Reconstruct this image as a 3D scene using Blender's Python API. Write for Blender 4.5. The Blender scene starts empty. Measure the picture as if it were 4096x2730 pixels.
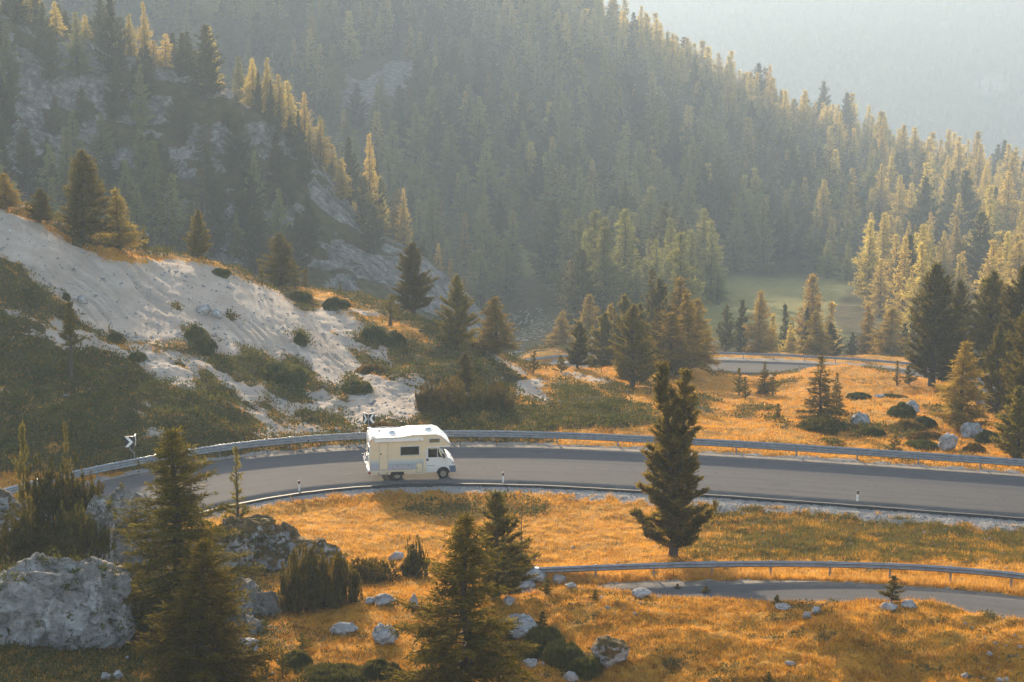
import bpy, bmesh, math, random
import numpy as np
from mathutils import Vector, Matrix

# ------------------------------------------------------------------ camera, world, sun, exposure
S = bpy.context.scene
COL = S.collection
PITCH = math.radians(9.0)
CAM_LENS = 60.0
FPX = CAM_LENS / 36.0 * 1024.0
cam_data = bpy.data.cameras.new("camera")
cam_data.lens = CAM_LENS
cam_data.sensor_width = 36.0
cam_data.clip_start = 0.5
cam_data.clip_end = 9000.0
cam = bpy.data.objects.new("camera", cam_data)
cam.location = (0, 0, 0)
cam.rotation_euler = (math.radians(90) - PITCH, 0, 0)
COL.objects.link(cam)
S.camera = cam

SUN_EL = math.radians(14.5)
SUN_AZ = math.radians(-13.0)            # measured from +Y towards +X: the sun stands behind the scene, to the left
SKY_STRENGTH = 0.15
SUN_STRENGTH = 3.5
EXPOSURE = 1.82
HAZE_DENSITY = 0.00037
world = bpy.data.worlds.new("World")
S.world = world
world.use_nodes = True
wn = world.node_tree.nodes
wl = world.node_tree.links
bg = wn["Background"]
sky = wn.new("ShaderNodeTexSky")
sky.sky_type = 'NISHITA'
sky.sun_disc = False
sky.sun_elevation = SUN_EL
sky.sun_rotation = SUN_AZ
sky.altitude = 2000
sky.air_density = 1.0
sky.dust_density = 6.0
sky.ozone_density = 0.3
warm = wn.new("ShaderNodeMix"); warm.data_type = 'RGBA'; warm.blend_type = 'MULTIPLY'      # camera balanced for open shade
warm.inputs[0].default_value = 1.0
warm.inputs[7].default_value = (1.0, .92, .81, 1)
wl.new(sky.outputs[0], warm.inputs[6])
wl.new(warm.outputs[2], bg.inputs[0])
bg.inputs[1].default_value = SKY_STRENGTH

sun_data = bpy.data.lights.new("sun", 'SUN')
sun_data.energy = SUN_STRENGTH
sun_data.angle = math.radians(0.6)
sun_data.color = (1.0, 0.80, 0.55)
sun = bpy.data.objects.new("sun", sun_data)
sun_dir = Vector((math.sin(SUN_AZ) * math.cos(SUN_EL), math.cos(SUN_AZ) * math.cos(SUN_EL), math.sin(SUN_EL)))
sun.rotation_euler = sun_dir.to_track_quat('Z', 'Y').to_euler()
sun.location = (-300, 900, 400)
COL.objects.link(sun)

S.view_settings.view_transform = 'Standard'
S.view_settings.look = 'None'
S.view_settings.exposure = EXPOSURE
S.view_settings.gamma = 1.0
S.view_settings.use_curve_mapping = False
cy = S.cycles
cy.max_bounces = 6
cy.diffuse_bounces = 3
cy.glossy_bounces = 2
cy.transmission_bounces = 4
cy.transparent_max_bounces = 8
cy.volume_bounces = 0
cy.use_adaptive_sampling = True
cy.adaptive_threshold = 0.02
cy.use_denoising = True
cy.caustics_reflective = False
cy.caustics_refractive = False
cy.sample_clamp_indirect = 6.0

# ------------------------------------------------------------------ helpers: picture geometry, noise, meshes
K = 4096.0 / 1.7407 / 1024.0            # survey units per pixel of a 1024-wide picture
CP, SP = math.cos(PITCH), math.sin(PITCH)

def P(vx, vy, s):
    """World point seen at survey position (vx, vy), where one metre spans s pixels."""
    d = FPX / s
    X = (vx / K - 512.0) / s
    v = (341.0 - vy / K) / s
    return (X, d * CP + v * SP, -d * SP + v * CP)

def PZ(vx, vy, z):
    """World point seen at (vx, vy) at height z."""
    s = (-FPX * SP + (341.0 - vy / K) * CP) / z
    return P(vx, vy, s)

def project(X, Y, Z):
    d = Y * CP - Z * SP
    v = Y * SP + Z * CP
    return (512.0 + FPX * X / d) * K, (341.0 - FPX * v / d) * K

def _h(ix, iy, iz, seed):
    n = (ix.astype(np.int64) * 374761393 + iy.astype(np.int64) * 668265263 + iz.astype(np.int64) * 2147483647 + seed * 974634541) & 0x7fffffff
    n = (n ^ (n >> 13)) * 1274126177 & 0x7fffffff
    n = n ^ (n >> 16)
    n = (n * 60493 + 19990303) & 0x7fffffff
    return ((n ^ (n >> 11)) & 0xffff) / 65535.0

def vnoise(x, y, z=None, seed=0):
    x = np.asarray(x, float); y = np.asarray(y, float)
    z = np.zeros_like(x) if z is None else np.asarray(z, float)
    ix, iy, iz = np.floor(x), np.floor(y), np.floor(z)
    fx, fy, fz = x - ix, y - iy, z - iz
    fx = fx * fx * fx * (fx * (fx * 6 - 15) + 10); fy = fy * fy * fy * (fy * (fy * 6 - 15) + 10); fz = fz * fz * fz * (fz * (fz * 6 - 15) + 10)
    r = 0
    for dx in (0, 1):
        wx = fx if dx else 1 - fx
        for dy in (0, 1):
            wy = fy if dy else 1 - fy
            for dz in (0, 1):
                wz = fz if dz else 1 - fz
                r = r + wx * wy * wz * _h(ix + dx, iy + dy, iz + dz, seed)
    return r * 2 - 1

def fbm(x, y, z=None, seed=0, octaves=4, lac=2.03, gain=0.5):
    a, r, n = 1.0, 0, 0
    x = np.asarray(x, float); y = np.asarray(y, float)
    z = np.zeros_like(x) if z is None else np.asarray(z, float)
    for o in range(octaves):
        r = r + a * vnoise(x, y, z, seed + o * 17)
        n += a
        a *= gain
        x, y, z = x * lac + 3.1, y * lac + 1.7, z * lac + 5.3
    return r / n

def sstep(a, b, x):
    t = np.clip((np.asarray(x, float) - a) / (b - a), 0, 1)
    return t * t * (3 - 2 * t)

def inpoly(vx, vy, poly):
    """Even-odd test for arrays of survey positions."""
    r = np.zeros(np.shape(vx), bool)
    n = len(poly)
    for i in range(n):
        (x0, y0), (x1, y1) = poly[i], poly[(i + 1) % n]
        if y0 == y1:
            continue
        c = ((y0 > vy) != (y1 > vy)) & (vx < (x1 - x0) * (vy - y0) / (y1 - y0) + x0)
        r ^= c
    return r

def polydist(vx, vy, poly):
    """Signed distance (inside positive) to a polygon."""
    d = np.full(np.shape(vx), 1e9)
    n = len(poly)
    for i in range(n):
        x0, y0 = poly[i]; x1, y1 = poly[(i + 1) % n]
        ex, ey = x1 - x0, y1 - y0
        t = np.clip(((vx - x0) * ex + (vy - y0) * ey) / (ex * ex + ey * ey + 1e-9), 0, 1)
        d = np.minimum(d, np.hypot(vx - x0 - t * ex, vy - y0 - t * ey))
    return np.where(inpoly(vx, vy, poly), d, -d)

def mesh_np(name, verts, faces, mats=(), mat_idx=None, smooth=False, attrs=None, parent=None, loc=None, link=True):
    """One mesh object from numpy arrays; faces is (n,3) or (n,4), or a list of such arrays."""
    me = bpy.data.meshes.new(name)
    verts = np.asarray(verts, np.float32)
    fl = faces if isinstance(faces, list) else [faces]
    fl = [np.asarray(f, np.int32) for f in fl if len(f)]
    me.vertices.add(len(verts))
    me.vertices.foreach_set("co", verts.ravel())
    loops = np.concatenate([f.ravel() for f in fl])
    tot = np.concatenate([np.full(len(f), f.shape[1], np.int32) for f in fl])
    start = np.concatenate([[0], np.cumsum(tot)[:-1]]).astype(np.int32)
    me.loops.add(len(loops))
    me.loops.foreach_set("vertex_index", loops)
    me.polygons.add(len(tot))
    me.polygons.foreach_set("loop_start", start)
    me.polygons.foreach_set("loop_total", tot)
    if mat_idx is not None:
        me.polygons.foreach_set("material_index", np.asarray(mat_idx, np.int32))
    if smooth:
        me.polygons.foreach_set("use_smooth", np.ones(len(tot), bool))
    for k, a in (attrs or {}).items():
        at = me.attributes.new(k, 'FLOAT', 'POINT')
        at.data.foreach_set("value", np.asarray(a, np.float32))
    me.update(calc_edges=True)
    for m in mats:
        me.materials.append(m)
    if not link:
        return me
    o = bpy.data.objects.new(name, me)
    COL.objects.link(o)
    if parent is not None:
        o.parent = parent
    if loc is not None:
        o.location = loc
    return o

def tag(o, label=None, cat=None, group=None, kind=None):
    if label: o["label"] = label
    if cat: o["category"] = cat
    if group: o["group"] = group
    if kind: o["kind"] = kind
    return o

def empty(name, loc=(0, 0, 0), rz=0.0):
    o = bpy.data.objects.new(name, None)
    o.empty_display_size = 0.3
    o.location = loc
    o.rotation_euler = (0, 0, rz)
    COL.objects.link(o)
    return o

class MB:
    """Collects boxes, tubes and prisms and links them as one mesh object."""
    def __init__(self):
        self.bm = bmesh.new()
    def box(self, c, size, rot=None, bevel=0.0):
        r = bmesh.ops.create_cube(self.bm, size=1.0)
        vs = r["verts"]
        M = Matrix.Translation(c) @ (rot if rot is not None else Matrix()) @ Matrix.Diagonal((size[0], size[1], size[2], 1))
        bmesh.ops.transform(self.bm, matrix=M, verts=vs)
        if bevel > 0:
            es = list({e for v in vs for e in v.link_edges})
            bmesh.ops.bevel(self.bm, geom=es, offset=bevel, segments=2, affect='EDGES', profile=0.6)
        return self
    def tube(self, pts, r, n=8, caps=True):
        pts = [Vector(p) for p in pts]
        rr = r if isinstance(r, (list, tuple)) else [r] * len(pts)
        rings = []
        up = Vector((0, 0, 1))
        for i, p in enumerate(pts):
            t = (pts[min(i + 1, len(pts) - 1)] - pts[max(i - 1, 0)]).normalized()
            a = t.cross(up)
            if a.length < 1e-3: a = t.cross(Vector((1, 0, 0)))
            a.normalize(); b = t.cross(a).normalized()
            rings.append([self.bm.verts.new(p + (a * math.cos(2 * math.pi * k / n) + b * math.sin(2 * math.pi * k / n)) * rr[i]) for k in range(n)])
        for i in range(len(rings) - 1):
            for k in range(n):
                self.bm.faces.new((rings[i][k], rings[i][(k + 1) % n], rings[i + 1][(k + 1) % n], rings[i + 1][k]))
        if caps:
            self.bm.faces.new(rings[0]); self.bm.faces.new(rings[-1][::-1])
        return self
    def prism(self, prof, y0, y1, bevel=0.0, seg=2, inset_top=None):
        """A side profile [(x, z), ...] pushed from y0 to y1."""
        a = [self.bm.verts.new((x, y0, z)) for x, z in prof]
        b = [self.bm.verts.new((x, y1, z)) for x, z in prof]
        fs = [self.bm.faces.new(a), self.bm.faces.new(b[::-1])]
        n = len(prof)
        for i in range(n):
            fs.append(self.bm.faces.new((a[i], b[i], b[(i + 1) % n], a[(i + 1) % n])))
        bmesh.ops.recalc_face_normals(self.bm, faces=fs)
        if bevel > 0:
            es = list({e for f in fs for e in f.edges})
            bmesh.ops.bevel(self.bm, geom=es, offset=bevel, segments=seg, affect='EDGES', profile=0.5)
        return self
    def lathe(self, prof, axis='Y', n=24, centre=(0, 0, 0)):
        """Spin [(radius, offset along the axis), ...]."""
        c = Vector(centre)
        rings = []
        for r, h in prof:
            ring = []
            for k in range(n):
                a = 2 * math.pi * k / n
                if axis == 'Y': q = Vector((r * math.cos(a), h, r * math.sin(a)))
                else: q = Vector((r * math.cos(a), r * math.sin(a), h))
                ring.append(self.bm.verts.new(c + q))
            rings.append(ring)
        fs = []
        for i in range(len(rings) - 1):
            for k in range(n):
                fs.append(self.bm.faces.new((rings[i][k], rings[i][(k + 1) % n], rings[i + 1][(k + 1) % n], rings[i + 1][k])))
        bmesh.ops.recalc_face_normals(self.bm, faces=fs)
        return self
    def build(self, name, m, parent=None, smooth=False, loc=None):
        me = bpy.data.meshes.new(name)
        bmesh.ops.recalc_face_normals(self.bm, faces=self.bm.faces[:])
        self.bm.to_mesh(me)
        self.bm.free()
        if smooth:
            me.polygons.foreach_set("use_smooth", np.ones(len(me.polygons), bool))
        me.materials.append(m)
        o = bpy.data.objects.new(name, me)
        COL.objects.link(o)
        if parent is not None: o.parent = parent
        if loc is not None: o.location = loc
        return o

# ------------------------------------------------------------------ materials
class NT:
    def __init__(self, name):
        self.m = bpy.data.materials.new(name)
        self.m.use_nodes = True
        self.t = self.m.node_tree
        self.t.nodes.clear()
        self.out = self.t.nodes.new("ShaderNodeOutputMaterial")
    def n(self, typ, **kw):
        x = self.t.nodes.new(typ)
        for k, v in kw.items(): setattr(x, k, v)
        return x
    def link(self, a, b): self.t.links.new(a, b)
    def setin(self, node, key, v):
        s = node.inputs[key]
        if hasattr(v, "node"): self.link(v, s)
        elif isinstance(v, (tuple, list)) and len(v) == 3 and s.type == 'RGBA': s.default_value = (*v, 1)
        else: s.default_value = v
    def coord(self, kind="Object"):
        return self.n("ShaderNodeTexCoord").outputs[kind]
    def attr(self, name):
        return self.n("ShaderNodeAttribute", attribute_name=name).outputs["Fac"]
    def mapping(self, vec, scale=(1, 1, 1), rot=(0, 0, 0)):
        x = self.n("ShaderNodeMapping")
        self.link(vec, x.inputs[0]); x.inputs["Scale"].default_value = scale; x.inputs["Rotation"].default_value = rot
        return x.outputs[0]
    def noise(self, vec, scale, detail=3.0, rough=0.55, dist=0.0):
        x = self.n("ShaderNodeTexNoise")
        if vec is not None: self.link(vec, x.inputs["Vector"])
        x.inputs["Scale"].default_value = scale; x.inputs["Detail"].default_value = detail
        x.inputs["Roughness"].default_value = rough; x.inputs["Distortion"].default_value = dist
        return x.outputs["Fac"]
    def voronoi(self, vec, scale, feature='F1', out="Distance"):
        x = self.n("ShaderNodeTexVoronoi", feature=feature)
        if vec is not None: self.link(vec, x.inputs["Vector"])
        x.inputs["Scale"].default_value = scale
        return x.outputs[out]
    def ramp(self, fac, stops):
        x = self.n("ShaderNodeValToRGB")
        self.link(fac, x.inputs[0])
        cr = x.color_ramp
        while len(cr.elements) < len(stops): cr.elements.new(0.5)
        for e, (p, c) in zip(cr.elements, stops):
            e.position = p
            e.color = (*c, 1) if isinstance(c, (tuple, list)) else (c, c, c, 1)
        return x.outputs[0]
    def mix(self, fac, a, b, mode='MIX'):
        x = self.n("ShaderNodeMix", data_type='RGBA', blend_type=mode)
        for i, v in ((0, fac), (6, a), (7, b)):
            if hasattr(v, "node"): self.link(v, x.inputs[i])
            elif i == 0: x.inputs[0].default_value = v
            else: x.inputs[i].default_value = (*v, 1)
        return x.outputs[2]
    def math(self, op, a, b=0.0, clamp=False):
        x = self.n("ShaderNodeMath", operation=op, use_clamp=clamp)
        for i, v in ((0, a), (1, b)):
            if hasattr(v, "node"): self.link(v, x.inputs[i])
            else: x.inputs[i].default_value = v
        return x.outputs[0]
    def mapr(self, v, a, b, c=0.0, d=1.0):
        x = self.n("ShaderNodeMapRange")
        self.link(v, x.inputs[0])
        for i, q in enumerate((a, b, c, d)): x.inputs[i + 1].default_value = q
        return x.outputs[0]
    def bump(self, h, strength=0.4, dist=0.1):
        x = self.n("ShaderNodeBump")
        self.link(h, x.inputs["Height"]); x.inputs["Strength"].default_value = strength; x.inputs["Distance"].default_value = dist
        return x.outputs[0]
    def principled(self, col, rough=0.8, metal=0.0, spec=0.3, normal=None, **kw):
        x = self.n("ShaderNodeBsdfPrincipled")
        self.setin(x, "Base Color", col); self.setin(x, "Roughness", rough); self.setin(x, "Metallic", metal)
        x.inputs["Specular IOR Level"].default_value = spec
        if normal is not None: self.link(normal, x.inputs["Normal"])
        for k, v in kw.items(): self.setin(x, k, v)
        self.link(x.outputs[0], self.out.inputs[0])
        return self.m
    def rand(self):
        return self.n("ShaderNodeObjectInfo").outputs["Random"]

def foliage_mat(name, c1, c2, c3, trans=0.4, scale=0.9, tip=(1.25, 1.15, 0.9)):
    """Needles: colour varies from clump to clump and from plant to plant; light comes through."""
    t = NT(name)
    v = t.coord("Object")
    n1 = t.noise(v, scale, 3)
    n2 = t.noise(v, scale * 7, 2)
    col = t.mix(t.mapr(n1, .35, .65), c1, c2)
    col = t.mix(t.mapr(n2, .5, .75), col, c3)
    r = t.rand()
    hsv = t.n("ShaderNodeHueSaturation")
    t.link(t.mapr(r, 0, 1, .494, .512), hsv.inputs["Hue"])
    t.link(t.mapr(t.math('FRACT', t.math('MULTIPLY', r, 7.31)), 0, 1, .72, 1.25), hsv.inputs["Value"])
    hsv.inputs["Saturation"].default_value = 1.0
    t.link(col, hsv.inputs["Color"])
    d = t.n("ShaderNodeBsdfDiffuse"); t.link(hsv.outputs[0], d.inputs[0])
    tr = t.n("ShaderNodeBsdfTranslucent"); t.link(t.mix(1.0, hsv.outputs[0], tip, 'MULTIPLY'), tr.inputs[0])
    mx = t.n("ShaderNodeMixShader"); mx.inputs[0].default_value = trans
    t.link(d.outputs[0], mx.inputs[1]); t.link(tr.outputs[0], mx.inputs[2])
    t.link(mx.outputs[0], t.out.inputs[0])
    return t.m

M = {}
M['larch'] = foliage_mat("larch_needles", (.18, .135, .028), (.27, .185, .036), (.33, .225, .05), .5)
M['pine'] = foliage_mat("pine_needles", (.075, .075, .020), (.14, .115, .026), (.23, .165, .036), .5)
M['larch_green'] = foliage_mat("larch_needles_green", (.085, .076, .016), (.14, .112, .021), (.22, .148, .028), .45)
M['larch_shade'] = foliage_mat("larch_needles_shade", (.13, .15, .05), (.19, .19, .06), (.25, .215, .065), .5, .3)  # darker green copy for shaded larches, their shade put into the colour
M['larch_lit'] = foliage_mat("larch_needles_lit", (.27, .22, .06), (.37, .29, .08), (.46, .35, .11), .65, .3)  # brighter copy for sunlit larches, the sunlight put into the colour
M['pine_sun'] = foliage_mat("pine_needles_sunny", (.09, .08, .02), (.165, .128, .026), (.26, .18, .036), .55)
M['pine_gold'] = foliage_mat("pine_needles_gold", (.115, .098, .022), (.19, .145, .028), (.09, .08, .022), .4)
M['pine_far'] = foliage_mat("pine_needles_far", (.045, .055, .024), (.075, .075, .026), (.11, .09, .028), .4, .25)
M['spruce'] = foliage_mat("spruce_needles", (.07, .062, .020), (.12, .09, .024), (.17, .115, .03), .4)
M['mugo'] = foliage_mat("mountain_pine_needles", (.060, .062, .014), (.12, .095, .018), (.17, .115, .024), .35, .6)
M['juniper'] = foliage_mat("juniper_sprays", (.075, .080, .026), (.125, .115, .034), (.19, .145, .044), .3, .7)
M['heath'] = foliage_mat("heath_leaves", (.050, .060, .018), (.095, .098, .024), (.17, .135, .032), .3, .5)
M['mugo_gold'] = foliage_mat("mountain_pine_needles_gold", (.095, .078, .016), (.17, .115, .022), (.23, .145, .03), .4, .6)
M['heath_gold'] = foliage_mat("heath_leaves_gold", (.10, .070, .018), (.19, .115, .026), (.27, .155, .034), .35, .5)
M['grass'] = foliage_mat("dry_grass_blades", (.44, .195, .020), (.53, .255, .030), (.60, .33, .06), .5, .35, (1.1, 1.0, .85))
M['brown_grass'] = foliage_mat("brown_grass_blades", (.17, .085, .018), (.26, .13, .025), (.34, .20, .05), .4, .4)
M['straw'] = foliage_mat("straw_blades", (.46, .26, .06), (.55, .34, .10), (.42, .21, .04), .45, .5)
M['green_grass'] = foliage_mat("bank_weeds", (.060, .070, .024), (.11, .105, .03), (.24, .15, .036), .4, .5)

t = NT("bark"); v = t.coord("Object")
nb = t.noise(t.mapping(v, (6, 6, 1.2)), 2.0, 4)
M['bark'] = t.principled(t.ramp(nb, [(.3, (.035, .026, .02)), (.7, (.10, .075, .055))]), .9, normal=t.bump(nb, .6, .03))

t = NT("limestone"); v = t.coord("Object")
n1 = t.noise(v, .9, 5, .6); n2 = t.noise(v, 5.0, 5, .65); cr = t.voronoi(t.mapping(v, (1, 1, 1.6)), 2.2, 'DISTANCE_TO_EDGE')
col = t.ramp(n1, [(.32, (.15, .145, .142)), (.5, (.33, .315, .305)), (.70, (.56, .535, .515))])
col = t.mix(t.mapr(n2, .56, .72), col, (.12, .115, .11))
col = t.mix(t.mapr(t.noise(v, 1.8, 6, .75, 1.2), .54, .63, 0, .85), col, (.06, .056, .052))
col = t.mix(t.mapr(t.noise(v, 11.0, 3, .6), .62, .70, 0, .6), col, (.60, .57, .53))
geo = t.n("ShaderNodeNewGeometry")
sep = t.n("ShaderNodeSeparateXYZ"); t.link(geo.outputs["Normal"], sep.inputs[0])
mossn = t.noise(v, 1.3, 4, .6)
mk = t.math('MULTIPLY', t.attr("moss"), t.mapr(t.math('ADD', sep.outputs[2], t.math('MULTIPLY', mossn, 1.0)), .72, 1.05))
mossc = t.ramp(t.noise(v, 3.5, 3), [(.35, (.055, .045, .018)), (.65, (.15, .085, .025))])
col = t.mix(t.math('MINIMUM', mk, 1.0), col, mossc)
h = t.math('ADD', n2, t.noise(v, 1.8, 6, .75, 1.2))
M['rock'] = t.principled(col, .9, spec=.2, normal=t.bump(h, .9, .08))

t = NT("galvanised_steel"); v = t.coord("Object")
n1 = t.noise(v, 3.0, 4)
M['steel'] = t.principled(t.ramp(n1, [(.3, (.235, .245, .262)), (.7, (.35, .36, .375))]), .42, .75, .5)
t = NT("dark_steel"); M['dark_steel'] = t.principled((.10, .11, .12), .5, .5)
def plain(name, col, rough=.6, metal=0.0, spec=.4, var=.12):
    t = NT(name); v = t.coord("Object")
    n = t.noise(v, 4.0, 4)
    lo = tuple(c * (1 - var) for c in col); hi = tuple(min(1, c * (1 + var)) for c in col)
    return t.principled(t.ramp(n, [(.3, lo), (.7, hi)]), rough, metal, spec)
M['white_plastic'] = plain("white_plastic", (.74, .72, .68), .5)
M['black_plastic'] = plain("black_plastic", (.018, .018, .02), .5)
M['sign_black'] = plain("sign_black", (.012, .013, .02), .6)
M['sign_white'] = plain("sign_white", (.80, .77, .72), .6)
# ------------------------------------------------------------------ roads: plan and height
def catmull(pts, step=1.0):
    pts = [Vector(p) for p in pts]
    q = [pts[0] * 2 - pts[1]] + pts + [pts[-1] * 2 - pts[-2]]
    out = []
    for i in range(1, len(q) - 2):
        p0, p1, p2, p3 = q[i - 1], q[i], q[i + 1], q[i + 2]
        n = max(2, int((p2 - p1).length / step))
        for k in range(n):
            u = k / n
            out.append(0.5 * ((2 * p1) + (p2 - p0) * u + (2 * p0 - 5 * p1 + 4 * p2 - p3) * u * u + (3 * p1 - p0 - 3 * p2 + p3) * u ** 3))
    out.append(pts[-1])
    return out

class Road:
    """Centre line with two edges; bank is the rise per metre towards the left of travel."""
    def __init__(self, pts, width, bank):
        self.c = catmull(pts, 0.8)
        self.w = width; self.bank = bank
        self.a = np.array([tuple(p) for p in self.c])
        for _ in range(60):                      # one even curve
            self.a[1:-1] = .5 * self.a[1:-1] + .25 * (self.a[:-2] + self.a[2:])
        t = np.gradient(self.a[:, :2], axis=0)
        t /= np.linalg.norm(t, axis=1)[:, None]
        self.t = t
        self.nrm = np.stack([-t[:, 1], t[:, 0]], 1)
        seg = np.linalg.norm(np.diff(self.a, axis=0), axis=1)
        self.s = np.concatenate([[0], np.cumsum(seg)])
    def near(self, X, Y):
        """Signed offset from the centre line, surface height there, and distance run, for arrays."""
        X = np.asarray(X, float).ravel(); Y = np.asarray(Y, float).ravel()
        off = np.full(X.shape, 1e6); z = np.zeros(X.shape); run = np.zeros(X.shape)
        lo = self.a.min(0) - 14; hi = self.a.max(0) + 14
        idx = np.where((X > lo[0]) & (X < hi[0]) & (Y > lo[1]) & (Y < hi[1]))[0]
        for part in np.array_split(idx, max(1, len(idx) // 20000)):
            if not len(part): continue
            dx = X[part][:, None] - self.a[None, :, 0]; dy = Y[part][:, None] - self.a[None, :, 1]
            k = np.argmin(dx * dx + dy * dy, 1)
            r = np.arange(len(part))
            o = dx[r, k] * self.nrm[k, 0] + dy[r, k] * self.nrm[k, 1]
            al = dx[r, k] * self.t[k, 0] + dy[r, k] * self.t[k, 1]
            g = np.gradient(self.a[:, 2], self.s)[k]
            far = np.abs(al) > 3.0
            off[part] = np.where(far, 1e6, o); z[part] = self.a[k, 2] + g * al + self.bank * np.clip(o, -self.w, self.w); run[part] = self.s[k] + al
        return off, z, run
    def at(self, s, o=0.0):
        x = [np.interp(s, self.s, self.a[:, i]) for i in range(3)]
        n = [np.interp(s, self.s, self.nrm[:, i]) for i in range(2)]
        return Vector((x[0] + n[0] * o, x[1] + n[1] * o, x[2] + self.bank * o))

ZR = -26.3                                # centre height of the road with the camper
def mid_pts():
    near = [(470, 1176), (600, 1140), (700, 1125), (850, 1114), (1000, 1111), (1160, 1114), (1450, 1129), (1800, 1150), (2100, 1172), (2353, 1186)]
    far = [(405, 1062), (560, 1043), (660, 1033), (830, 1022), (1000, 1016), (1160, 1016), (1450, 1029), (1800, 1050), (2100, 1072), (2353, 1094)]
    out = []
    for a, b in zip(near, far):
        p, q = Vector(PZ(*a, ZR - .33)), Vector(PZ(*b, ZR + .33))
        out.append((p + q) / 2)
    # the hairpin beyond the left rocks
    p0 = out[0]
    lead = [Vector((-29.5, 84.0, ZR - .1)), Vector((-28.9, 92.5, ZR - .05)), Vector((-26.6, 99.5, ZR))]
    last = out[-1]; d = (out[-1] - out[-2]); d.z = 0
    return lead + out[1:] + [last + d * .7, last + d * 2.0]
road_mid = Road(mid_pts(), 8.9, 0.074)
print("mid road start", [tuple(round(c, 1) for c in p) for p in mid_pts()])

def near_pts():
    e = [(1330, 1341, -24.8), (1430, 1336, -24.7), (1560, 1331, -24.55), (1700, 1330, -24.4), (1850, 1331, -24.3), (2000, 1336, -24.15), (2150, 1345, -24.0), (2353, 1366, -23.8)]
    pts = [Vector(PZ(*q)) for q in e]
    out = []
    for i, p in enumerate(pts):
        t = (pts[min(i + 1, len(pts) - 1)] - pts[max(i - 1, 0)]); t.z = 0; t.normalize()
        out.append(p + Vector((t.y, -t.x, 0)) * 2.8)
    d = out[-1] - out[-2]
    end = [out[-1] + Vector((6, -6.0, .5)), out[-1] + Vector((9, -14, 1.0))]
    start = [out[0] + Vector((-1.2, -.5, -.1)), ]
    return start + out + end
road_near = Road(near_pts(), 5.4, 0.02)

def far_pts():
    e = [(1120, 868), (1190, 841), (1280, 830), (1370, 823), (1500, 820), (1640, 823), (1800, 828), (2000, 840), (2130, 852), (2300, 872), (2450, 905)]
    pts = [Vector(PZ(*q, -38.3)) for q in e]
    out = []
    for i, p in enumerate(pts):
        t = (pts[min(i + 1, len(pts) - 1)] - pts[max(i - 1, 0)]); t.z = 0; t.normalize()
        out.append(p + Vector((t.y, -t.x, 0)) * 4.3 - Vector((0, 0, .2)))
    return out
road_far = Road(far_pts(), 8.4, 0.05)
ROADS = [road_mid, road_near, road_far]

# ------------------------------------------------------------------ near ground: control points
C = []
def c(vx, vy, s): C.append(P(vx, vy, s))
def cz(vx, vy, z): C.append(PZ(vx, vy, z))
def cw(x, y, z): C.append((x, y, z))
# foreground slope
for vx, vy, s in [(-150, 1900, 33), (500, 1900, 33), (1200, 1900, 33), (1800, 1900, 32.5), (2600, 1900, 32),
                  (-100, 1600, 27.5), (250, 1560, 26.5), (600, 1550, 26), (900, 1560, 26), (1200, 1560, 26), (1500, 1560, 26), (1800, 1565, 26), (2100, 1560, 25.8), (2400, 1560, 25.6),
                  (650, 1480, 24.3), (900, 1460, 24), (1200, 1470, 24.1), (1500, 1480, 24.9), (1700, 1480, 24.9), (1950, 1440, 24.5), (2150, 1440, 24.6), (2400, 1500, 25.2),
                  (800, 1400, 22.6), (1000, 1400, 22.9), (1200, 1395, 23.3), (1400, 1404, 23.7), (1600, 1424, 23.8), (1850, 1414, 23.7), (2000, 1406, 23.6),
                  (1250, 1356, 22.6), (1340, 1368, 22.9), (1450, 1381, 23.0), (1550, 1394, 23.1), (1650, 1403, 23.2), (1800, 1399, 23.2), (1950, 1389, 23.1), (2100, 1386, 23.1), (2200, 1402, 23.4), (2300, 1422, 24.0), (2400, 1450, 24.4)]:
    c(vx, vy, s)
# foreground crest further left, the ground behind it and around the left rocks
for vx, vy, s in [(1150, 1352, 22.0), (1050, 1345, 21.4), (900, 1340, 20.8), (780, 1345, 20.8), (600, 1400, 22.0), (400, 1450, 23.5), (250, 1430, 23.5), (0, 1400, 23.5),
                  (150, 1300, 21.5), (350, 1330, 20.8), (-150, 1300, 21.8), (480, 1260, 19.0), (300, 1230, 19.2), (100, 1200, 19.6), (-150, 1200, 19.8)]:
    c(vx, vy, s)
# meadow between the two roads
for vx, vy, s in [(760, 1300, 19.4), (900, 1290, 19.3), (1050, 1290, 19.3), (1200, 1295, 19.4)]:
    c(vx, vy, s)
for vx, vy, s in [(1400, 1310, 19.7), (1547, 1280, 19.1), (1700, 1290, 19.0), (1900, 1292, 19.0), (2100, 1300, 19.3), (2353, 1315, 19.8)]:
    c(vx, vy, s)
for vx, vy in [(560, 1160), (640, 1145), (750, 1136), (900, 1130), (1050, 1128), (1200, 1134), (1350, 1142), (1500, 1152), (1650, 1160), (1800, 1170), (1950, 1181), (2100, 1193), (2250, 1203), (2400, 1212)]:
    cz(vx, vy, -26.98); cz(vx, vy + 14, -27.0)
for vx, vy in [(700, 1222), (850, 1215), (1000, 1213), (1150, 1213), (1300, 1218), (1450, 1225), (1700, 1232), (1900, 1240), (2100, 1252), (2353, 1262)]:
    cz(vx, vy, -26.35)
def back(vx, s):
    """The hill leans back: its upper part stands farther off."""
    d = FPX / s
    k = 1.0 + 1.15 * float(sstep(1100, 650, vx)) + .06
    return FPX / (119 + (d - 119) * k) if d > 119 else s
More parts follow.
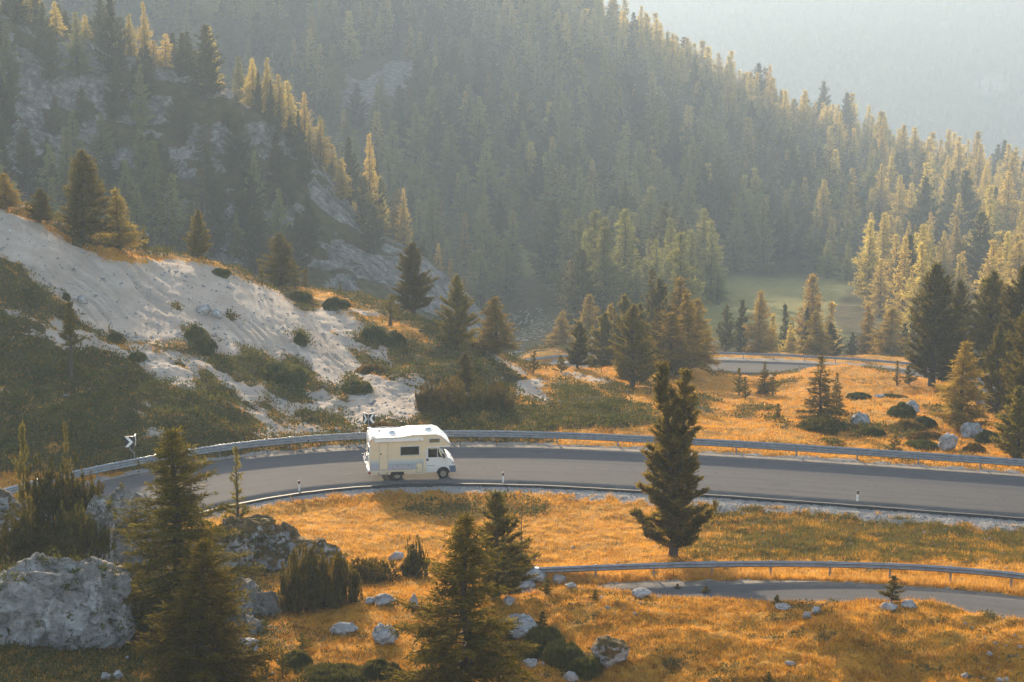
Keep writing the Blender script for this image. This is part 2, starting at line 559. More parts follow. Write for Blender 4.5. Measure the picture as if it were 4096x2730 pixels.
# behind the far rail: the left hill
for vx, vy, s in [(-150, 1120, 15.9), (0, 1080, 15.5), (150, 1060, 15.2), (0, 1000, 14.8), (150, 990, 14.7), (300, 1010, 14.6), (0, 900, 14.2), (300, 900, 14.05), (0, 780, 13.7), (300, 800, 13.55), (0, 650, 13.3), (150, 700, 13.3), (300, 690, 13.0),
                  (-150, 600, 13.2), (0, 480, 12.75), (80, 505, 12.7), (160, 555, 12.7), (250, 592, 12.7), (400, 596, 12.35), (500, 605, 12.2),
                  (450, 950, 14.2), (450, 830, 13.5), (450, 700, 12.8), (600, 980, 14.05), (600, 850, 13.3), (600, 750, 12.75), (600, 655, 12.1), (560, 637, 12.0),
                  (720, 700, 11.9), (720, 800, 12.7), (720, 900, 13.3), (720, 960, 13.7), (650, 664, 11.75), (800, 690, 11.5), (850, 980, 13.8), (850, 900, 13.1), (850, 800, 12.2), (930, 738, 11.1), (930, 830, 12.0), (980, 930, 13.0), (980, 985, 13.6),
                  (1050, 770, 10.6), (1050, 850, 11.5), (1120, 800, 10.2), (1200, 852, 9.6), (1100, 860, 11.2), (1100, 960, 13.1)]:
    c(vx, vy, back(vx, s))
# what lies behind the hill's crest
for vx, vy, s in [(0, 470, 12.4), (300, 590, 12.1), (600, 640, 11.5), (900, 722, 10.7), (1100, 790, 10.0), (-150, 420, 12.7)]:
    x, y, z = P(vx, vy, back(vx, s))
    cw(x, y + 14, z - 5.5); cw(x - 4, y + 32, z - 17); cw(x - 8, y + 70, z - 24)
# sandy knolls, the dip, the tree knoll and the right meadow
for vx, vy, s in [(1150, 880, 11.2), (1190, 868, 10.8), (1260, 858, 10.4), (1300, 850, 10.2), (1200, 920, 12.2), (1280, 940, 12.5), (1200, 975, 13.4), (1350, 985, 13.5),
                  (1330, 870, 10.6), (1400, 862, 10.2), (1400, 920, 11.9), (1460, 960, 12.8), (1560, 1000, 13.6), (1380, 848, 9.6), (1440, 846, 9.3), (1500, 838, 9.2), (1560, 840, 9.1), (1610, 850, 9.2), (1640, 872, 9.4), (1500, 880, 10.3), (1580, 890, 10.2),
                  (1680, 905, 10.6), (1620, 940, 11.8), (1700, 960, 12.4), (1750, 1010, 13.6), (1760, 885, 9.9), (1800, 868, 9.5), (1850, 853, 9.1), (1900, 848, 8.95), (2000, 850, 8.95), (2060, 858, 9.1), (2120, 872, 9.3),
                  (1850, 900, 10.5), (1900, 950, 12.0), (1950, 1000, 13.2), (1950, 1030, 13.9), (2000, 900, 10.4), (2050, 950, 11.9), (2150, 900, 10.3), (2200, 1000, 13.0), (2200, 940, 11.5), (2300, 900, 10.6), (2300, 980, 12.4), (2353, 1045, 14.3), (2450, 900, 10.6), (2450, 1000, 12.8), (2200, 880, 9.7), (2350, 860, 9.6)]:
    c(vx, vy, s)
# the hollow between the meadow's crest and the far road
for sr in range(0, 78, 9):
    for o, dz in ((-6.6, -.6), (-11.5, .1)):
        q = road_far.at(sr, o * 1.0); cw(q.x, q.y, road_far.at(sr).z + dz)
# beyond the far road
for vx in (1200, 1400, 1600, 1800, 2000, 2200, 2400):
    x, y, z = PZ(vx, 824 + abs(vx - 1600) * .03, -38.4)
    cw(x, y + 6, z + .1); cw(x, y + 16, z - 2.0); cw(x * 1.05, y + 45, z - 8)
cw(-75, 262, -50); cw(-45, 262, -50); cw(-100, 262, -46)
for x in (-70, 70):
    cw(x, 50, -22.5 if x > 0 else -22)
cw(0, 40, -20); cw(60, 120, -25.5); cw(75, 160, -29); cw(90, 200, -34); cw(-60, 100, -22); cw(-70, 130, -12); cw(-85, 170, -16)

class TPS:
    def __init__(self, pts, us=2.2, smooth=1e-4):
        p = np.array(pts, float)
        q = self.tr(p[:, 0], p[:, 1], us)
        self.us = us; self.q = q
        n = len(q)
        A = self.k(q, q) + np.eye(n) * smooth
        Pm = np.concatenate([np.ones((n, 1)), q], 1)
        L = np.zeros((n + 3, n + 3)); L[:n, :n] = A; L[:n, n:] = Pm; L[n:, :n] = Pm.T
        self.w = np.linalg.solve(L, np.concatenate([p[:, 2], np.zeros(3)]))
    @staticmethod
    def tr(X, Y, us):
        X = np.asarray(X, float); Y = np.asarray(Y, float)
        return np.stack([X / Y * us, np.log(Y)], -1)
    @staticmethod
    def k(a, b):
        d2 = ((a[:, None, :] - b[None, :, :]) ** 2).sum(-1)
        return 0.5 * d2 * np.log(d2 + 1e-12)
    def __call__(self, X, Y):
        sh = np.shape(X)
        q = self.tr(np.ravel(X), np.ravel(Y), self.us)
        out = np.empty(len(q))
        n = len(self.q)
        for s in range(0, len(q), 8000):
            b = q[s:s + 8000]
            out[s:s + 8000] = self.k(b, self.q) @ self.w[:n] + self.w[n] + b @ self.w[n + 1:]
        return out.reshape(sh)

tps1 = TPS(C)
POLY_SCREE = [(-200, 380), (0, 480), (80, 508), (160, 560), (250, 597), (300, 605), (400, 598), (500, 612), (560, 642), (640, 668), (720, 735), (780, 775), (820, 830), (850, 885), (900, 905), (960, 925), (940, 955), (880, 960), (800, 930), (740, 890), (660, 870), (560, 830), (470, 800), (380, 790), (300, 780), (240, 770), (190, 740), (150, 690), (80, 650), (40, 600), (-20, 585), (-200, 560)]

def height1(X, Y, roads=True, fine=True):
    sh = np.shape(X)
    X = np.ravel(X).astype(float); Y = np.ravel(Y).astype(float)
    Z = tps1(X, Y)
    px, py = project(X, Y, Z)
    if fine:
        hum = .22 * fbm(X / 3.2, Y / 3.2, seed=3, octaves=3) + .10 * fbm(X / .9, Y / .9, seed=9, octaves=3)
        # knolls of heath and runnels down the left hill
        hill = sstep(20, -20, px - 1180) * sstep(1010, 960, py) * sstep(110, 118, Y)
        sc = sstep(-15, 25, polydist(px, py, POLY_SCREE)) * hill
        along = (px * .72 + py * .69) / 230.0; across = (-px * .69 + py * .72) / 11.0
        rid = 1 - np.abs(fbm(across + 1.6 * vnoise(px / 150, py / 150, seed=5), along, seed=31, octaves=3))
        gul = -.34 * np.clip(rid - .70, 0, 1) / .30 * sstep(-.35, .25, vnoise(px / 110, py / 70, seed=44)) + .22 * fbm(px / 60, py / 40, seed=41) + .10 * fbm(px / 14, py / 9, seed=42)
        Z = Z + hum * (1 - .75 * sc) + sc * gul * .9
        Z = Z + hill * (1 - sc) * .75 * fbm(X / 2.2, Y / 3.0, seed=12, octaves=4)
        fg = sstep(84, 74, Y) * sstep(-6, 0, X)
        Z = Z + fg * (.28 * fbm(X / 4.5, Y / 2.6, seed=21, octaves=3) + .17 * fbm(X / 1.2, Y / .8, seed=22, octaves=3))
        rm = sstep(1250, 1350, px) * sstep(104, 112, Y) * sstep(235, 200, Y)
        Z = Z + rm * (.38 * fbm(X / 5.0, Y / 9.0, seed=25, octaves=4) + .15 * fbm(X / 1.6, Y / 2.2, seed=26, octaves=3))
    if roads:
        for r, (e0, e1) in zip(ROADS, ((1.3, 3.4), (.6, 1.3), (1.0, 2.6))):
            off, z, run = r.near(X, Y)
            a = np.abs(off) - r.w / 2
            w = 1 - sstep(e0, e1, a)
            z = z - np.where(a < .2, .20, .07) + .05 * fbm(X / .7, Y / .7, seed=77, octaves=2) * sstep(.1, .8, a)
            Z = Z * (1 - w) + z * w
    Z = Z - sstep(262, 300, Y) * 22
    return Z.reshape(sh)

# grid finer where the picture looks at it
def rows_for(segments):
    out = []
    for y0, y1, n in segments:
        out += list(np.exp(np.linspace(math.log(y0), math.log(y1), n, endpoint=False)))
    return np.array(out + [segments[-1][1]])
GY = rows_for([(20, 56, 14), (56, 84, 150), (84, 112, 130), (112, 150, 230), (150, 215, 110), (215, 240, 45), (240, 305, 30)])
gu = np.linspace(-.37, .37, 470)
GU = np.concatenate([[-1.3, -1.0, -.8, -.65, -.55, -.48, -.42], gu, [.42, .48, .55, .65, .8, 1.0, 1.3]])
GX2, GY2 = GU[None, :] * GY[:, None], np.repeat(GY[:, None], len(GU), 1)
GZ2 = height1(GX2, GY2)

def grid_faces(nr, nc):
    i = np.arange(nr * nc).reshape(nr, nc)
    return np.stack([i[:-1, :-1].ravel(), i[:-1, 1:].ravel(), i[1:, 1:].ravel(), i[1:, :-1].ravel()], 1)

def h1(x, y):
    """Ground height from the finished grid (bilinear)."""
    x = np.atleast_1d(np.asarray(x, float)); y = np.atleast_1d(np.asarray(y, float))
    u = x / y
    r = np.clip(np.searchsorted(GY, y) - 1, 0, len(GY) - 2); k = np.clip(np.searchsorted(GU, u) - 1, 0, len(GU) - 2)
    fr = np.clip((y - GY[r]) / (GY[r + 1] - GY[r]), 0, 1); fk = np.clip((u - GU[k]) / (GU[k + 1] - GU[k]), 0, 1)
    return (GZ2[r, k] * (1 - fk) + GZ2[r, k + 1] * fk) * (1 - fr) + (GZ2[r + 1, k] * (1 - fk) + GZ2[r + 1, k + 1] * fk) * fr

# ------------------------------------------------------------------ valley, rocky ridge and forest slope behind (second sheet)
C2 = []
def d2(vx, vy, s): C2.append(P(vx, vy, s))
RIDGE = [(-150, -30), (0, 25), (60, 45), (128, 75), (183, 90), (238, 101), (278, 127), (366, 160), (451, 189), (520, 218), (568, 247), (696, 339), (733, 368), (770, 440), (806, 480), (850, 515), (900, 545), (947, 570), (987, 600), (1020, 625), (1049, 650), (1085, 685), (1115, 730)]
for i, (vx, vy) in enumerate(RIDGE):
    if i % 2 == 0 or i > 8:
        s = 4.9 + .25 * vx / 1100
        x, y, z = P(vx, vy, s)
        C2.append((x, y, z)); C2.append((x - 2, y + 16, z - 3.5)); C2.append((x - 4, y + 45, z - 18 - .12 * max(0, 700 - vx) / 10))
for vx, vy, s in [(0, 300, 5.45), (-150, 200, 5.3), (0, 480, 6.0), (200, 300, 5.25), (300, 500, 5.65), (400, 350, 5.25), (600, 500, 5.45), (600, 640, 6.0), (800, 600, 5.45), (800, 690, 5.9), (1000, 700, 5.45), (1000, 760, 5.8), (300, 580, 6.2), (1150, 800, 5.8), (1120, 760, 5.3)]:
    d2(vx, vy, s)
# valley floor and meadow
for vx, vy, s in [(1250, 780, 5.6), (1250, 720, 4.7), (1250, 660, 4.15), (1450, 770, 5.6), (1450, 690, 4.6), (1450, 620, 3.9), (1750, 760, 5.6), (1750, 700, 4.6), (1760, 655, 3.75), (1760, 637, 3.5), (2000, 720, 5.0), (2000, 640, 3.9), (2300, 740, 5.2), (2300, 640, 4.0), (2500, 640, 4.0)]:
    d2(vx, vy, s)
# forest slope
for vx, vy, s in [(1200, 560, 3.55), (1200, 400, 2.95), (1200, 200, 2.4), (1330, 40, 2.1), (1000, 400, 3.05), (1000, 200, 2.45), (1000, 0, 2.05), (850, 560, 3.5), (800, 250, 2.65), (800, 20, 2.15), (600, 20, 2.25), (400, -40, 2.2), (200, -100, 2.1),
                  (1500, 130, 2.06), (1400, 300, 2.55), (1450, 480, 3.2), (1620, 210, 2.03), (1600, 400, 2.75), (1600, 560, 3.35), (1800, 270, 2.02), (1900, 310, 2.02), (1900, 430, 2.55), (1800, 560, 3.2), (2000, 350, 2.03), (2100, 390, 2.06), (2100, 500, 2.75), (2100, 580, 3.3), (2353, 440, 2.2), (2353, 520, 2.85), (2353, 590, 3.4), (2500, 450, 2.3), (2500, 560, 3.2)]:
    d2(vx, vy, s)
for x, y, z in [(-40, 950, 74), (-82, 950, 102), (0, 955, 48), (-130, 950, 124), (-200, 950, 134), (-300, 950, 136), (-450, 900, 110), (-200, 840, 84), (-260, 760, 66), (-420, 700, 70), (-140, 1250, 70), (-400, 1250, 80), (100, 1250, -40), (300, 1200, -130), (60, 1050, 5), (160, 1050, -60), (260, 1000, -90), (400, 950, -95), (500, 1250, -150), (450, 700, -48), (500, 400, -50), (400, 300, -42), (-300, 400, 10), (-350, 280, -10), (-150, 270, -35), (0, 250, -62), (150, 250, -62), (280, 250, -55)]:  # unseen ground; its upper left crest is raised to shade the slope
    C2.append((x, y, z))
tps2 = TPS(C2, us=1.6, smooth=2e-4)
def height2(X, Y, fine=True):
    Z = tps2(X, Y)
    if fine:
        px, py = project(X, Y, Z)
        ridge = sstep(420, 380, Y) * sstep(1150, 1050, px)
        Z = Z + 1.2 * fbm(X / 22, Y / 22, seed=50, octaves=4)
        rock = sstep(.0, .35, fbm(X / 16, Y / 16, seed=52, octaves=3) + .15)
        Z = Z + ridge * rock * (4.6 * np.abs(fbm(X / 5.5, Y / 8, seed=53, octaves=4)) - 1.1) + ridge * .8 * fbm(X / 2.2, Y / 3.0, seed=54, octaves=3)
    return Z
GY_2 = rows_for([(232, 270, 16), (270, 378, 150), (378, 700, 110), (700, 1300, 60)])
GU_2 = np.concatenate([[-.75, -.65, -.56, -.48, -.42, -.37], np.linspace(-.34, .34, 380), [.37, .42, .48, .56]])
HX2, HY2 = GU_2[None, :] * GY_2[:, None], np.repeat(GY_2[:, None], len(GU_2), 1)
HZ2 = height2(HX2, HY2)
def h2(x, y):
    x = np.atleast_1d(np.asarray(x, float)); y = np.atleast_1d(np.asarray(y, float))
    u = x / y
    r = np.clip(np.searchsorted(GY_2, y) - 1, 0, len(GY_2) - 2); k = np.clip(np.searchsorted(GU_2, u) - 1, 0, len(GU_2) - 2)
    fr = np.clip((y - GY_2[r]) / (GY_2[r + 1] - GY_2[r]), 0, 1); fk = np.clip((u - GU_2[k]) / (GU_2[k + 1] - GU_2[k]), 0, 1)
    return (HZ2[r, k] * (1 - fk) + HZ2[r, k + 1] * fk) * (1 - fr) + (HZ2[r + 1, k] * (1 - fk) + HZ2[r + 1, k + 1] * fk) * fr
def hall(x, y):
    x = np.atleast_1d(x); y = np.atleast_1d(y)
    a = np.where(y < 304, h1(x, np.minimum(y, 304)), -1e3)
    b = np.where(y > 233, h2(x, np.maximum(y, 233)), -1e3)
    return np.maximum(a, b)

_T = np.concatenate([np.arange(50, 330, .25), np.arange(330, 1250, 1.0)])
def ground_at(vx, vy):
    """First ground the line of sight through (vx, vy) meets."""
    dx, dz = (vx / K - 512) / FPX, (341 - vy / K) / FPX
    X, Y, Z = _T * dx, _T * (CP + dz * SP), _T * (-SP + dz * CP)
    hit = np.where(Z < hall(X, Y))[0]
    i = hit[0] if len(hit) else len(_T) - 1
    y = Y[i] - .05
    return Vector((X[i], y, float(hall(X[i], y)[0])))
def px_per_m(p):
    return FPX / (p[1] * CP - p[2] * SP)

# ------------------------------------------------------------------ what grows where on the near ground
gx, gy, gz = GX2.ravel(), GY2.ravel(), GZ2.ravel()
VX, VY = project(gx, gy, gz)
jit = 14 * fbm(gx / 1.6, gy / 1.6, seed=61, octaves=3)
jx, jy = VX + jit, VY + jit * .6 + 8 * fbm(gx / .7, gy / .7, seed=62)
dist_road = np.full(len(gx), 99.0); side = np.zeros(len(gx)); which = np.zeros(len(gx), int)
for ri, r in enumerate(ROADS):
    off, _, _ = r.near(gx, gy)
    a = np.abs(off) - r.w / 2
    m = a < dist_road
    dist_road = np.where(m, a, dist_road); side = np.where(m, np.sign(off), side); which = np.where(m, ri, which)

hillreg = ((gy > 112) | ((VX < 560) & (gy > 100) & (VY < 1085))) & (VX < 1500) & (gy < 262)
streak = fbm((VX * .88 + VY * .47) / 85.0, (-VX * .47 + VY * .88) / 21.0, seed=71, octaves=4)
white = sstep(-14, 14, polydist(jx, jy, POLY_SCREE))
POLY_MIX = [(120, 720), (300, 780), (600, 850), (650, 670), (760, 690), (960, 820), (1120, 880), (1100, 900), (950, 960), (860, 1000), (620, 1000), (480, 940), (300, 850), (160, 800), (60, 720), (0, 660), (0, 600)]
POLY_DARKLEFT = [(-200, 560), (0, 590), (40, 600), (100, 720), (60, 760), (-200, 760)]
mixd = sstep(-20, 30, polydist(jx, jy, POLY_MIX))
white = np.maximum(white, mixd * sstep(-.17, -.05, streak + .12 * vnoise(gx / 5, gy / 5, seed=73) + .05 * (VX - 450) / 400))
# sandy knolls right of the hill, patches at the foot of the hill
for poly in ([(1178, 905), (1185, 880), (1215, 868), (1250, 870), (1245, 895), (1280, 935), (1250, 930), (1215, 912)],
             [(1285, 860), (1320, 855), (1420, 878), (1400, 882), (1330, 868)], [(860, 905), (960, 925), (1090, 870), (1180, 862), (1190, 872), (1100, 890), (980, 945), (930, 965), (800, 985), (780, 965)],
             [(1085, 775), (1120, 800), (1215, 858), (1195, 860), (1120, 815)], [(730, 690), (800, 700), (880, 722), (870, 730), (780, 712)], [(840, 810), (870, 850), (900, 880), (860, 880)]):
    white = np.maximum(white, sstep(-5, 6, polydist(jx, jy, poly)))
_al = (VX * .72 + VY * .69) / 230.0; _ac = (-VX * .69 + VY * .72) / 11.0
gully = sstep(.74, .93, 1 - np.abs(fbm(_ac + 1.6 * vnoise(VX / 150, VY / 150, seed=5), _al, seed=31, octaves=3))) * hillreg * sstep(-.35, .25, vnoise(VX / 110, VY / 70, seed=44))
# heath islands lying on the scree
ISLES = [(20, 660, 55, 30, .9), (75, 690, 60, 26, .75), (455, 775, 36, 24, .8), (690, 775, 16, 18, .3), (265, 772, 20, 12, .6), (620, 845, 75, 22, .6), (690, 860, 55, 26, .65), (560, 850, 48, 30, .6), (500, 905, 60, 26, .4), (250, 860, 110, 52, .35), (80, 850, 110, 70, .3), (150, 960, 190, 60, .1), (420, 930, 95, 38, .4), (540, 960, 70, 22, .3),
         (820, 880, 34, 16, .5), (900, 765, 40, 34, .6), (980, 800, 70, 36, .5), (940, 830, 50, 26, .5), (1060, 840, 80, 36, .35), (1010, 860, 60, 26, .4), (1150, 850, 50, 16, .45), (690, 680, 34, 14, .5), (790, 690, 40, 14, .3), (860, 770, 26, 26, .6), (770, 900, 40, 12, .5), (660, 905, 60, 16, .35), (480, 868, 20, 12, .6), (405, 705, 14, 6, .5), (530, 725, 8, 8, 0), (860, 840, 60, 15, .6), (740, 960, 60, 14, .15), (1230, 965, 60, 30, .2), (1330, 905, 70, 28, .45), (1370, 945, 90, 30, .2), (880, 985, 50, 18, 0)]
isle = np.zeros(len(gx))
for ex, ey, ea, eb, er in ISLES:
    qx, qy = jx - ex, jy - ey
    ca, sa = math.cos(er), math.sin(er)
    isle = np.maximum(isle, sstep(1.15, .85, np.hypot((qx * ca + qy * sa) / ea, (-qx * sa + qy * ca) / eb)))
isle *= hillreg
mid2 = sstep(-14, 22, polydist(jx, jy, [(300, 790), (620, 840), (800, 830), (1000, 860), (1010, 930), (840, 985), (640, 1005), (470, 960), (380, 890)]))
white = np.maximum(white, mid2 * sstep(-.16, -.04, fbm((VX * .88 + VY * .47) / 55.0, (-VX * .47 + VY * .88) / 17.0, seed=75, octaves=4)))
low = sstep(-10, 20, polydist(jx, jy, [(0, 700), (120, 740), (620, 900), (640, 1010), (300, 1010), (0, 960)]))
white = np.maximum(white, low * sstep(.05, .16, fbm((VX * .88 + VY * .47) / 60.0, (-VX * .47 + VY * .88) / 16.0, seed=74, octaves=4)))
white = white * (1 - isle) * hillreg
# loose stones along the near side of the camper's road, gravel at all road edges
gn = fbm(gx / .8, gy / .8, seed=81, octaves=3)
band = np.where(which == 0, np.where(side < 0, 1.0 + .9 * sstep(650, 1600, VX), .75), np.where(which == 1, np.where(side > 0, .28, .12), 1.0))
gravel = sstep(.25, -.15, dist_road / band - 1 + gn * .8)
# dark weeds on the embankment, heath on the hill
bank = sstep(1500, 1800, jx + 130 * fbm(gx / 2.4, gy / 2.0, seed=87)) * ((which == 0) | (VY > 1130)) * (gy > 83) * (gy < 106) * sstep(1296, 1280, jy) * sstep(1.0, 1.8, dist_road)
bank = bank * sstep(-.95, -.55, fbm(gx / 2.2, gy / 2.0, seed=83, octaves=4) + .0010 * (VX - 1800))
# crests and rims stay golden, free of heath
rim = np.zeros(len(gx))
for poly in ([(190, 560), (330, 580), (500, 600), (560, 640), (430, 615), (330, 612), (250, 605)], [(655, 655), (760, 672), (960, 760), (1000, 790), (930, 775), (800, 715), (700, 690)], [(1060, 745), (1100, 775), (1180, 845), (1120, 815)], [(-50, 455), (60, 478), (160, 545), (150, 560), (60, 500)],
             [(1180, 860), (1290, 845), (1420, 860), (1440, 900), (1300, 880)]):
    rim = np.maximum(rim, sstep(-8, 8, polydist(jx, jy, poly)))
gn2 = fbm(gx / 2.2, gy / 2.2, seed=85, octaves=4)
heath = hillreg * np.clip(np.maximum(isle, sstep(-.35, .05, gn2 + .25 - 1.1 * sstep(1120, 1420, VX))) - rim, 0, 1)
heath = np.maximum(heath, .9 * sstep(-4, 12, polydist(jx, jy, [(1230, 960), (1280, 900), (1340, 890), (1480, 930), (1560, 940), (1500, 985), (1300, 990)])) * hillreg)
# dark hummocks in the sunny meadows
heath = np.maximum(heath, (gy > 112) * (VX >= 1300) * .75 * sstep(.25, .42, fbm(gx / 3, gy / 8, seed=88, octaves=4)))
heath = np.maximum(heath, (gy < 84) * .55 * sstep(.22, .45, fbm(gx / 1.6, gy / 1.0, seed=89, octaves=4)))
heath = np.maximum(heath, bank)
leftrock = sstep(760, 560, VX + 120 * fbm(gx / 3, gy / 3, seed=86)) * (gy < 92)
heath = np.maximum(heath, leftrock * .8)
heath = np.maximum(heath, .55 * sstep(-10, 25, polydist(jx, jy, [(930, 1150), (1240, 1140), (1260, 1190), (1050, 1205), (930, 1185)])))  # camper's cast shadow on the meadow, painted in as darker ground cover
heath = heath * (1 - white) * (1 - gravel)
moss_bank = bank

t = NT("mountain_ground"); v = t.coord("Object")
n1 = t.noise(v, .55, 5, .6); n2 = t.noise(v, 3.2, 4, .65); n3 = t.noise(v, 14.0, 3, .6)
gold = t.ramp(n1, [(.30, (.30, .135, .016)), (.5, (.44, .205, .024)), (.72, (.54, .285, .045))])
gold = t.mix(t.mapr(n2, .54, .70), gold, (.20, .105, .025))
gold = t.mix(t.mapr(n3, .55, .75), gold, (.55, .32, .06))
dark = t.ramp(n2, [(.3, (.045, .042, .016)), (.55, (.095, .075, .024)), (.75, (.20, .125, .032))])
scree = t.ramp(t.noise(v, .35, 5, .6), [(.3, (.35, .285, .225)), (.55, (.425, .35, .285)), (.75, (.50, .425, .355))])
scree = t.mix(t.mapr(t.noise(v, 2.6, 4, .7), .56, .72), scree, (.42, .37, .33))
scree = t.mix(t.mapr(t.voronoi(v, 2.0), .0, .10, .8, 0), scree, (.30, .28, .27))
scree = t.mix(t.mapr(t.noise(v, 9.0, 4, .75), .54, .68, 0, .65), scree, (.27, .22, .175))
scree = t.mix(t.mapr(t.noise(t.mapping(v, (.5, .12, .5), (0, 0, .5)), 1.6, 5, .7), .52, .66, 0, .5), scree, (.34, .275, .215))
scree = t.mix(t.math('MULTIPLY', t.attr("gully"), .65), scree, (.36, .29, .225))
grav = t.mix(t.mapr(n3, .4, .65), (.23, .205, .18), (.38, .35, .315))
hn = t.math('ADD', t.attr("heath"), t.mapr(n2, .3, .7, -.3, .3))
col = t.mix(t.mapr(hn, .35, .6), gold, dark)
wn_ = t.math('ADD', t.attr("scree"), t.mapr(n2, .3, .7, -.28, .28))
col = t.mix(t.mapr(wn_, .40, .58), col, scree)
soil = t.mapr(t.noise(v, 7.0, 4, .7), .45, .62, 0, .75)
col = t.mix(t.math('MULTIPLY', soil, t.mapr(wn_, .2, .5, 1, 0)), col, t.mix(.5, col, (.07, .045, .018)))
gr_ = t.math('ADD', t.attr("gravel"), t.mapr(n3, .3, .7, -.3, .3))
col = t.mix(t.mapr(gr_, .42, .58), col, grav)
hb = t.math('ADD', t.math('MULTIPLY', n2, .6), t.math('MULTIPLY', n3, .4))
M['ground'] = t.principled(col, .95, spec=.08, normal=t.bump(hb, .8, .16))

g_obj = mesh_np("ground", np.stack([gx, gy, gz], 1), grid_faces(len(GY), len(GU)), [M['ground']], smooth=True,
                attrs={"scree": white, "heath": heath, "gravel": gravel, "gully": gully})
tag(g_obj, kind="structure")

# ------------------------------------------------------------------ asphalt
def road_mesh(name, r, m, curb_side=None):
    n = len(r.a)
    cols = np.linspace(-r.w / 2, r.w / 2, 9)
    vs, lat, run = [], [], []
    for o in cols:
        p = r.a.copy()
        wob = .10 * fbm(r.s / 1.7, r.s * 0 + o, seed=91) if abs(abs(o) - r.w / 2) < 1e-6 else 0
        p[:, 0] += r.nrm[:, 0] * (o + wob); p[:, 1] += r.nrm[:, 1] * (o + wob); p[:, 2] += r.bank * o
        vs.append(p); lat.append(np.full(n, o)); run.append(r.s)
    # edges turned down into the ground
    for o in (cols[0], cols[-1]):
        p = r.a.copy()
        oo = o + (.06 if o > 0 else -.06)
        p[:, 0] += r.nrm[:, 0] * oo; p[:, 1] += r.nrm[:, 1] * oo; p[:, 2] += r.bank * o - .3
        vs.append(p); lat.append(np.full(n, oo)); run.append(r.s)
    order = [9] + list(range(9)) + [10]
    V = np.stack([vs[k] for k in order], 0); L = np.stack([lat[k] for k in order], 0); R = np.stack([run[k] for k in order], 0)
    nc = len(order)
    o = mesh_np(name, V.reshape(-1, 3), grid_faces(nc, n)[:, ::-1], [m], smooth=False, attrs={"lat": L.ravel(), "run": R.ravel()})
    tag(o, kind="structure")
    return o
def asphalt(name, c0, c1, tint_line, half=4.4):
    t = NT(name); v = t.coord("Object")
    comb = t.n("ShaderNodeCombineXYZ")
    t.link(t.math('MULTIPLY', t.attr("run"), .035), comb.inputs[0]); t.link(t.math('MULTIPLY', t.attr("lat"), 1.1), comb.inputs[1])
    st = t.noise(comb.outputs[0], 1.6, 4, .6)
    fine = t.noise(v, 26, 3, .7); bl = t.noise(v, .35, 4, .6)
    col = t.mix(t.mapr(st, .35, .65), c0, c1)
    col = t.mix(t.mapr(fine, .35, .75, 0, .55), col, tuple(c * 1.5 for c in c1))
    col = t.mix(t.mapr(bl, .58, .75, 0, .35), col, tuple(c * .72 for c in c0))
    # thin dark line along the road, bluer tint on its far side
    lane = t.mapr(t.attr("lat"), tint_line - .05, tint_line + .05)
    col = t.mix(lane, col, t.mix(1.0, col, (.86, .90, .97), 'MULTIPLY'))
    edge = t.mapr(t.math('ABSOLUTE', t.math('ADD', t.attr("lat"), -tint_line)), 0, .07, .35, 0)
    col = t.mix(edge, col, (.05, .05, .05))
    # tar-filled cracks, skid streaks and grit along the edges
    comb2 = t.n("ShaderNodeCombineXYZ")
    t.link(t.math('MULTIPLY', t.attr("run"), .05), comb2.inputs[0]); t.link(t.math('MULTIPLY', t.attr("lat"), 3.2), comb2.inputs[1])
    sk = t.noise(comb2.outputs[0], 1.3, 5, .7)
    col = t.mix(t.mapr(sk, .58, .68, 0, .5), col, tuple(c * .55 for c in c0))
    wv = t.noise(v, .5, 4, .6)
    crk = t.math('ABSOLUTE', t.math('ADD', wv, -.5))
    col = t.mix(t.mapr(crk, .0, .006, .55, 0), col, (.03, .03, .03))
    ed = t.math('MULTIPLY', t.mapr(t.math('ABSOLUTE', t.attr("lat")), half - 1.0, half), t.mapr(t.noise(v, 1.1, 5, .7), .38, .62))
    col = t.mix(t.math('MULTIPLY', ed, .75), col, (.21, .185, .15))
    return t.principled(col, .92, spec=.08, normal=t.bump(fine, .35, .02))
M['asphalt'] = asphalt("worn_asphalt", (.078, .074, .073), (.102, .096, .094), .9)
M['asphalt_far'] = asphalt("pale_asphalt", (.082, .074, .068), (.108, .098, .09), .4)
M['asphalt_near'] = asphalt("grey_asphalt", (.08, .075, .072), (.105, .098, .093), .2, 2.7)
road_mesh("road", road_mid, M['asphalt'])
road_mesh("road", road_near, M['asphalt_near'])
road_mesh("road", road_far, M['asphalt_far'])
# raised bitumen lip along the road's lower edge
M['bitumen'] = plain("bitumen", (.022, .021, .022), .7)
def kerb(r, o, w, h, s0, s1):
    n = len(r.a); k = np.where((r.s >= s0) & (r.s <= s1))[0]
    ring = [(o - w / 2, -.25), (o - w / 2, h * .8), (o - w / 4, h), (o + w / 4, h), (o + w / 2, h * .8), (o + w / 2, -.25)]
    V = []
    for oo, hh in ring:
        p = r.a[k].copy()
        wob = .08 * fbm(r.s[k] / 2.0, r.s[k] * 0, seed=95)
        p[:, 0] += r.nrm[k, 0] * (oo + wob); p[:, 1] += r.nrm[k, 1] * (oo + wob); p[:, 2] += r.bank * o + hh + .02 * fbm(r.s[k] / 1.1, r.s[k] * 0 + 4, seed=96)
        V.append(p)
    ob = mesh_np("kerb", np.stack(V, 0).reshape(-1, 3), grid_faces(len(ring), len(k))[:, ::-1], [M['bitumen']])
    tag(ob, kind="structure")
kerb(road_mid, -road_mid.w / 2 - .17, .3, .07, 6, 200)
kerb(road_far, -road_far.w / 2 - .17, .3, .10, 0, 300)

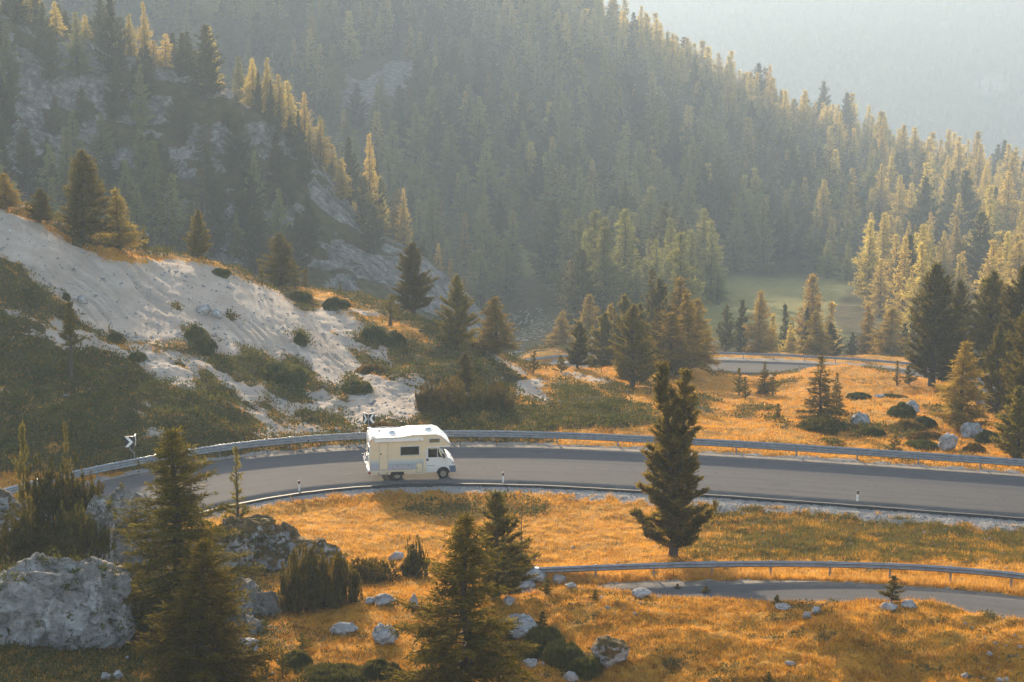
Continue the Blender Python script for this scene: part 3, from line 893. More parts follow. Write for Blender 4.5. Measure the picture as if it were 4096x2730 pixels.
# ------------------------------------------------------------------ valley sheet and far mountain
ax, ay, az = HX2.ravel(), HY2.ravel(), HZ2.ravel()
AX, AY = project(ax, ay, az)
aj = 20 * fbm(ax / 9, ay / 9, seed=101, octaves=3)
ridge_face = (ay < 372) & (AX < 1180)
rockn = fbm(ax / 14, ay / 14 + az / 8, seed=103, octaves=4)
crag = ridge_face * sstep(-.12, .12, rockn + .14 * sstep(700, 1000, AX) + .20 * sstep(300, 50, AX) * sstep(520, 380, AY))
CRAGS = ([(0, 60), (60, 85), (110, 180), (250, 300), (230, 370), (120, 345), (0, 240)], [(320, 300), (480, 335), (530, 400), (420, 425), (330, 365)], [(690, 385), (760, 400), (830, 480), (850, 600), (810, 690), (740, 650), (720, 520)], [(850, 530), (960, 590), (1010, 640), (1070, 710), (1000, 750), (900, 690)], [(480, 420), (560, 440), (570, 500), (500, 500)], [(340, 225), (400, 215), (430, 260), (370, 280)])
for poly in CRAGS:
    crag = np.maximum(crag, ridge_face * sstep(-14, 14, polydist(AX + aj * .9, AY + aj * .7, poly)) * sstep(-.12, .12, fbm(ax / 5, ay / 6 + az / 3, seed=105, octaves=4)))
for poly in ([(780, 160), (830, 190), (900, 140), (975, 145), (970, 175), (915, 210), (860, 230), (850, 280), (790, 290), (770, 230)], ):
    crag = np.maximum(crag, (ay > 400) * sstep(-10, 10, polydist(AX + aj * .5, AY + aj * .4, poly)))
talus = (ay < 480) * sstep(-20, 20, polydist(AX + aj * 1.5, AY + aj, [(1160, 720), (1230, 700), (1280, 740), (1210, 800), (1130, 830), (1120, 770)]))
meadow = sstep(-12, 12, polydist(AX + aj * .3, AY + aj * .2, [(1600, 655), (1680, 637), (1920, 637), (1960, 660), (1900, 720), (1950, 780), (1600, 780)]))
meadow = np.maximum(meadow, sstep(-12, 12, polydist(AX + aj * .5, AY + aj * .4, [(1180, 570), (1300, 590), (1300, 640), (1200, 640)])) * .8)
meadow = np.maximum(meadow, (ay > 500) * sstep(-12, 12, polydist(AX, AY, [(420, 0), (640, 0), (620, 40), (430, 30)])))
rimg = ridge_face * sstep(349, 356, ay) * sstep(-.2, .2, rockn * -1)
t = NT("valley_ground"); v = t.coord("Object")
n1 = t.noise(v, .06, 4, .6); n2 = t.noise(v, .5, 5, .65)
floor_ = t.ramp(n2, [(.3, (.035, .034, .014)), (.6, (.075, .062, .022)), (.8, (.13, .095, .03))])
mead = t.ramp(n2, [(.3, (.13, .13, .035)), (.7, (.20, .18, .05))])
crg = t.ramp(t.noise(t.mapping(v, (1, 1, .5)), .45, 6, .7), [(.34, (.045, .042, .034)), (.52, (.16, .148, .132)), (.72, (.36, .335, .31))])
crg = t.mix(t.mapr(t.voronoi(t.mapping(v, (1, 1, .6)), .55, 'DISTANCE_TO_EDGE'), 0, .07, .7, 0), crg, (.06, .055, .05))
tal = t.mix(t.mapr(t.voronoi(v, .8), .22, .42), (.27, .255, .235), (.05, .05, .02))
col = t.mix(t.math('MINIMUM', t.attr("meadow"), 1.0), floor_, mead)
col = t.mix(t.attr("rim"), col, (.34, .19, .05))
col = t.mix(t.mapr(t.math('ADD', t.attr("crag"), t.mapr(n2, .3, .7, -.35, .35)), .4, .6), col, crg)
col = t.mix(t.mapr(t.math('ADD', t.attr("talus"), t.mapr(n2, .3, .7, -.35, .35)), .4, .6), col, tal)
M['valley'] = t.principled(col, .95, spec=.05, normal=t.bump(n2, .8, 1.2))
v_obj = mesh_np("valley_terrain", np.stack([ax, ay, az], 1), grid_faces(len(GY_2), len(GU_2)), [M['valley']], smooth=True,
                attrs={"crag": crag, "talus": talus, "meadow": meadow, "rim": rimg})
tag(v_obj, kind="structure")

my = np.exp(np.linspace(math.log(1180), math.log(3600), 110)); mu = np.linspace(-.62, .62, 190)
MX, MY = mu[None, :] * my[:, None], np.repeat(my[:, None], len(mu), 1)
def h3(X, Y):
    base = -150 + 300 * sstep(1500, 2900, Y + .16 * X)
    base = base - 60 * sstep(2900, 3600, Y)
    return base + 40 * fbm(X / 420, Y / 420, seed=111, octaves=3) * sstep(1400, 1800, Y) * sstep(3300, 2600, Y) + 5 * fbm(X / 40, Y / 40, seed=112, octaves=3)
MZ = h3(MX, MY)
m_vx, m_vy = project(MX, MY, MZ)
bare = sstep(-8, 8, polydist(m_vx, m_vy, [(2250, 180), (2300, 185), (2310, 215), (2255, 210)])).ravel()
t = NT("far_forest_slope"); v = t.coord("Object")
n1 = t.noise(v, .022, 5, .6); n2 = t.noise(v, .12, 3, .6)
col = t.ramp(n1, [(.35, (.035, .034, .016)), (.6, (.075, .062, .026)), (.75, (.15, .115, .045))])
col = t.mix(t.attr("bare"), col, (.20, .18, .155))
M['mountain'] = t.principled(col, 1.0, spec=0, normal=t.bump(n2, 1.0, 8.0))
m_obj = mesh_np("mountain", np.stack([MX.ravel(), MY.ravel(), MZ.ravel()], 1), grid_faces(len(my), len(mu)), [M['mountain']], smooth=True, attrs={"bare": bare})
tag(m_obj, kind="structure")

# ------------------------------------------------------------------ the hazy air
hz = MB(); z_lo, z_hi = -164.0, 205.0
hz.box((0, 1770, (z_lo + z_hi) / 2), (5200, 3760, z_hi - z_lo))
t = NT("hazy_air")
pv = t.n("ShaderNodeVolumePrincipled")
pv.inputs["Color"].default_value = (.545, .70, .885, 1)
pv.inputs["Density"].default_value = HAZE_DENSITY
pv.inputs["Anisotropy"].default_value = 0.25
t.link(pv.outputs[0], t.out.inputs["Volume"])
t.m.cycles.homogeneous_volume = True

haze = hz.build("haze", t.m)
tag(haze, kind="stuff")
# ------------------------------------------------------------------ plants: shapes
def unit(a): return a / (np.linalg.norm(a, axis=-1, keepdims=True) + 1e-9)
def diamonds(p, a, L, W, rng):
    """Small leaf-shaped faces at p along a."""
    a = unit(a)
    n = unit(np.cross(a, rng.normal(size=a.shape)))
    L = np.broadcast_to(np.asarray(L, float), (len(p),))[:, None]; W = np.broadcast_to(np.asarray(W, float), (len(p),))[:, None]
    m = p + a * L * .45
    v = np.stack([p, m + n * W * .5, p + a * L, m - n * W * .5], 1).reshape(-1, 3)
    return v, np.arange(len(v)).reshape(-1, 4)
def tube_np(pts, rad, n=5):
    pts = np.asarray(pts, float); rad = np.asarray(rad, float)
    t = unit(np.gradient(pts, axis=0))
    ref = np.where(np.abs(t[:, 2:3]) > .9, np.array([[1., 0, 0]]), np.array([[0, 0, 1.]]))
    a = unit(np.cross(t, ref)); b = np.cross(t, a)
    th = np.arange(n) / n * 2 * math.pi
    v = pts[:, None, :] + (a[:, None, :] * np.cos(th)[None, :, None] + b[:, None, :] * np.sin(th)[None, :, None]) * rad[:, None, None]
    i = np.arange(len(pts) * n).reshape(len(pts), n)
    f = np.stack([i[:-1], np.roll(i, -1, 1)[:-1], np.roll(i, -1, 1)[1:], i[1:]], -1).reshape(-1, 4)
    return v.reshape(-1, 3), f
def join(parts):
    V, F, n = [], [], 0
    for v, f in parts:
        V.append(v); F.append(f + n); n += len(v)
    return np.concatenate(V), np.concatenate(F)

SPECIES = {
    # t0: lowest branch; e0/e1: angle at the foot and at the tip of the tree; up: how far branch ends turn up
    'larch': dict(t0=.07, e0=-12, e1=38, up=.20, droop=-.30, R=.235, prof=lambda t: (1 - t) ** .80 * min(1, .55 + t * 3.2)),
    'pine': dict(t0=.07, e0=-6, e1=48, up=.38, droop=.25, R=.20, prof=lambda t: min(1.0, ((1 - t) * 1.6) ** .72) * min(1, .70 + t * 2.2)),
    'cembra': dict(t0=.05, e0=-6, e1=50, up=.40, droop=.25, R=.15, prof=lambda t: np.interp(t, [0, .12, .2, .42, .62, .82, .94, 1], [.66, .92, 1.0, .95, .80, .56, .30, .06])),
    'spruce': dict(t0=.05, e0=-18, e1=30, up=.10, droop=-.22, R=.235, prof=lambda t: (1 - t) ** .92 * min(1, .7 + t * 3)),
    'sapling': dict(t0=.10, e0=5, e1=50, up=.30, droop=.2, R=.17, prof=lambda t: (1 - t) ** .75 * min(1, .8 + t)),
}
def conifer(sp, seed, H=10.0, nb=90, tw=6, el=14, eL=.22, eW=.035, R=None, gaps=.12, lean=0.0, twin=0, wood=True, tr=.021, bare=0.0):
    q = SPECIES[sp]; rng = np.random.default_rng(seed)
    Rm = (R or q['R']) * H
    wood_parts, S0, D0, L0 = [], [], [], []
    stems = [(0.0, 0.0, 1.0)] if not twin else [(-.010 * H, 0.0, 1.0), (.018 * H, .012 * H, .965)]
    for sx, sy, sh in stems:
        Hs = H * sh
        zz = np.linspace(0, 1, 9)
        bend = np.cumsum(rng.normal(0, .006 * H, (9, 2)), 0); bend[0] = 0
        merge = sstep(.25, .8, zz) if twin else np.ones(9)
        ax_ = np.stack([sx * merge + bend[:, 0] + lean * zz ** 2, sy * merge + bend[:, 1], zz * Hs], 1)
        wood_parts.append(tube_np(ax_, H * tr * (1 - zz * .97) * (1.25 - .25 * np.minimum(1, zz * 8)), 7))
        n_here = int(nb * (1 if not twin else .62))
        for i in range(n_here):
            t = q['t0'] + bare + (1 - q['t0'] - bare) * ((i + rng.random()) / n_here) ** 1.08
            if t > .985: continue
            base = np.array([np.interp(t, zz, ax_[:, k]) for k in range(3)])
            lump = .80 + .38 * vnoise(np.array([t * 9.0 + seed]), np.array([i * 2.39996 % 6.283]), seed=seed)[0]
            Lb = Rm * q['prof'](t) * lump * (.78 + .34 * rng.random())
            if rng.random() < gaps: Lb *= .35 + .3 * rng.random()
            if twin: Lb *= (.84 + .40 * (rng.random() ** 3)) * (1.12 if .12 < t < .5 else .92)
            Lb = max(Lb, .025 * H * (1.02 - t))
            ph = i * 2.39996 + rng.normal(0, .35)
            e = math.radians(q['e0'] + (q['e1'] - q['e0']) * t ** 1.3 + rng.normal(0, 6))
            hd = np.array([math.cos(ph), math.sin(ph), 0.0])
            ss = np.linspace(0, 1, 5)
            pts = base + hd * (Lb * math.cos(e) * ss)[:, None] + np.array([0, 0, 1.]) * (Lb * (math.sin(e) * ss + q['up'] * ss ** 2.2 - (.10 * ss if sp == 'larch' else 0)))[:, None]
            if wood and t < .9:
                wood_parts.append(tube_np(pts, H * tr * .26 * (1 - .8 * ss) * (1 - .5 * t), 3))
            d = unit(np.gradient(pts, axis=0))
            # the branch itself and its side twigs
            m = max(2, int(round(tw * (.45 + Lb / Rm))))
            s_ = np.sort(rng.uniform(.18 if sp not in ('pine', 'cembra') else .32, 1.0, m))
            pp = np.stack([np.interp(s_, ss, pts[:, k]) for k in range(3)], 1); dd = unit(np.stack([np.interp(s_, ss, d[:, k]) for k in range(3)], 1))
            sgn = np.where(np.arange(m) % 2, 1.0, -1.0)[:, None] * rng.uniform(.4, 1.1, (m, 1))
            sd = np.cross(dd, np.array([0, 0, 1.]))
            td = unit(dd * .85 + sd * sgn + np.array([0, 0, q['droop']]) + rng.normal(0, .16, (m, 3)))
            tl = Lb * rng.uniform(.22, .46, m) * (1.15 - .6 * s_)
            S0.append(pp); D0.append(td); L0.append(tl)
            k2 = max(1, m // 3)
            f_ = np.linspace(.2, .86, k2)
            S0.append(np.stack([np.interp(f_, ss, pts[:, k]) for k in range(3)], 1)); D0.append(np.stack([np.interp(f_, ss, d[:, k]) for k in range(3)], 1)); L0.append(np.full(k2, Lb * 1.15 / k2))
        # leader
        S0.append(ax_[-2:-1]); D0.append(np.array([[0, 0, 1.]])); L0.append(np.array([Hs * .135]))
        top = ax_[-1] - np.array([0, 0, Hs * .05])
        S0.append(np.repeat(top[None], 4, 0)); D0.append(np.array([[.5, .1, 1], [-.4, .4, 1], [.1, -.5, 1], [0, 0, 1.]])); L0.append(np.full(4, Hs * .055))
    S0, D0, L0 = np.concatenate(S0), unit(np.concatenate(D0)), np.concatenate(L0)
    cnt = np.maximum(1, (el * L0 / L0.mean() * rng.uniform(.7, 1.3, len(L0))).astype(int))
    idx = np.repeat(np.arange(len(S0)), cnt)
    u = rng.random(len(idx))
    p = S0[idx] + D0[idx] * (L0[idx] * u)[:, None] + rng.normal(0, eL * .16, (len(idx), 3))
    if sp == 'larch':
        p[:, 2] -= .10 * L0[idx] * u * u
        a = D0[idx] * .55 + rng.normal(0, .55, (len(idx), 3)) + np.array([0, 0, -.10])
    elif sp in ('pine', 'sapling', 'cembra'):
        a = D0[idx] * .6 + rng.normal(0, .45, (len(idx), 3)) + np.array([0, 0, .55])
    else:
        a = D0[idx] * .8 + rng.normal(0, .38, (len(idx), 3)) + np.array([0, 0, -.25])
    crown = diamonds(p, a, eL * rng.uniform(.65, 1.3, len(p)), eW * rng.uniform(.7, 1.3, len(p)), rng)
    return join(wood_parts), crown

PROTO = {}
def proto(key, sp, leaf, **kw):
    (wv, wf), (cv, cf) = conifer(sp, **kw)
    H = kw.get('H', 10.0)
    rad = np.percentile(np.hypot(cv[:, 0], cv[:, 1]), 97)
    PROTO[key] = dict(trunk=mesh_np("trunk", wv, wf, [M['bark']], smooth=True, link=False), crown=mesh_np("crown", cv, cf, [M[leaf]], link=False), H=cv[:, 2].max(), R=rad)
def proto1(key, sp, leaf, **kw):
    """Small in the picture: trunk and crown in one mesh."""
    (wv, wf), (cv, cf) = conifer(sp, **kw)
    v, f = join([(wv, wf), (cv, cf)])
    rad = np.percentile(np.hypot(cv[:, 0], cv[:, 1]), 97)
    PROTO[key] = dict(one=mesh_np("conifer", v, f, [M['bark'], M[leaf]], mat_idx=np.concatenate([np.zeros(len(wf), int), np.ones(len(cf), int)]), link=False), H=cv[:, 2].max(), R=rad)

# near: seen needle by needle
proto('larch_a', 'larch', 'larch_green', seed=1, H=12, nb=190, tw=10, el=17, eL=.26, eW=.045, R=.24, gaps=.14)
proto('larch_b', 'larch', 'larch_green', seed=2, H=9, nb=170, tw=10, el=17, eL=.25, eW=.045, R=.30, gaps=.10)
proto('larch_c', 'larch', 'larch_green', seed=3, H=9, nb=155, tw=10, el=16, eL=.24, eW=.042, R=.27, gaps=.14)
proto('pine_twin', 'cembra', 'pine_sun', seed=4, H=11, nb=168, tw=9, el=22, eL=.23, eW=.058, R=.130, gaps=.24, twin=1, tr=.017)
proto('pine_dark', 'pine', 'pine', seed=5, H=7, nb=95, tw=8, el=16, eL=.22, eW=.055, R=.20, gaps=.08, tr=.024)
proto('spruce_thin', 'spruce', 'spruce', seed=6, H=4, nb=50, tw=5, el=7, eL=.15, eW=.028, R=.21, gaps=.3, tr=.016)
proto('sapling_a', 'sapling', 'pine_gold', seed=7, H=4.5, nb=46, tw=4, el=9, eL=.16, eW=.04, R=.16, gaps=.3)
proto('sapling_b', 'sapling', 'pine_gold', seed=8, H=3, nb=34, tw=5, el=12, eL=.15, eW=.04, R=.24, gaps=.15)
proto('sapling_c', 'sapling', 'pine', seed=18, H=1.6, nb=26, tw=5, el=11, eL=.13, eW=.035, R=.30, gaps=.1)
proto('pine_h1', 'pine', 'pine', seed=51, H=11, nb=190, tw=9, el=16, eL=.26, eW=.07, R=.20, gaps=.06)
proto('pine_h2', 'pine', 'pine', seed=52, H=11, nb=180, tw=9, el=16, eL=.26, eW=.07, R=.19, gaps=.10)
proto('pine_h3', 'pine', 'pine_gold', seed=53, H=11, nb=180, tw=9, el=16, eL=.26, eW=.07, R=.20, gaps=.08)
# middle distance
proto('pine_m1', 'pine', 'pine', seed=11, H=8, nb=110, tw=8, el=10, eL=.34, eW=.10, R=.20, gaps=.08)
proto('pine_m2', 'pine', 'pine', seed=12, H=8, nb=110, tw=8, el=10, eL=.34, eW=.10, R=.21, gaps=.12, bare=.03)
proto('pine_m3', 'pine', 'pine_gold', seed=13, H=8, nb=100, tw=8, el=10, eL=.34, eW=.10, R=.19, gaps=.16)
proto('pine_bare', 'pine', 'pine_gold', seed=19, H=8, nb=42, tw=6, el=7, eL=.30, eW=.08, R=.13, gaps=.3, bare=.36)
proto('larch_m1', 'larch', 'larch', seed=14, H=9, nb=110, tw=8, el=9, eL=.38, eW=.08, R=.23, gaps=.12)
proto('larch_m2', 'larch', 'larch', seed=15, H=9, nb=105, tw=8, el=9, eL=.38, eW=.08, R=.22, gaps=.2)
proto('larch_mg1', 'larch', 'larch_shade', seed=54, H=14, nb=120, tw=7, el=9, eL=.48, eW=.11, R=.21, gaps=.12)
proto('larch_mg2', 'larch', 'larch_shade', seed=55, H=14, nb=120, tw=7, el=9, eL=.48, eW=.11, R=.23, gaps=.18)
proto('larch_mf1', 'larch', 'larch_lit', seed=56, H=14, nb=120, tw=7, el=9, eL=.48, eW=.11, R=.20, gaps=.12)
proto('larch_mf2', 'larch', 'larch_lit', seed=57, H=14, nb=120, tw=7, el=9, eL=.48, eW=.11, R=.23, gaps=.2)
proto('pine_mf', 'pine', 'pine_far', seed=58, H=14, nb=120, tw=7, el=9, eL=.46, eW=.14, R=.18, gaps=.12)
proto('spruce_m', 'spruce', 'spruce', seed=16, H=7, nb=85, tw=7, el=9, eL=.30, eW=.07, R=.25, gaps=.1)
# far
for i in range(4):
    for nm_, lf_ in (('larch_f%d', 'larch_lit'), ('larch_g%d', 'larch_shade')):
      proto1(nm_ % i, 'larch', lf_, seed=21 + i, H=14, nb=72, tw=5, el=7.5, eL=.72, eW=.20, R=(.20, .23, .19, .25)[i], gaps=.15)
for i in range(3):
    proto1('pine_f%d' % i, 'pine', 'pine_far', seed=31 + i, H=13, nb=66, tw=5, el=7, eL=.70, eW=.26, R=(.17, .20, .15)[i], gaps=.12)
proto1('spruce_f0', 'spruce', 'spruce', seed=41, H=14, nb=50, tw=4, el=3.6, eL=.9, eW=.26, R=.19, gaps=.1)
# ------------------------------------------------------------------ plants: where they stand
rnd = random.Random(5)
def locate(vx, vy, s=None, hid=False):
    if s is None: return ground_at(vx, vy)
    if not hid:
        for k in range(0, 60, 2):
            p = ground_at(vx, vy + k)
            if abs(px_per_m(p) / s - 1) < .16: return p
    x, y, z = P(vx, vy, s)
    return Vector((x, y, float(hall(x, y)[0])))
NAMES = {'larch': ('larch_tree', 'larch'), 'pine': ('stone_pine', 'pine'), 'spruce': ('spruce_tree', 'spruce'), 'sapling': ('pine_sapling', 'sapling')}
def set_tree(key, p, h, w, label, group=None, sp=None, sink=.06, rz=None):
    pr = PROTO[key]; sp = sp or key.split('_')[0]
    name, cat = NAMES[sp]
    sz = h / pr['H']; sx = (w / 2) / pr['R'] if w else sz
    rz = rnd.uniform(0, 6.28) if rz is None else rz
    if 'one' in pr:
        o = bpy.data.objects.new(name, pr['one']); COL.objects.link(o)
        o.location = (p[0], p[1], p[2] - sink * 2); o.rotation_euler = (0, 0, rz)
        o.scale = (sx, sx, sz)
    else:
        o = empty(name, (p[0], p[1], p[2] - sink), rz)
        for part in ('trunk', 'crown'):
            q = bpy.data.objects.new(part, pr[part]); COL.objects.link(q); q.parent = o
            q.scale = (sx, sx, sz)
    tag(o, label, cat, group)
    return o
PLANTED = []
def plant(key, vx, by, ty, w, s, label, group=None, hid=False, rz=None, sp=None):
    p = locate(vx, by, s, hid)
    d = px_per_m(p)
    _, py = project(p[0], p[1], p[2])
    h = max(.5, (py - ty) / K / d / .985)
    PLANTED.append((p[0], p[1], h * .25))
    return set_tree(key, p, h, w / K / d, label, group, sp, rz=rz)

# around the camera's slope
plant('larch_a', 410, 1500, 973, 330, 23.6, "tall feathery larch before the rock pillar, tip crossing the guard rail", hid=True, rz=.4)
plant('larch_b', 462, 1640, 1225, 330, 27.5, "bushy green larch at the bottom edge, in front of the tallest feathery larch", hid=True, rz=1.4)
plant('larch_c', 1062, 1640, 1160, 330, 27.5, "feathery green larch rising from the bottom edge before the dark stone pine", hid=True, rz=2.2)
plant('pine_dark', 1140, 1380, 1116, 165, 21.8, "dense dark green stone pine just behind the feathery larch near the rail end", rz=.3)
plant('spruce_thin', 1195, 1292, 1148, 84, 19.5, "thin see-through young spruce left of the near guard rail's end")
plant('pine_twin', 1546, 1278, 826, 168, 19.1, "tall stone pine with two tops standing between the two roads", rz=.15)
plant('sapling_a', 547, 1183, 1018, 66, 18.6, "slender sparse young pine on top of the mossy grey outcrop", hid=True)
plant('sapling_b', 50, 1055, 958, 84, 20.0, "bushy sunlit young pine at the left edge above the thicket", hid=True)
plant('sapling_a', 155, 1075, 962, 52, 19.6, "narrow sunlit young pine above the dark mountain pine thicket", hid=True)
plant('sapling_b', 66, 1250, 1130, 80, 22.6, "golden green sapling standing in front of the dark mountain pine thicket", hid=True)
for key, vx, by, ty, w, lab in [
    ('sapling_c', 2048, 1386, 1316, 60, "small dark pine sapling on the grass mound beside two white stones"),
    ('sapling_c', 1620, 1369, 1343, 34, "tiny round pine seedling at the lower road's edge, right of a smaller one"),
    ('sapling_c', 1558, 1362, 1341, 26, "tiny pine seedling at the lower road's edge, left of a rounder one"),
    ('sapling_c', 1366, 1378, 1353, 26, "tiny pine seedling in dry grass left of the white boulder"),
    ('sapling_c', 1785, 1387, 1364, 24, "tiny pine seedling in dry grass above the flat white stone"),
    ('sapling_c', 1255, 1365, 1328, 36, "golden pine seedling beside the boulders at the rail end"),
    ('sapling_c', 1168, 1478, 1440, 30, "small pine seedling above the long white boulder"),
    ('sapling_c', 697, 1500, 1448, 40, "small pine sapling in dry grass below the big golden thicket"),
    ('sapling_b', 612, 1575, 1480, 44, "upright pine sapling at the bottom edge beside the juniper mats"),
    ('sapling_b', 648, 1560, 1482, 40, "pine sapling at the bottom edge just right of a taller one"),
    ('sapling_c', 1766, 1566, 1540, 26, "tiny dark seedling at the bottom edge of the dry grass slope"),
    ('sapling_c', 1245, 1440, 1400, 32, "dark pine seedling behind the long white boulder"),
]:
    plant(key, vx, by, ty, w, None, lab)

# the left hill
plant('pine_bare', 163, 872, 688, 60, None, "lone bare-stemmed pine on the dark heath below the white scree")
HILLT = [('larch_m1', 10, 478, 396, 80, 12.0, "golden larch cut by the left edge on the scree hill's crest"),
    ('pine_m3', 92, 512, 432, 66, 12.0, "small stone pine on the scree crest, left of the tallest pine there"),
    ('pine_h1', 193, 550, 343, 118, 11.8, "tallest dark stone pine on the white scree hill's crest"),
    ('larch_m2', 276, 572, 430, 96, 11.8, "golden larch on the scree crest right beside the tallest stone pine"),
    ('sapling_b', 331, 548, 515, 30, 11.6, "tiny pine on the scree crest right of the golden larch"),
    ('pine_m3', 452, 590, 480, 60, 11.2, "slim lone stone pine halfway along the white scree's crest"),
    ('pine_h2', 643, 660, 535, 92, 10.6, "broad dark stone pine where the white scree's crest meets grass"),
    ('sapling_b', 603, 645, 612, 36, 10.6, "low golden bush pine left of the broad dark stone pine"),
    ('sapling_b', 680, 662, 598, 34, 10.6, "narrow pine touching the right flank of the broad dark stone pine"),
    ('sapling_b', 703, 665, 611, 28, 10.5, "small pine standing just right of the broad dark stone pine"),
    ('sapling_b', 783, 678, 648, 22, 10.3, "tiny round-headed pine on the grassy crest"),
    ('pine_h2', 950, 716, 556, 96, 10.0, "tall stone pine on the dark heath knoll of the hill"),
    ('pine_bare', 897, 748, 674, 44, 10.2, "small pine with bare stem left of the heath knoll pine"),
    ('pine_h3', 1049, 806, 628, 92, 10.0, "golden brown stone pine on the hill's right shoulder"),
    ('larch_m1', 1136, 812, 678, 104, 9.6, "bright golden larch at the right end of the hill's crest"),
    ('pine_m3', 1064, 908, 806, 56, None, "narrow young pine rising from the thicket behind the rail"),
    ('sapling_b', 1132, 908, 858, 32, None, "small young pine beside the sandy knoll above the thicket")]
for a in HILLT: plant(*a)
# the tree knoll before the far road
for a in [('sapling_b', 1226, 858, 803, 34, 10.0, "slim small pine before the far road's left bend"),
    ('sapling_c', 1289, 856, 815, 38, 10.0, "low dark bush pine before the far road"),
    ('pine_m3', 1326, 846, 736, 62, 9.2, "golden pine standing before the far road's left bend"),
    ('larch_m2', 1287, 812, 712, 70, 7.0, "golden larch behind the far road's left bend"),
    ('larch_m1', 1351, 808, 672, 76, 6.9, "taller golden larch behind the far road by the chevron sign"),
    ('pine_m1', 1386, 838, 712, 78, 8.9, "dark pine at the left of the knoll's tree group"),
    ('spruce_m', 1412, 835, 704, 52, 8.8, "slim dark conifer second from the left in the knoll's tree group"),
    ('pine_m2', 1436, 830, 672, 74, 8.6, "dark conifer behind the orange pines of the knoll"),
    ('pine_h3', 1452, 890, 696, 122, 10.0, "broad orange-brown pine at the front of the knoll"),
    ('pine_m3', 1478, 878, 740, 60, 9.8, "smaller orange-brown pine right of the broad one on the knoll"),
    ('spruce_m', 1494, 830, 612, 84, 8.5, "tallest dark spruce in the middle of the knoll's trees"),
    ('pine_m1', 1514, 832, 634, 78, 8.5, "dark pine touching the tallest spruce of the knoll"),
    ('pine_m2', 1530, 840, 700, 60, 8.8, "dark low pine between spruce and ragged larch of the knoll"),
    ('larch_m2', 1562, 846, 632, 128, 8.8, "tall ragged golden larch of the knoll's tree group"),
    ('larch_m1', 1545, 862, 712, 128, 9.6, "ragged golden larch with long side branches before the knoll's tall one"),
    ('larch_m1', 1602, 844, 682, 92, 8.7, "golden larch at the right flank of the knoll's trees"),
    ('larch_m2', 1580, 852, 664, 96, 9.0, "green-gold larch between the tall ragged larch and the knoll's right flank"),
    ('pine_m1', 1468, 842, 690, 76, 8.9, "olive pine behind the broad orange-brown one on the knoll"),
    ('spruce_m', 1508, 856, 700, 74, 9.3, "olive spruce low in front of the knoll's tallest spruce"),
    ('larch_m1', 1402, 836, 694, 66, 8.6, "pale larch peeping out at the left of the knoll's tree group"),
    ('sapling_b', 1626, 815, 780, 26, 7.0, "small orange pine beside the far road's rail end")]:
    plant(*a, hid=a[5] is not None and a[5] < 9)
# beyond the far road
for a in [('pine_f1', 1668, 816, 694, 52, 6.9, "grey green pine first behind the far rail, right of the knoll"),
    ('pine_f2', 1703, 812, 684, 44, 6.6, "dark slim pine second behind the far rail, right of the knoll"),
    ('larch_m2', 1746, 818, 663, 80, 6.7, "pale golden larch, the tallest just behind the far rail's left half"),
    ('larch_f2', 1772, 812, 720, 50, 6.5, "small pale larch leaning on the tall pale golden larch"),
    ('pine_f0', 1803, 806, 694, 52, 6.2, "round-topped grey pine behind the far rail"),
    ('larch_f1', 1815, 816, 742, 56, 6.7, "low golden larch before the round-topped grey pine"),
    ('larch_m1', 1859, 806, 624, 98, 6.1, "tallest pale larch behind the far rail, its crown above the meadow"),
    ('pine_f2', 1853, 808, 702, 34, 6.4, "dark columnar pine before the tallest pale larch"),
    ('larch_m1', 1874, 822, 712, 76, 7.0, "orange larch directly behind the dark spruce's top"),
    ('pine_f1', 1908, 822, 738, 56, 6.9, "dark blunt pine right of the orange larch behind the rail"),
    ('larch_f0', 1910, 812, 688, 60, 6.2, "pale round larch behind the dark blunt pine"),
    ('pine_f2', 1957, 824, 760, 30, 6.6, "small dark pine in the gap behind the far rail"),
    ('larch_m2', 1996, 822, 694, 66, 6.5, "golden larch left of its lower neighbour near the far rail's right part"),
    ('larch_m1', 2042, 836, 704, 96, 6.9, "broad golden larch near the far rail's right part"),
    ('pine_f0', 2074, 834, 740, 50, 6.6, "grey pine between broad golden larch and the tall right pine"),
    ('pine_f1', 2100, 836, 680, 54, 6.2, "grey pine half hidden by the tall right pine")]:
    plant(*a, hid=True)
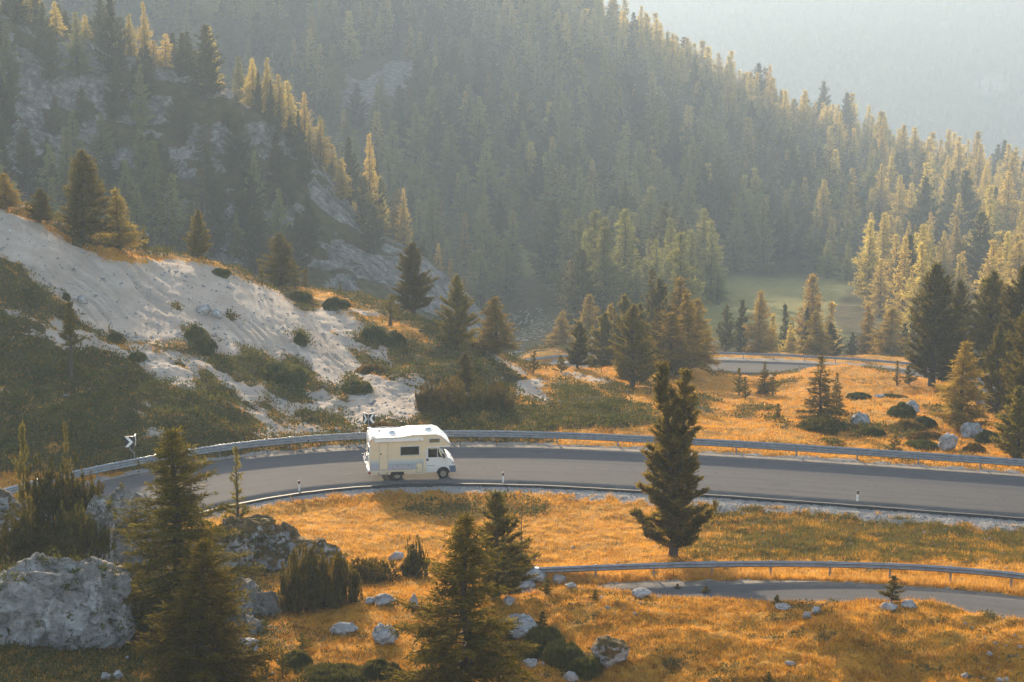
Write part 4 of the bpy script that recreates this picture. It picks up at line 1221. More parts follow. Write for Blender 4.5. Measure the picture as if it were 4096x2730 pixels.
# the right meadow
for a in [('spruce_m', 1880, 978, 813, 112, None, "dark layered spruce on the golden meadow"),
    ('spruce_m', 1920, 952, 853, 46, 11.6, "narrow spruce tucked against the dark layered meadow spruce"),
    ('sapling_b', 1697, 908, 841, 42, 10.4, "young pine in the hollow before the far road, left of a smaller one"),
    ('sapling_b', 1711, 918, 862, 34, 10.8, "smaller young pine in the hollow before the far road"),
    ('spruce_m', 1757, 906, 828, 42, 10.2, "pointed young spruce at the hollow before the far road"),
    ('sapling_b', 1776, 908, 853, 44, 10.3, "bushy young pine right of the pointed young spruce"),
    ('sapling_c', 1787, 968, 925, 26, None, "small brown seedling on the golden meadow"),
    ('pine_h1', 2140, 886, 602, 150, 10.0, "tall broad stone pine on the right of the golden meadow"),
    ('pine_h2', 2196, 872, 640, 86, 9.6, "dark stone pine behind the tall broad pine on the right"),
    ('larch_m2', 2207, 992, 775, 130, 12.8, "feathery larch among the boulders on the right"),
    ('pine_h1', 2275, 890, 618, 130, 10.2, "tall dark stone pine near the right edge, left of a taller crown"),
    ('pine_h2', 2338, 900, 608, 140, 10.2, "tallest dark stone pine at the right edge"),
    ('pine_h3', 2352, 1010, 690, 150, 12.6, "nearer dark pine cut by the right edge behind boulders"),
    ('pine_h3', 2290, 960, 740, 90, 11.8, "brownish pine behind the blocky boulder on the right"),
    ('pine_m3', 2345, 1062, 880, 110, 14.2, "low dark pine cut by the right edge, close to the guard rail"),
    ('sapling_a', 2061, 886, 826, 28, 9.6, "thin small pine at the meadow's crest left of the tall broad pine"),
    ('sapling_c', 2088, 886, 838, 42, 9.6, "dark low bush at the foot of the tall broad pine"),
    ('sapling_b', 2058, 1048, 985, 50, None, "golden larch seedling among the heath cushions by the rail")]:
    plant(*a)

# ------------------------------------------------------------------ forest on ridge and far slope
SPOTS = [  # species, x, base, top, width in the survey, s
    ('pine_f0', 470, 236, 54, 96, 'double'), ('larch_f0', 333, 118, 4, 40, ''), ('larch_f1', 302, 118, 32, 46, ''), ('pine_f1', 231, 100, -6, 56, ''), ('larch_f2', 196, 90, 33, 34, ''),
    ('pine_f1', 330, 240, 107, 62, ''), ('larch_f3', 381, 160, 76, 52, ''), ('pine_f2', 117, 200, 60, 50, ''), ('pine_f0', 90, 78, -10, 44, ''), ('pine_f1', 46, 60, -14, 44, ''), ('larch_f0', 62, 56, -12, 40, ''), ('larch_f1', 130, 80, 2, 44, ''), ('pine_f0', 20, 40, -20, 44, ''), ('larch_f3', 355, 150, 90, 40, ''),
    ('larch_f0', 583, 250, 132, 50, ''), ('larch_f2', 618, 262, 132, 44, ''), ('larch_f1', 645, 290, 170, 52, ''), ('pine_f2', 594, 268, 164, 24, ''), ('pine_f2', 640, 325, 234, 26, ''), ('pine_f2', 622, 305, 180, 26, ''), ('pine_f2', 690, 370, 250, 34, ''), ('pine_f1', 668, 345, 262, 34, ''),
    ('larch_f3', 233, 365, 256, 60, ''), ('pine_f0', 352, 410, 300, 70, ''), ('pine_f1', 550, 390, 248, 66, ''), ('pine_f0', 414, 335, 188, 66, ''), ('larch_f2', 736, 372, 274, 52, ''), ('pine_f1', 806, 465, 310, 52, ''), ('larch_f0', 784, 462, 364, 48, ''), ('pine_f2', 842, 535, 400, 42, ''), ('larch_f1', 850, 450, 303, 60, ''),
    ('pine_f0', 866, 490, 364, 48, ''), ('pine_f2', 835, 520, 402, 34, ''), ('larch_f1', 930, 562, 430, 44, ''), ('larch_f3', 1008, 610, 556, 26, ''), ('larch_f2', 1036, 640, 592, 22, ''), ('larch_f0', 1066, 668, 632, 26, ''), ('larch_f3', 712, 352, 280, 40, ''), ('larch_f0', 762, 400, 330, 44, ''), ('larch_f1', 880, 520, 430, 40, ''), ('larch_f2', 905, 545, 590, 0, 'skip'),
    ('pine_f0', 660, 480, 380, 60, ''), ('pine_f1', 480, 480, 330, 66, ''), ('pine_f0', 250, 440, 350, 60, ''), ('larch_f2', 360, 520, 320, 80, ''), ('pine_f1', 490, 590, 455, 70, ''), ('larch_f2', 545, 590, 490, 50, ''), ('pine_f0', 610, 600, 505, 60, ''), ('pine_f1', 715, 580, 440, 60, ''), ('pine_f0', 640, 430, 300, 56, ''),
]
SPOTS_FAR = [('larch_f1', 1146, 400, 266, 60), ('larch_f3', 1201, 410, 277, 62), ('larch_f0', 1333, 425, 291, 60), ('pine_f0', 1033, 415, 296, 56), ('larch_f1', 1289, 525, 376, 66), ('larch_f2', 1330, 500, 362, 54), ('larch_f3', 1073, 565, 452, 56), ('larch_f0', 1103, 570, 470, 50), ('larch_f2', 1315, 645, 516, 50), ('larch_f1', 1549, 535, 416, 66), ('larch_f2', 1502, 540, 432, 52), ('larch_f3', 1542, 605, 474, 70), ('larch_f0', 974, 465, 346, 54), ('pine_f1', 1418, 545, 432, 60), ('larch_f2', 1436, 510, 398, 44), ('larch_f1', 1380, 640, 556, 40), ('larch_f0', 1460, 655, 545, 46), ('larch_f3', 1240, 640, 560, 40), ('larch_f2', 1165, 690, 568, 74), ('pine_f0', 1605, 660, 550, 50), ('larch_f1', 1650, 700, 610, 56),
             ('larch_f3', 1958, 600, 502, 70), ('larch_f0', 1902, 640, 552, 60), ('larch_f2', 1946, 650, 555, 44), ('larch_f1', 2060, 600, 495, 60), ('larch_f2', 2085, 620, 508, 40), ('larch_f0', 2215, 560, 470, 70), ('pine_f0', 1800, 500, 410, 60), ('pine_f1', 1720, 470, 390, 56), ('pine_f0', 1860, 570, 470, 60), ('pine_f0', 1890, 610, 500, 56), ('pine_f1', 1760, 590, 480, 60)]
LAB = {
    'ridge_crest_larch': "golden larch, sunlit, on the crest of the rocky ridge",
    'ridge_crest_pine': "dark stone pine standing on the crest of the rocky ridge",
    'ridge_face_larch': "shaded larch on the grey rocky ridge's near face",
    'ridge_face_pine': "shaded stone pine on the grey rocky ridge's near face",
    'slope_shade_larch': "misty green larch in the shaded part of the far forest slope",
    'slope_shade_pine': "misty dark pine in the shaded part of the far forest slope",
    'slope_lit_larch': "sunlit pale golden larch on the far forest slope's right part",
    'slope_lit_pine': "dark pine among sunlit larches on the far forest slope's right part",
    'valley_larch': "misty larch standing in the valley behind the far road",
    'valley_pine': "misty pine standing in the valley behind the far road",
}
GRP = {k: ("larches" if k.endswith('larch') else "pines") + {"ridge_crest": " along the rocky ridge's crest", "ridge_face": " on the rocky ridge's face", "slope_shade": " in the shaded far forest", "slope_lit": " in the sunlit far forest", "valley": " on the valley floor"}[k.rsplit('_', 1)[0]] for k in LAB}
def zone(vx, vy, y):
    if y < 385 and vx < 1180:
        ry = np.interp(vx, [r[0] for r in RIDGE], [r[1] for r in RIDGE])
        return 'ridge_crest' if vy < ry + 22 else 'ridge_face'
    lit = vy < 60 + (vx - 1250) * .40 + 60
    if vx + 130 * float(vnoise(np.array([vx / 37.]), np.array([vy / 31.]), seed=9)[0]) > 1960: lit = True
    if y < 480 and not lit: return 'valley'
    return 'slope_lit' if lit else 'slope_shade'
FOREST = []       # (x, y, z, height, width, kind, zone)
occ = {}
def crowded(x, y, r):
    k = (int(x // 8), int(y // 8))
    for i in (-1, 0, 1):
        for j in (-1, 0, 1):
            for (a, b, q) in occ.get((k[0] + i, k[1] + j), ()):
                if (a - x) ** 2 + (b - y) ** 2 < (r + q) ** 2: return True
    return False
def add_forest(x, y, z, h, w, key, zn):
    occ.setdefault((int(x // 8), int(y // 8)), []).append((x, y, w * .36))
    if key.startswith('larch_f') and zn in ('slope_shade', 'valley', 'ridge_face'): key = key.replace('_f', '_g')  # larches in shaded zones take the shade-toned needles
    FOREST.append((x, y, z, h, w, key, zn))
for key, vx, by, ty, w, note in SPOTS:
    if note == 'skip': continue
    p = locate(vx, by, 5.0 + .25 * vx / 1100, False)
    if abs(px_per_m(p) - 5) > 1.3: p = locate(vx, by, 4.9, True)
    d = px_per_m(p); _, py = project(*p)
    h = max(3, (py - ty) / K / d)
    add_forest(p[0], p[1], p[2], h, max(w / K / d, .2 * h), key, zone(vx, by, p[1]))
for key, vx, by, ty, w in SPOTS_FAR:
    p = ground_at(vx, by); d = px_per_m(p)
    add_forest(p[0], p[1], p[2], (by - ty) / K / d, w / K / d, key, zone(vx, by, p[1]))
N_FIX = len(FOREST)
rg = np.random.default_rng(12)
NC = 68000
uu = rg.uniform(-.40, .42, NC); yy = np.exp(rg.uniform(math.log(238), math.log(1150), NC)); xx = uu * yy
zz_ = h2(xx, yy)
fvx, fvy = project(xx, yy, zz_)
den = .5 + .5 * fbm(xx / 40, yy / 40, seed=121, octaves=3)
for i in range(NC):
    x, y, z, vx, vy = xx[i], yy[i], zz_[i], fvx[i], fvy[i]
    if vx < -260 or vx > 2900 or vy < -230 or vy > 850: continue
    ridge = y < 400 and vx < 1180
    if not ridge and y < 330:
        if vy > 800 or y < 262: continue
        if rg.random() > .12: continue
    # clearings: meadow, cliff, talus, the high pasture
    if 1640 < vx < 1945 and 632 < vy < 725: continue
    if 1600 < vx < 1990 and y < 485 and rg.random() < .88: continue
    if not ridge and y < 480 and rg.random() < .35: continue
    if 1600 < vx < 1960 and 700 <= vy < 790 and rg.random() < .8: continue
    if 780 < vx < 960 and 150 < vy < 290 and y > 400: continue
    if 1140 < vx < 1300 and 690 < vy < 840: continue
    if 420 < vx < 640 and -5 < vy < 40 and y > 450: continue
    if 1190 < vx < 1290 and 585 < vy < 640: continue
    if ridge:
        rk = fbm(np.array([x / 14]), np.array([y / 14 + z / 8]), seed=103, octaves=4)[0]
        if rk > .05 and rg.random() < .5: continue
        if zone(vx, vy, y) == 'ridge_face' and (rg.random() < .10 or any(inpoly(np.array([vx]), np.array([vy]), q)[0] for q in CRAGS) and rg.random() < .75): continue
        if vy > 470 and vx > 850 and rg.random() < .6: continue
        if vy > 640: continue
    hm = (11 + 15 * rg.random() ** 1.4) * (.66 if ridge else (.8 if y > 950 else 1.0))
    if 930 < vx < 1200 and ridge: hm *= .5
    if y < 500 and vx > 1900:
        if rg.random() < .3: continue
        hm *= .74
    w = hm * rg.uniform(.36, .54)
    if crowded(x, y, w * .50 + (.4 if ridge else 0)): continue
    if den[i] < .47 and rg.random() < .72: continue
    zn = zone(vx, vy, y)
    larchp = {'ridge_crest': .7, 'ridge_face': .40, 'slope_shade': .62, 'slope_lit': .88, 'valley': .7}[zn]
    r = rg.random()
    key = 'larch_f%d' % rg.integers(4) if r < larchp else ('pine_f%d' % rg.integers(3) if r < larchp + (1 - larchp) * .75 else 'spruce_f0')
    add_forest(x, y, z, hm, w, key, zn)
# hidden behind nearer ground: leave out
def seen(x, y, z):
    tt = np.linspace(.2, .985, 46)
    return not np.any(hall(x * tt, y * tt) > z * tt + .3)
FOREST = FOREST[:N_FIX] + [f for f in FOREST[N_FIX:] if seen(f[0], f[1], f[2] + f[3] * .92)]
size = np.array([f[3] / f[1] for f in FOREST]); size[:N_FIX] += 1
vxa, vya = project(np.array([f[0] for f in FOREST]), np.array([f[1] for f in FOREST]), np.array([f[2] + f[3] * .6 for f in FOREST]))
size[(vxa < -20) | (vxa > 2373) | (vya < 0)] *= .1
order = np.argsort(-size)
LIMIT = {'larch': 235, 'pine': 200, 'spruce': 60}
made = {'larch': 0, 'pine': 0, 'spruce': 0}
rest = []
def forest_label(vx, vy, h, zn, sp):
    """Where in the wood a tree stands, told by what it stands beside."""
    big = 'tall ' if h > (13 if zn.startswith('ridge') else 17) else ('small ' if h < (8.5 if zn.startswith('ridge') else 13) else '')
    kind = {'larch': 'larch', 'pine': 'stone pine', 'spruce': 'spruce'}[sp]
    if zn == 'ridge_crest':
        w = ['at the ridge crest above the left edge crags', 'on the ridge crest left of the double-topped pine', 'on the ridge crest by the double-topped pine', 'on the ridge crest among the bright larch row', 'on the ridge crest where it drops to the rocks', 'low on the ridge crest near the talus'][min(5, int(max(0, vx) / 200))]
        tone = 'sunlit golden ' if sp == 'larch' else 'dark '
    elif zn == 'ridge_face':
        w = ['on the shaded ridge face above the scree crest', 'on the shaded ridge face below the double-topped pine', 'in the middle of the shaded ridge face', 'on the shaded ridge face beside its grey cliff'][min(3, int(max(0, vx) / 260))]
        if vy < 330: w = w.replace('shaded', 'upper shaded')
        tone = 'dim '
    else:
        w = ['behind the rocky ridge', 'beneath the pale far cliff', 'above the stony talus', "above the knoll's trees", 'above the green meadow clearing', 'above the tall broad right pine', 'at the far right of the forest'][min(6, int(np.interp(vx, [0, 760, 1060, 1340, 1620, 1960, 2180, 2353], [0, 1, 2, 3, 4, 5, 6, 6.5])))]
        b = 'low down' if y_band(vy) == 0 else ('half way up' if y_band(vy) == 1 else 'high up')
        w = b + ' ' + w
        tone = {'slope_lit': 'sunlit golden ', 'slope_shade': 'misty shaded ', 'valley': 'misty '}[zn] if sp == 'larch' else {'slope_lit': 'dark ', 'slope_shade': 'misty dark ', 'valley': 'misty grey '}[zn]
    return big + tone + kind + ' ' + w
def y_band(vy): return 0 if vy > 560 else (1 if vy > 330 else 2)
for i in order:
    x, y, z, h, w, key, zn = FOREST[i]
    sp = key.split('_')[0]
    if made[sp] >= LIMIT[sp]:
        if rg.random() > np.interp(y, [300, 450, 650, 800, 900], [.12, .22, .42, .7, .9]): continue
        rest.append(FOREST[i]); continue
    made[sp] += 1
    if h / y * FPX > 38:
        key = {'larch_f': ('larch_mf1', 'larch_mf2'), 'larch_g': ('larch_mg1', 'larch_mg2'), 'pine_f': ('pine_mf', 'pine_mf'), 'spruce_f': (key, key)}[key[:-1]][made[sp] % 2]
    lab = forest_label(float(vxa[i]), float(vya[i]), h, zn, sp)
    set_tree(key, (x, y, z), h, w, lab, lab.replace('tall ', '').replace('small ', '').replace('larch ', 'larches ', 1).replace('stone pine ', 'stone pines ', 1).replace('spruce ', 'spruces ', 1))
print('forest', len(FOREST), made, 'rest', len(rest))

def scatter(name, recs, sources):
    """All remaining trees of the wood: one object; each point carries the kind, size and turn of a tree."""
    me = bpy.data.meshes.new(name)
    me.vertices.add(len(recs))
    me.vertices.foreach_set("co", np.array([r[:3] for r in recs], np.float32).ravel())
    keys = list(sources)
    a = me.attributes.new("kind_index", 'INT', 'POINT'); a.data.foreach_set("value", np.array([keys.index(r[5]) for r in recs], np.int32))
    sc = np.array([[(r[4] / 2) / PROTO[r[5]]['R'], (r[4] / 2) / PROTO[r[5]]['R'], r[3] / PROTO[r[5]]['H']] for r in recs], np.float32)
    a = me.attributes.new("tree_scale", 'FLOAT_VECTOR', 'POINT'); a.data.foreach_set("vector", sc.ravel())
    a = me.attributes.new("turn", 'FLOAT_VECTOR', 'POINT'); a.data.foreach_set("vector", np.stack([np.zeros(len(recs)), np.zeros(len(recs)), np.random.default_rng(3).uniform(0, 6.28, len(recs))], 1).astype(np.float32).ravel())
    o = bpy.data.objects.new(name, me); COL.objects.link(o)
    g = bpy.data.node_groups.new(name, 'GeometryNodeTree')
    g.interface.new_socket("Geometry", in_out='INPUT', socket_type='NodeSocketGeometry')
    g.interface.new_socket("Geometry", in_out='OUTPUT', socket_type='NodeSocketGeometry')
    gi = g.nodes.new("NodeGroupInput"); go = g.nodes.new("NodeGroupOutput"); jn = g.nodes.new("GeometryNodeJoinGeometry")
    def na(nm, ty):
        x = g.nodes.new("GeometryNodeInputNamedAttribute"); x.data_type = ty; x.inputs[0].default_value = nm
        return [s for s in x.outputs if s.enabled and s.name == "Attribute"][0]
    for i, k in enumerate(keys):
        oi = g.nodes.new("GeometryNodeObjectInfo"); oi.inputs[0].default_value = sources[k]; oi.transform_space = 'ORIGINAL'; oi.inputs["As Instance"].default_value = True
        cmp_ = g.nodes.new("FunctionNodeCompare"); cmp_.data_type = 'INT'; cmp_.operation = 'EQUAL'
        ins = [s for s in cmp_.inputs if s.enabled]
        g.links.new(na("kind_index", 'INT'), ins[0]); ins[1].default_value = i
        ip = g.nodes.new("GeometryNodeInstanceOnPoints")
        g.links.new(gi.outputs[0], ip.inputs["Points"]); g.links.new(cmp_.outputs[0], ip.inputs["Selection"])
        g.links.new(oi.outputs["Geometry"], ip.inputs["Instance"])
        g.links.new(na("turn", 'FLOAT_VECTOR'), ip.inputs["Rotation"]); g.links.new(na("tree_scale", 'FLOAT_VECTOR'), ip.inputs["Scale"])
        g.links.new(ip.outputs[0], jn.inputs[0])
    g.links.new(jn.outputs[0], go.inputs[0])
    md = o.modifiers.new("scatter", 'NODES'); md.node_group = g
    return o
SRC = {}
for o in COL.objects:
    for k in PROTO:
        if 'one' in PROTO[k] and o.data == PROTO[k]['one'] and k not in SRC: SRC[k] = o
rest = [r if r[5] in SRC else r[:5] + (next(k for k in SRC if k[:6] == r[5][:6] or k[:4] == r[5][:4]),) + r[6:] for r in rest]
wood = scatter("forest", rest, SRC)
tag(wood, kind="stuff")
# the wood on the far mountain, seen only as texture through the haze
rg = np.random.default_rng(77)
n = 9000
u = rg.uniform(-.1, .40, n); y = np.exp(rg.uniform(math.log(1500), math.log(2900), n)); x = u * y; z = h3(x, y)
mvx, mvy = project(x, y, z)
keep = (mvx > 1150) & (mvx < 2500) & (mvy < 480) & (mvy > -60) & ~inpoly(mvx, mvy, [(2250, 180), (2300, 185), (2310, 215), (2255, 210)])
pk = [k for k in SRC if k.startswith('pine')]
recs = [(x[i], y[i], z[i], h_, h_ * .5, pk[rg.integers(len(pk))]) for i in np.where(keep)[0] for h_ in (rg.uniform(9, 15),)]
tag(scatter("far_forest", recs, SRC), kind="stuff")
print('far forest', len(recs))
# ------------------------------------------------------------------ rocks
def rock_np(radii, seed, sub=4, cuts=9, rough=.16, fine=.05, plates=1.0):
    bm = bmesh.new()
    bmesh.ops.create_icosphere(bm, subdivisions=sub, radius=1.0)
    v = np.array([p.co[:] for p in bm.verts]); f = np.array([[q.index for q in fa.verts] for fa in bm.faces])
    bm.free()
    rng = np.random.default_rng(seed)
    v = v * (1 + .28 * fbm(v[:, 0] * 1.1 + seed, v[:, 1] * 1.1, v[:, 2] * 1.1, seed=seed, octaves=3))[:, None]
    for _ in range(cuts):
        n = rng.normal(size=3); n /= np.linalg.norm(n); d = rng.uniform(.52, .88)
        e = v @ n - d
        v = v - np.clip(e, 0, None)[:, None] * n * .92
    for _ in range(46 if sub > 3 else 16):         # flat breaks, as limestone splits
        n = rng.normal(size=3); n /= np.linalg.norm(n)
        e = v @ n; d = np.quantile(e, rng.uniform(.955, .995))
        v = v - np.clip(e - d, 0, None)[:, None] * n * .95
    nn = unit(v)
    r = v * np.array(radii)
    m = float(np.mean(radii)); sc = 1.0 / max(.5, m * .45)
    w3 = np.stack([fbm(r[:, 0] * sc * .9 + k * 9, r[:, 1] * sc * .9, r[:, 2] * sc * .9, seed=seed + 30 + k, octaves=2) for k in range(3)], 1)
    q = nn + .16 * w3
    for n_, amp, cut in ((26, .17, .06), (110 if sub > 3 else 50, .075, .05)) if sub > 2 else ():
        # blocks between joints: each plate sits a little higher or lower and leans its own way
        sd = unit(rng.normal(size=(n_, 3))); d2_ = 2 - 2 * unit(q) @ sd.T
        o = np.argsort(d2_, 1)[:, :2]; rr_ = np.arange(len(q))
        f1 = np.sqrt(np.maximum(0, d2_[rr_, o[:, 0]])); f2 = np.sqrt(np.maximum(0, d2_[rr_, o[:, 1]]))
        lean = unit(rng.normal(size=(n_, 3))); lev = rng.uniform(-1, 1, n_)
        k0 = o[:, 0]
        h = lev[k0] * .55 + ((nn - sd[k0]) * lean[k0]).sum(1) * 1.1 * math.sqrt(n_ / 26)
        r = r + nn * plates * (m * amp * np.clip(h, -1.1, 1.1) - m * amp * .55 * sstep(cut * 1.6, 0, (f2 - f1) * math.sqrt(n_ / 26)))[:, None]
    rid = 1 - np.abs(fbm(r[:, 0] * sc, r[:, 1] * sc, r[:, 2] * sc * 1.5, seed=seed + 3, octaves=4))
    r = r + nn * (m * rough * (rid - .75) * .9)[:, None]
    r = r + nn * (m * fine * fbm(r[:, 0] * sc * 5, r[:, 1] * sc * 5, r[:, 2] * sc * 5, seed=seed + 5, octaves=3))[:, None]
    return r, f
def rock(name, loc, radii, seed, label, cat="rock", sub=4, moss=0.0, rz=0.0, tilt=(0, 0), group=None, **kw):
    v, f = rock_np(radii, seed, sub, **kw)
    o = mesh_np(name, v, f, [M['rock']], smooth=False, attrs={"moss": np.full(len(v), moss)})
    o.location = loc; o.rotation_euler = (tilt[0], tilt[1], rz)
    return tag(o, label, cat, group)
def rock_v(vx, vy, hw, hh, label, seed, s=None, moss=0.0, sub=3, name="boulder", depth=1.0, sink=.35, **kw):
    """Boulder whose picture centre is (vx, vy), half as wide as hw and half as tall as hh."""
    p = ground_at(vx, vy + hh * .8) if s is None else locate(vx, vy + hh * .8, s, True)
    d = px_per_m(p)
    rx, rz_ = hw / K / d, hh / K / d
    return rock(name, (p[0], p[1] + rx * .4, p[2] + rz_ * (1 - sink)), (rx * 1.08, rx * depth * .9, rz_ * 1.35), seed, label, "boulder", sub, moss, **kw)
def at_s(vx, vy, s): return Vector(P(vx, vy, s))
def crag(centre, lumps, label, moss, tufts=40, plates=1.0):
    """One outcrop grown together from several split blocks: (right, away, up, radii, seed)."""
    V, F, n = [], [], 0
    for x, y, z, rad, sd in lumps:
        v, f = rock_np(rad, sd, 6 if max(rad) > 2.3 else 5, cuts=10, rough=.17, fine=.05, plates=plates)
        V.append(v + np.array([x, y, z])); F.append(f + n); n += len(v)
    V = np.concatenate(V); o = mesh_np("rock_outcrop", V, np.concatenate(F), [M['rock']], attrs={"moss": np.full(len(V), moss)})
    o.location = centre
    # small plants rooted in the ledges
    rg_ = np.random.default_rng(len(V)); me = o.data
    nrm = np.empty(len(V) * 3, np.float32); me.vertices.foreach_get("normal", nrm); nrm = nrm.reshape(-1, 3)
    ok = np.where((nrm[:, 2] > .05) & (nrm[:, 1] < .5))[0]
    if tufts and len(ok):
        k = rg_.choice(ok, tufts); per = 26
        R_ = np.repeat(rg_.uniform(.08, .26, tufts), per)[:, None]
        pos = np.repeat(V[k], per, 0) + rg_.normal(0, .5, (tufts * per, 3)) * R_ + np.repeat(nrm[k], per, 0) * R_ * .3
        a = np.repeat(nrm[k], per, 0) * .6 + rg_.normal(0, .5, (tufts * per, 3)) + np.array([0, 0, .5])
        vv, ff = diamonds(pos, a, .15 * rg_.uniform(.6, 1.3, len(pos)), .06, rg_)
        tag(mesh_np("moss", vv, ff, [M['heath_gold' if tufts % 2 else 'heath']], parent=o), kind="stuff")
    return tag(o, label, "outcrop")
crag(at_s(110, 1430, 24.6), [(-.6, .3, .0, (3.6, 2.2, 2.7), 101), (1.9, .2, .1, (1.9, 1.6, 1.9), 111), (-2.4, -.1, -2.2, (2.6, 1.5, 2.2), 112), (.2, .8, 1.3, (2.6, 1.6, 1.5), 113), (2.0, .5, 1.3, (1.6, 1.4, 1.5), 114)], "huge pale limestone slab overhanging the bottom left corner", .45, 120, .85)
crag(at_s(110, 1225, 20.3), [(0, 0, -.2, (2.8, 2.0, 2.4), 102), (1.9, -.5, -.2, (1.2, 1.2, 2.5), 121), (-2.4, -.2, 1.2, (1.2, 1.0, 1.2), 122), (1.6, -.6, -2.2, (1.5, 1.2, 1.6), 123)], "grey limestone block under the dark mountain pine thicket at the left", .9)
crag(at_s(212, 1275, 21.7), [(0, 0, 0, (1.15, 1.0, 2.3), 201), (.35, .2, 1.6, (.8, .8, 1.3), 202), (-.3, -.2, -1.8, (1.5, 1.1, 1.5), 203), (.5, 0, -1.2, (1.0, .9, 1.6), 204)], "dark-edged grey rock wall between the thicket and the upright pillar", .7, 60)
crag(at_s(298, 1265, 20.8), [(-.35, 0, 1.9, (.85, .85, 1.5), 103), (.1, .1, .4, (1.25, 1.0, 1.7), 131), (.6, .3, 1.5, (.95, .9, 1.3), 132), (.1, -.1, -1.5, (1.35, 1.1, 2.0), 133), (1.0, .4, .4, (1.0, .9, 1.6), 134), (.3, -.1, -3.2, (1.5, 1.1, 1.7), 135)], "upright grey rock pillar left of the tallest feathery larch", .5, 30)
crag(at_s(385, 1285, 20.6), [(-.3, 0, .3, (1.4, 1.3, 1.9), 104), (.9, .2, -.3, (1.5, 1.3, 1.7), 141), (0, .2, -1.6, (1.8, 1.3, 1.6), 142)], "grey rock shoulder half hidden behind the tallest feathery larch", .6)
crag(at_s(430, 1430, 22.9), [(-1.2, 0, .3, (1.9, 1.5, 2.2), 105), (.8, .1, .2, (1.9, 1.4, 1.9), 151), (2.2, .2, -.7, (1.6, 1.3, 1.5), 152), (-.2, -.3, -1.4, (2.3, 1.4, 1.5), 153)], "broken grey cliff behind the foreground larches", .5)
crag(at_s(636, 1285, 19.5), [(-.5, .3, .1, (3.0, 2.0, 2.2), 106), (1.8, .2, -.35, (2.1, 1.7, 1.8), 161), (.5, -.5, -1.0, (2.6, 1.6, 1.5), 162), (-1.5, .4, .9, (1.6, 1.3, 1.2), 163)], "big rounded mossy outcrop with grey face right of the larches", 1.0)
crag(at_s(510, 1295, 19.9), [(0, 0, 0, (1.5, 1.3, 2.2), 107), (.7, .2, .9, (1.1, 1.0, 1.1), 171), (-.6, -.2, -1.2, (1.5, 1.2, 1.5), 172)], "mossy outcrop shoulder under the slender young pine", 1.1)
crag(at_s(560, 1405, 22.2), [(-.6, 0, .2, (2.0, 1.5, 2.0), 191), (1.0, .1, -.5, (1.9, 1.3, 1.5), 192), (.1, -.4, -1.4, (2.3, 1.2, 1.3), 193), (-1.6, .1, .6, (1.3, 1.1, 1.7), 194)], "craggy grey cliff showing between the larches and the big golden thicket", .5)
crag(at_s(590, 1475, 23.4), [(-.8, 0, .5, (1.3, 1.0, 1.0), 108), (.2, 0, 0, (1.1, .9, .8), 181), (1.0, .1, -.5, (.9, .8, .6), 182), (-.3, -.3, -.6, (1.1, .8, .7), 183)], "low broken limestone ridge running down beside the big golden thicket", .5)
for a in [
    (1472, 1366, 26, 13, "white rounded boulder in dry grass below the lower road's edge", 201), (1192, 1441, 52, 26, "long white boulder lying behind the low juniper mats", 202), (880, 1462, 36, 23, "white cracked boulder alone in the dry grass slope", 203),
    (1228, 1325, 34, 18, "grey boulder at the near guard rail's end", 204), (1286, 1329, 17, 11, "small grey boulder right of the one at the rail end", 205), (1206, 1348, 24, 13, "low grey rock below the rail end boulder", 206), (1312, 1346, 14, 6, "small flat white stone on the grass below the rail end", 207),
    (2046, 1397, 24, 8, "flat pale stone left below the dark mound sapling", 208), (2087, 1391, 19, 8, "flat pale stone right below the dark mound sapling", 209), (1874, 1406, 13, 9, "small white stone, right one of a close pair in dry grass", 210), (1853, 1416, 12, 8, "small white stone, left one of a close pair in dry grass", 211), (1800, 1397, 24, 4, "thin flat white stone slab in the dry grass", 212),
    (790, 1447, 32, 14, "white slanting rock beside the foot of the big golden thicket", 213), (952, 1385, 12, 17, "narrow white upright stone behind the feathery larch by the grass", 214), (885, 1381, 32, 12, "row of low white rocks under the long golden brush", 215), (850, 1384, 16, 8, "small white rock at the left end of the low white rocks", 216), (1170, 1385, 14, 9, "small white stone below the dark stone pine's foot", 217), (1312, 1556, 18, 12, "white stone at the bottom edge below the grass-capped boulder", 218), (1218, 1524, 20, 10, "white stone under the juniper mat, near the bottom edge", 219),
    (242, 1555, 14, 9, "small white stone at the bottom edge, left one of two beneath the slab", 220), (270, 1553, 15, 10, "small white stone at the bottom edge, right one of two beneath the slab", 221), (562, 1492, 46, 15, "smooth white slab lying at the foot of the broken ridge", 222), (910, 1281, 20, 12, "bright white rocks in the meadow behind the golden brush", 223), (1815, 1527, 12, 6, "small white stone low in the dry grass slope", 226),
    (2183, 1018, 25, 21, "pale upright boulder among heath cushions near the upper rail", 230), (1976, 966, 23, 16, "pale grey boulder right of the dark layered spruce", 231), (2236, 992, 32, 19, "large pale boulder below the feathery meadow larch", 232), (2272, 884, 30, 24, "grey blocky boulder between the pines at the right", 233), (2268, 932, 24, 16, "grey boulder under the blocky one at the right", 234), (2092, 940, 28, 16, "grey boulder behind the round heath cushion", 235), (2022, 912, 16, 4, "flat pale stone on the golden meadow's rise", 236), (2312, 1010, 18, 7, "small pale stones near the right edge above the rail", 237),
    (466, 712, 20, 13, "grey rock bulging from the middle of the white scree", 240), (497, 722, 14, 10, "small grey rock right of the bulging one on the white scree", 241), (188, 690, 15, 11, "grey rock on the white scree right of the lone bare pine", 242), (1102, 1005, 10, 6, "small pale stone behind the guard rail", 243)]:
    rock_v(*a[:5], a[5], sub=4 if a[2] > 15 else 3, rough=.24, cuts=12)
rock_v(1395, 1508, 52, 34, "big boulder capped with golden grass near the bottom edge", 225, moss=1.1, sub=4)

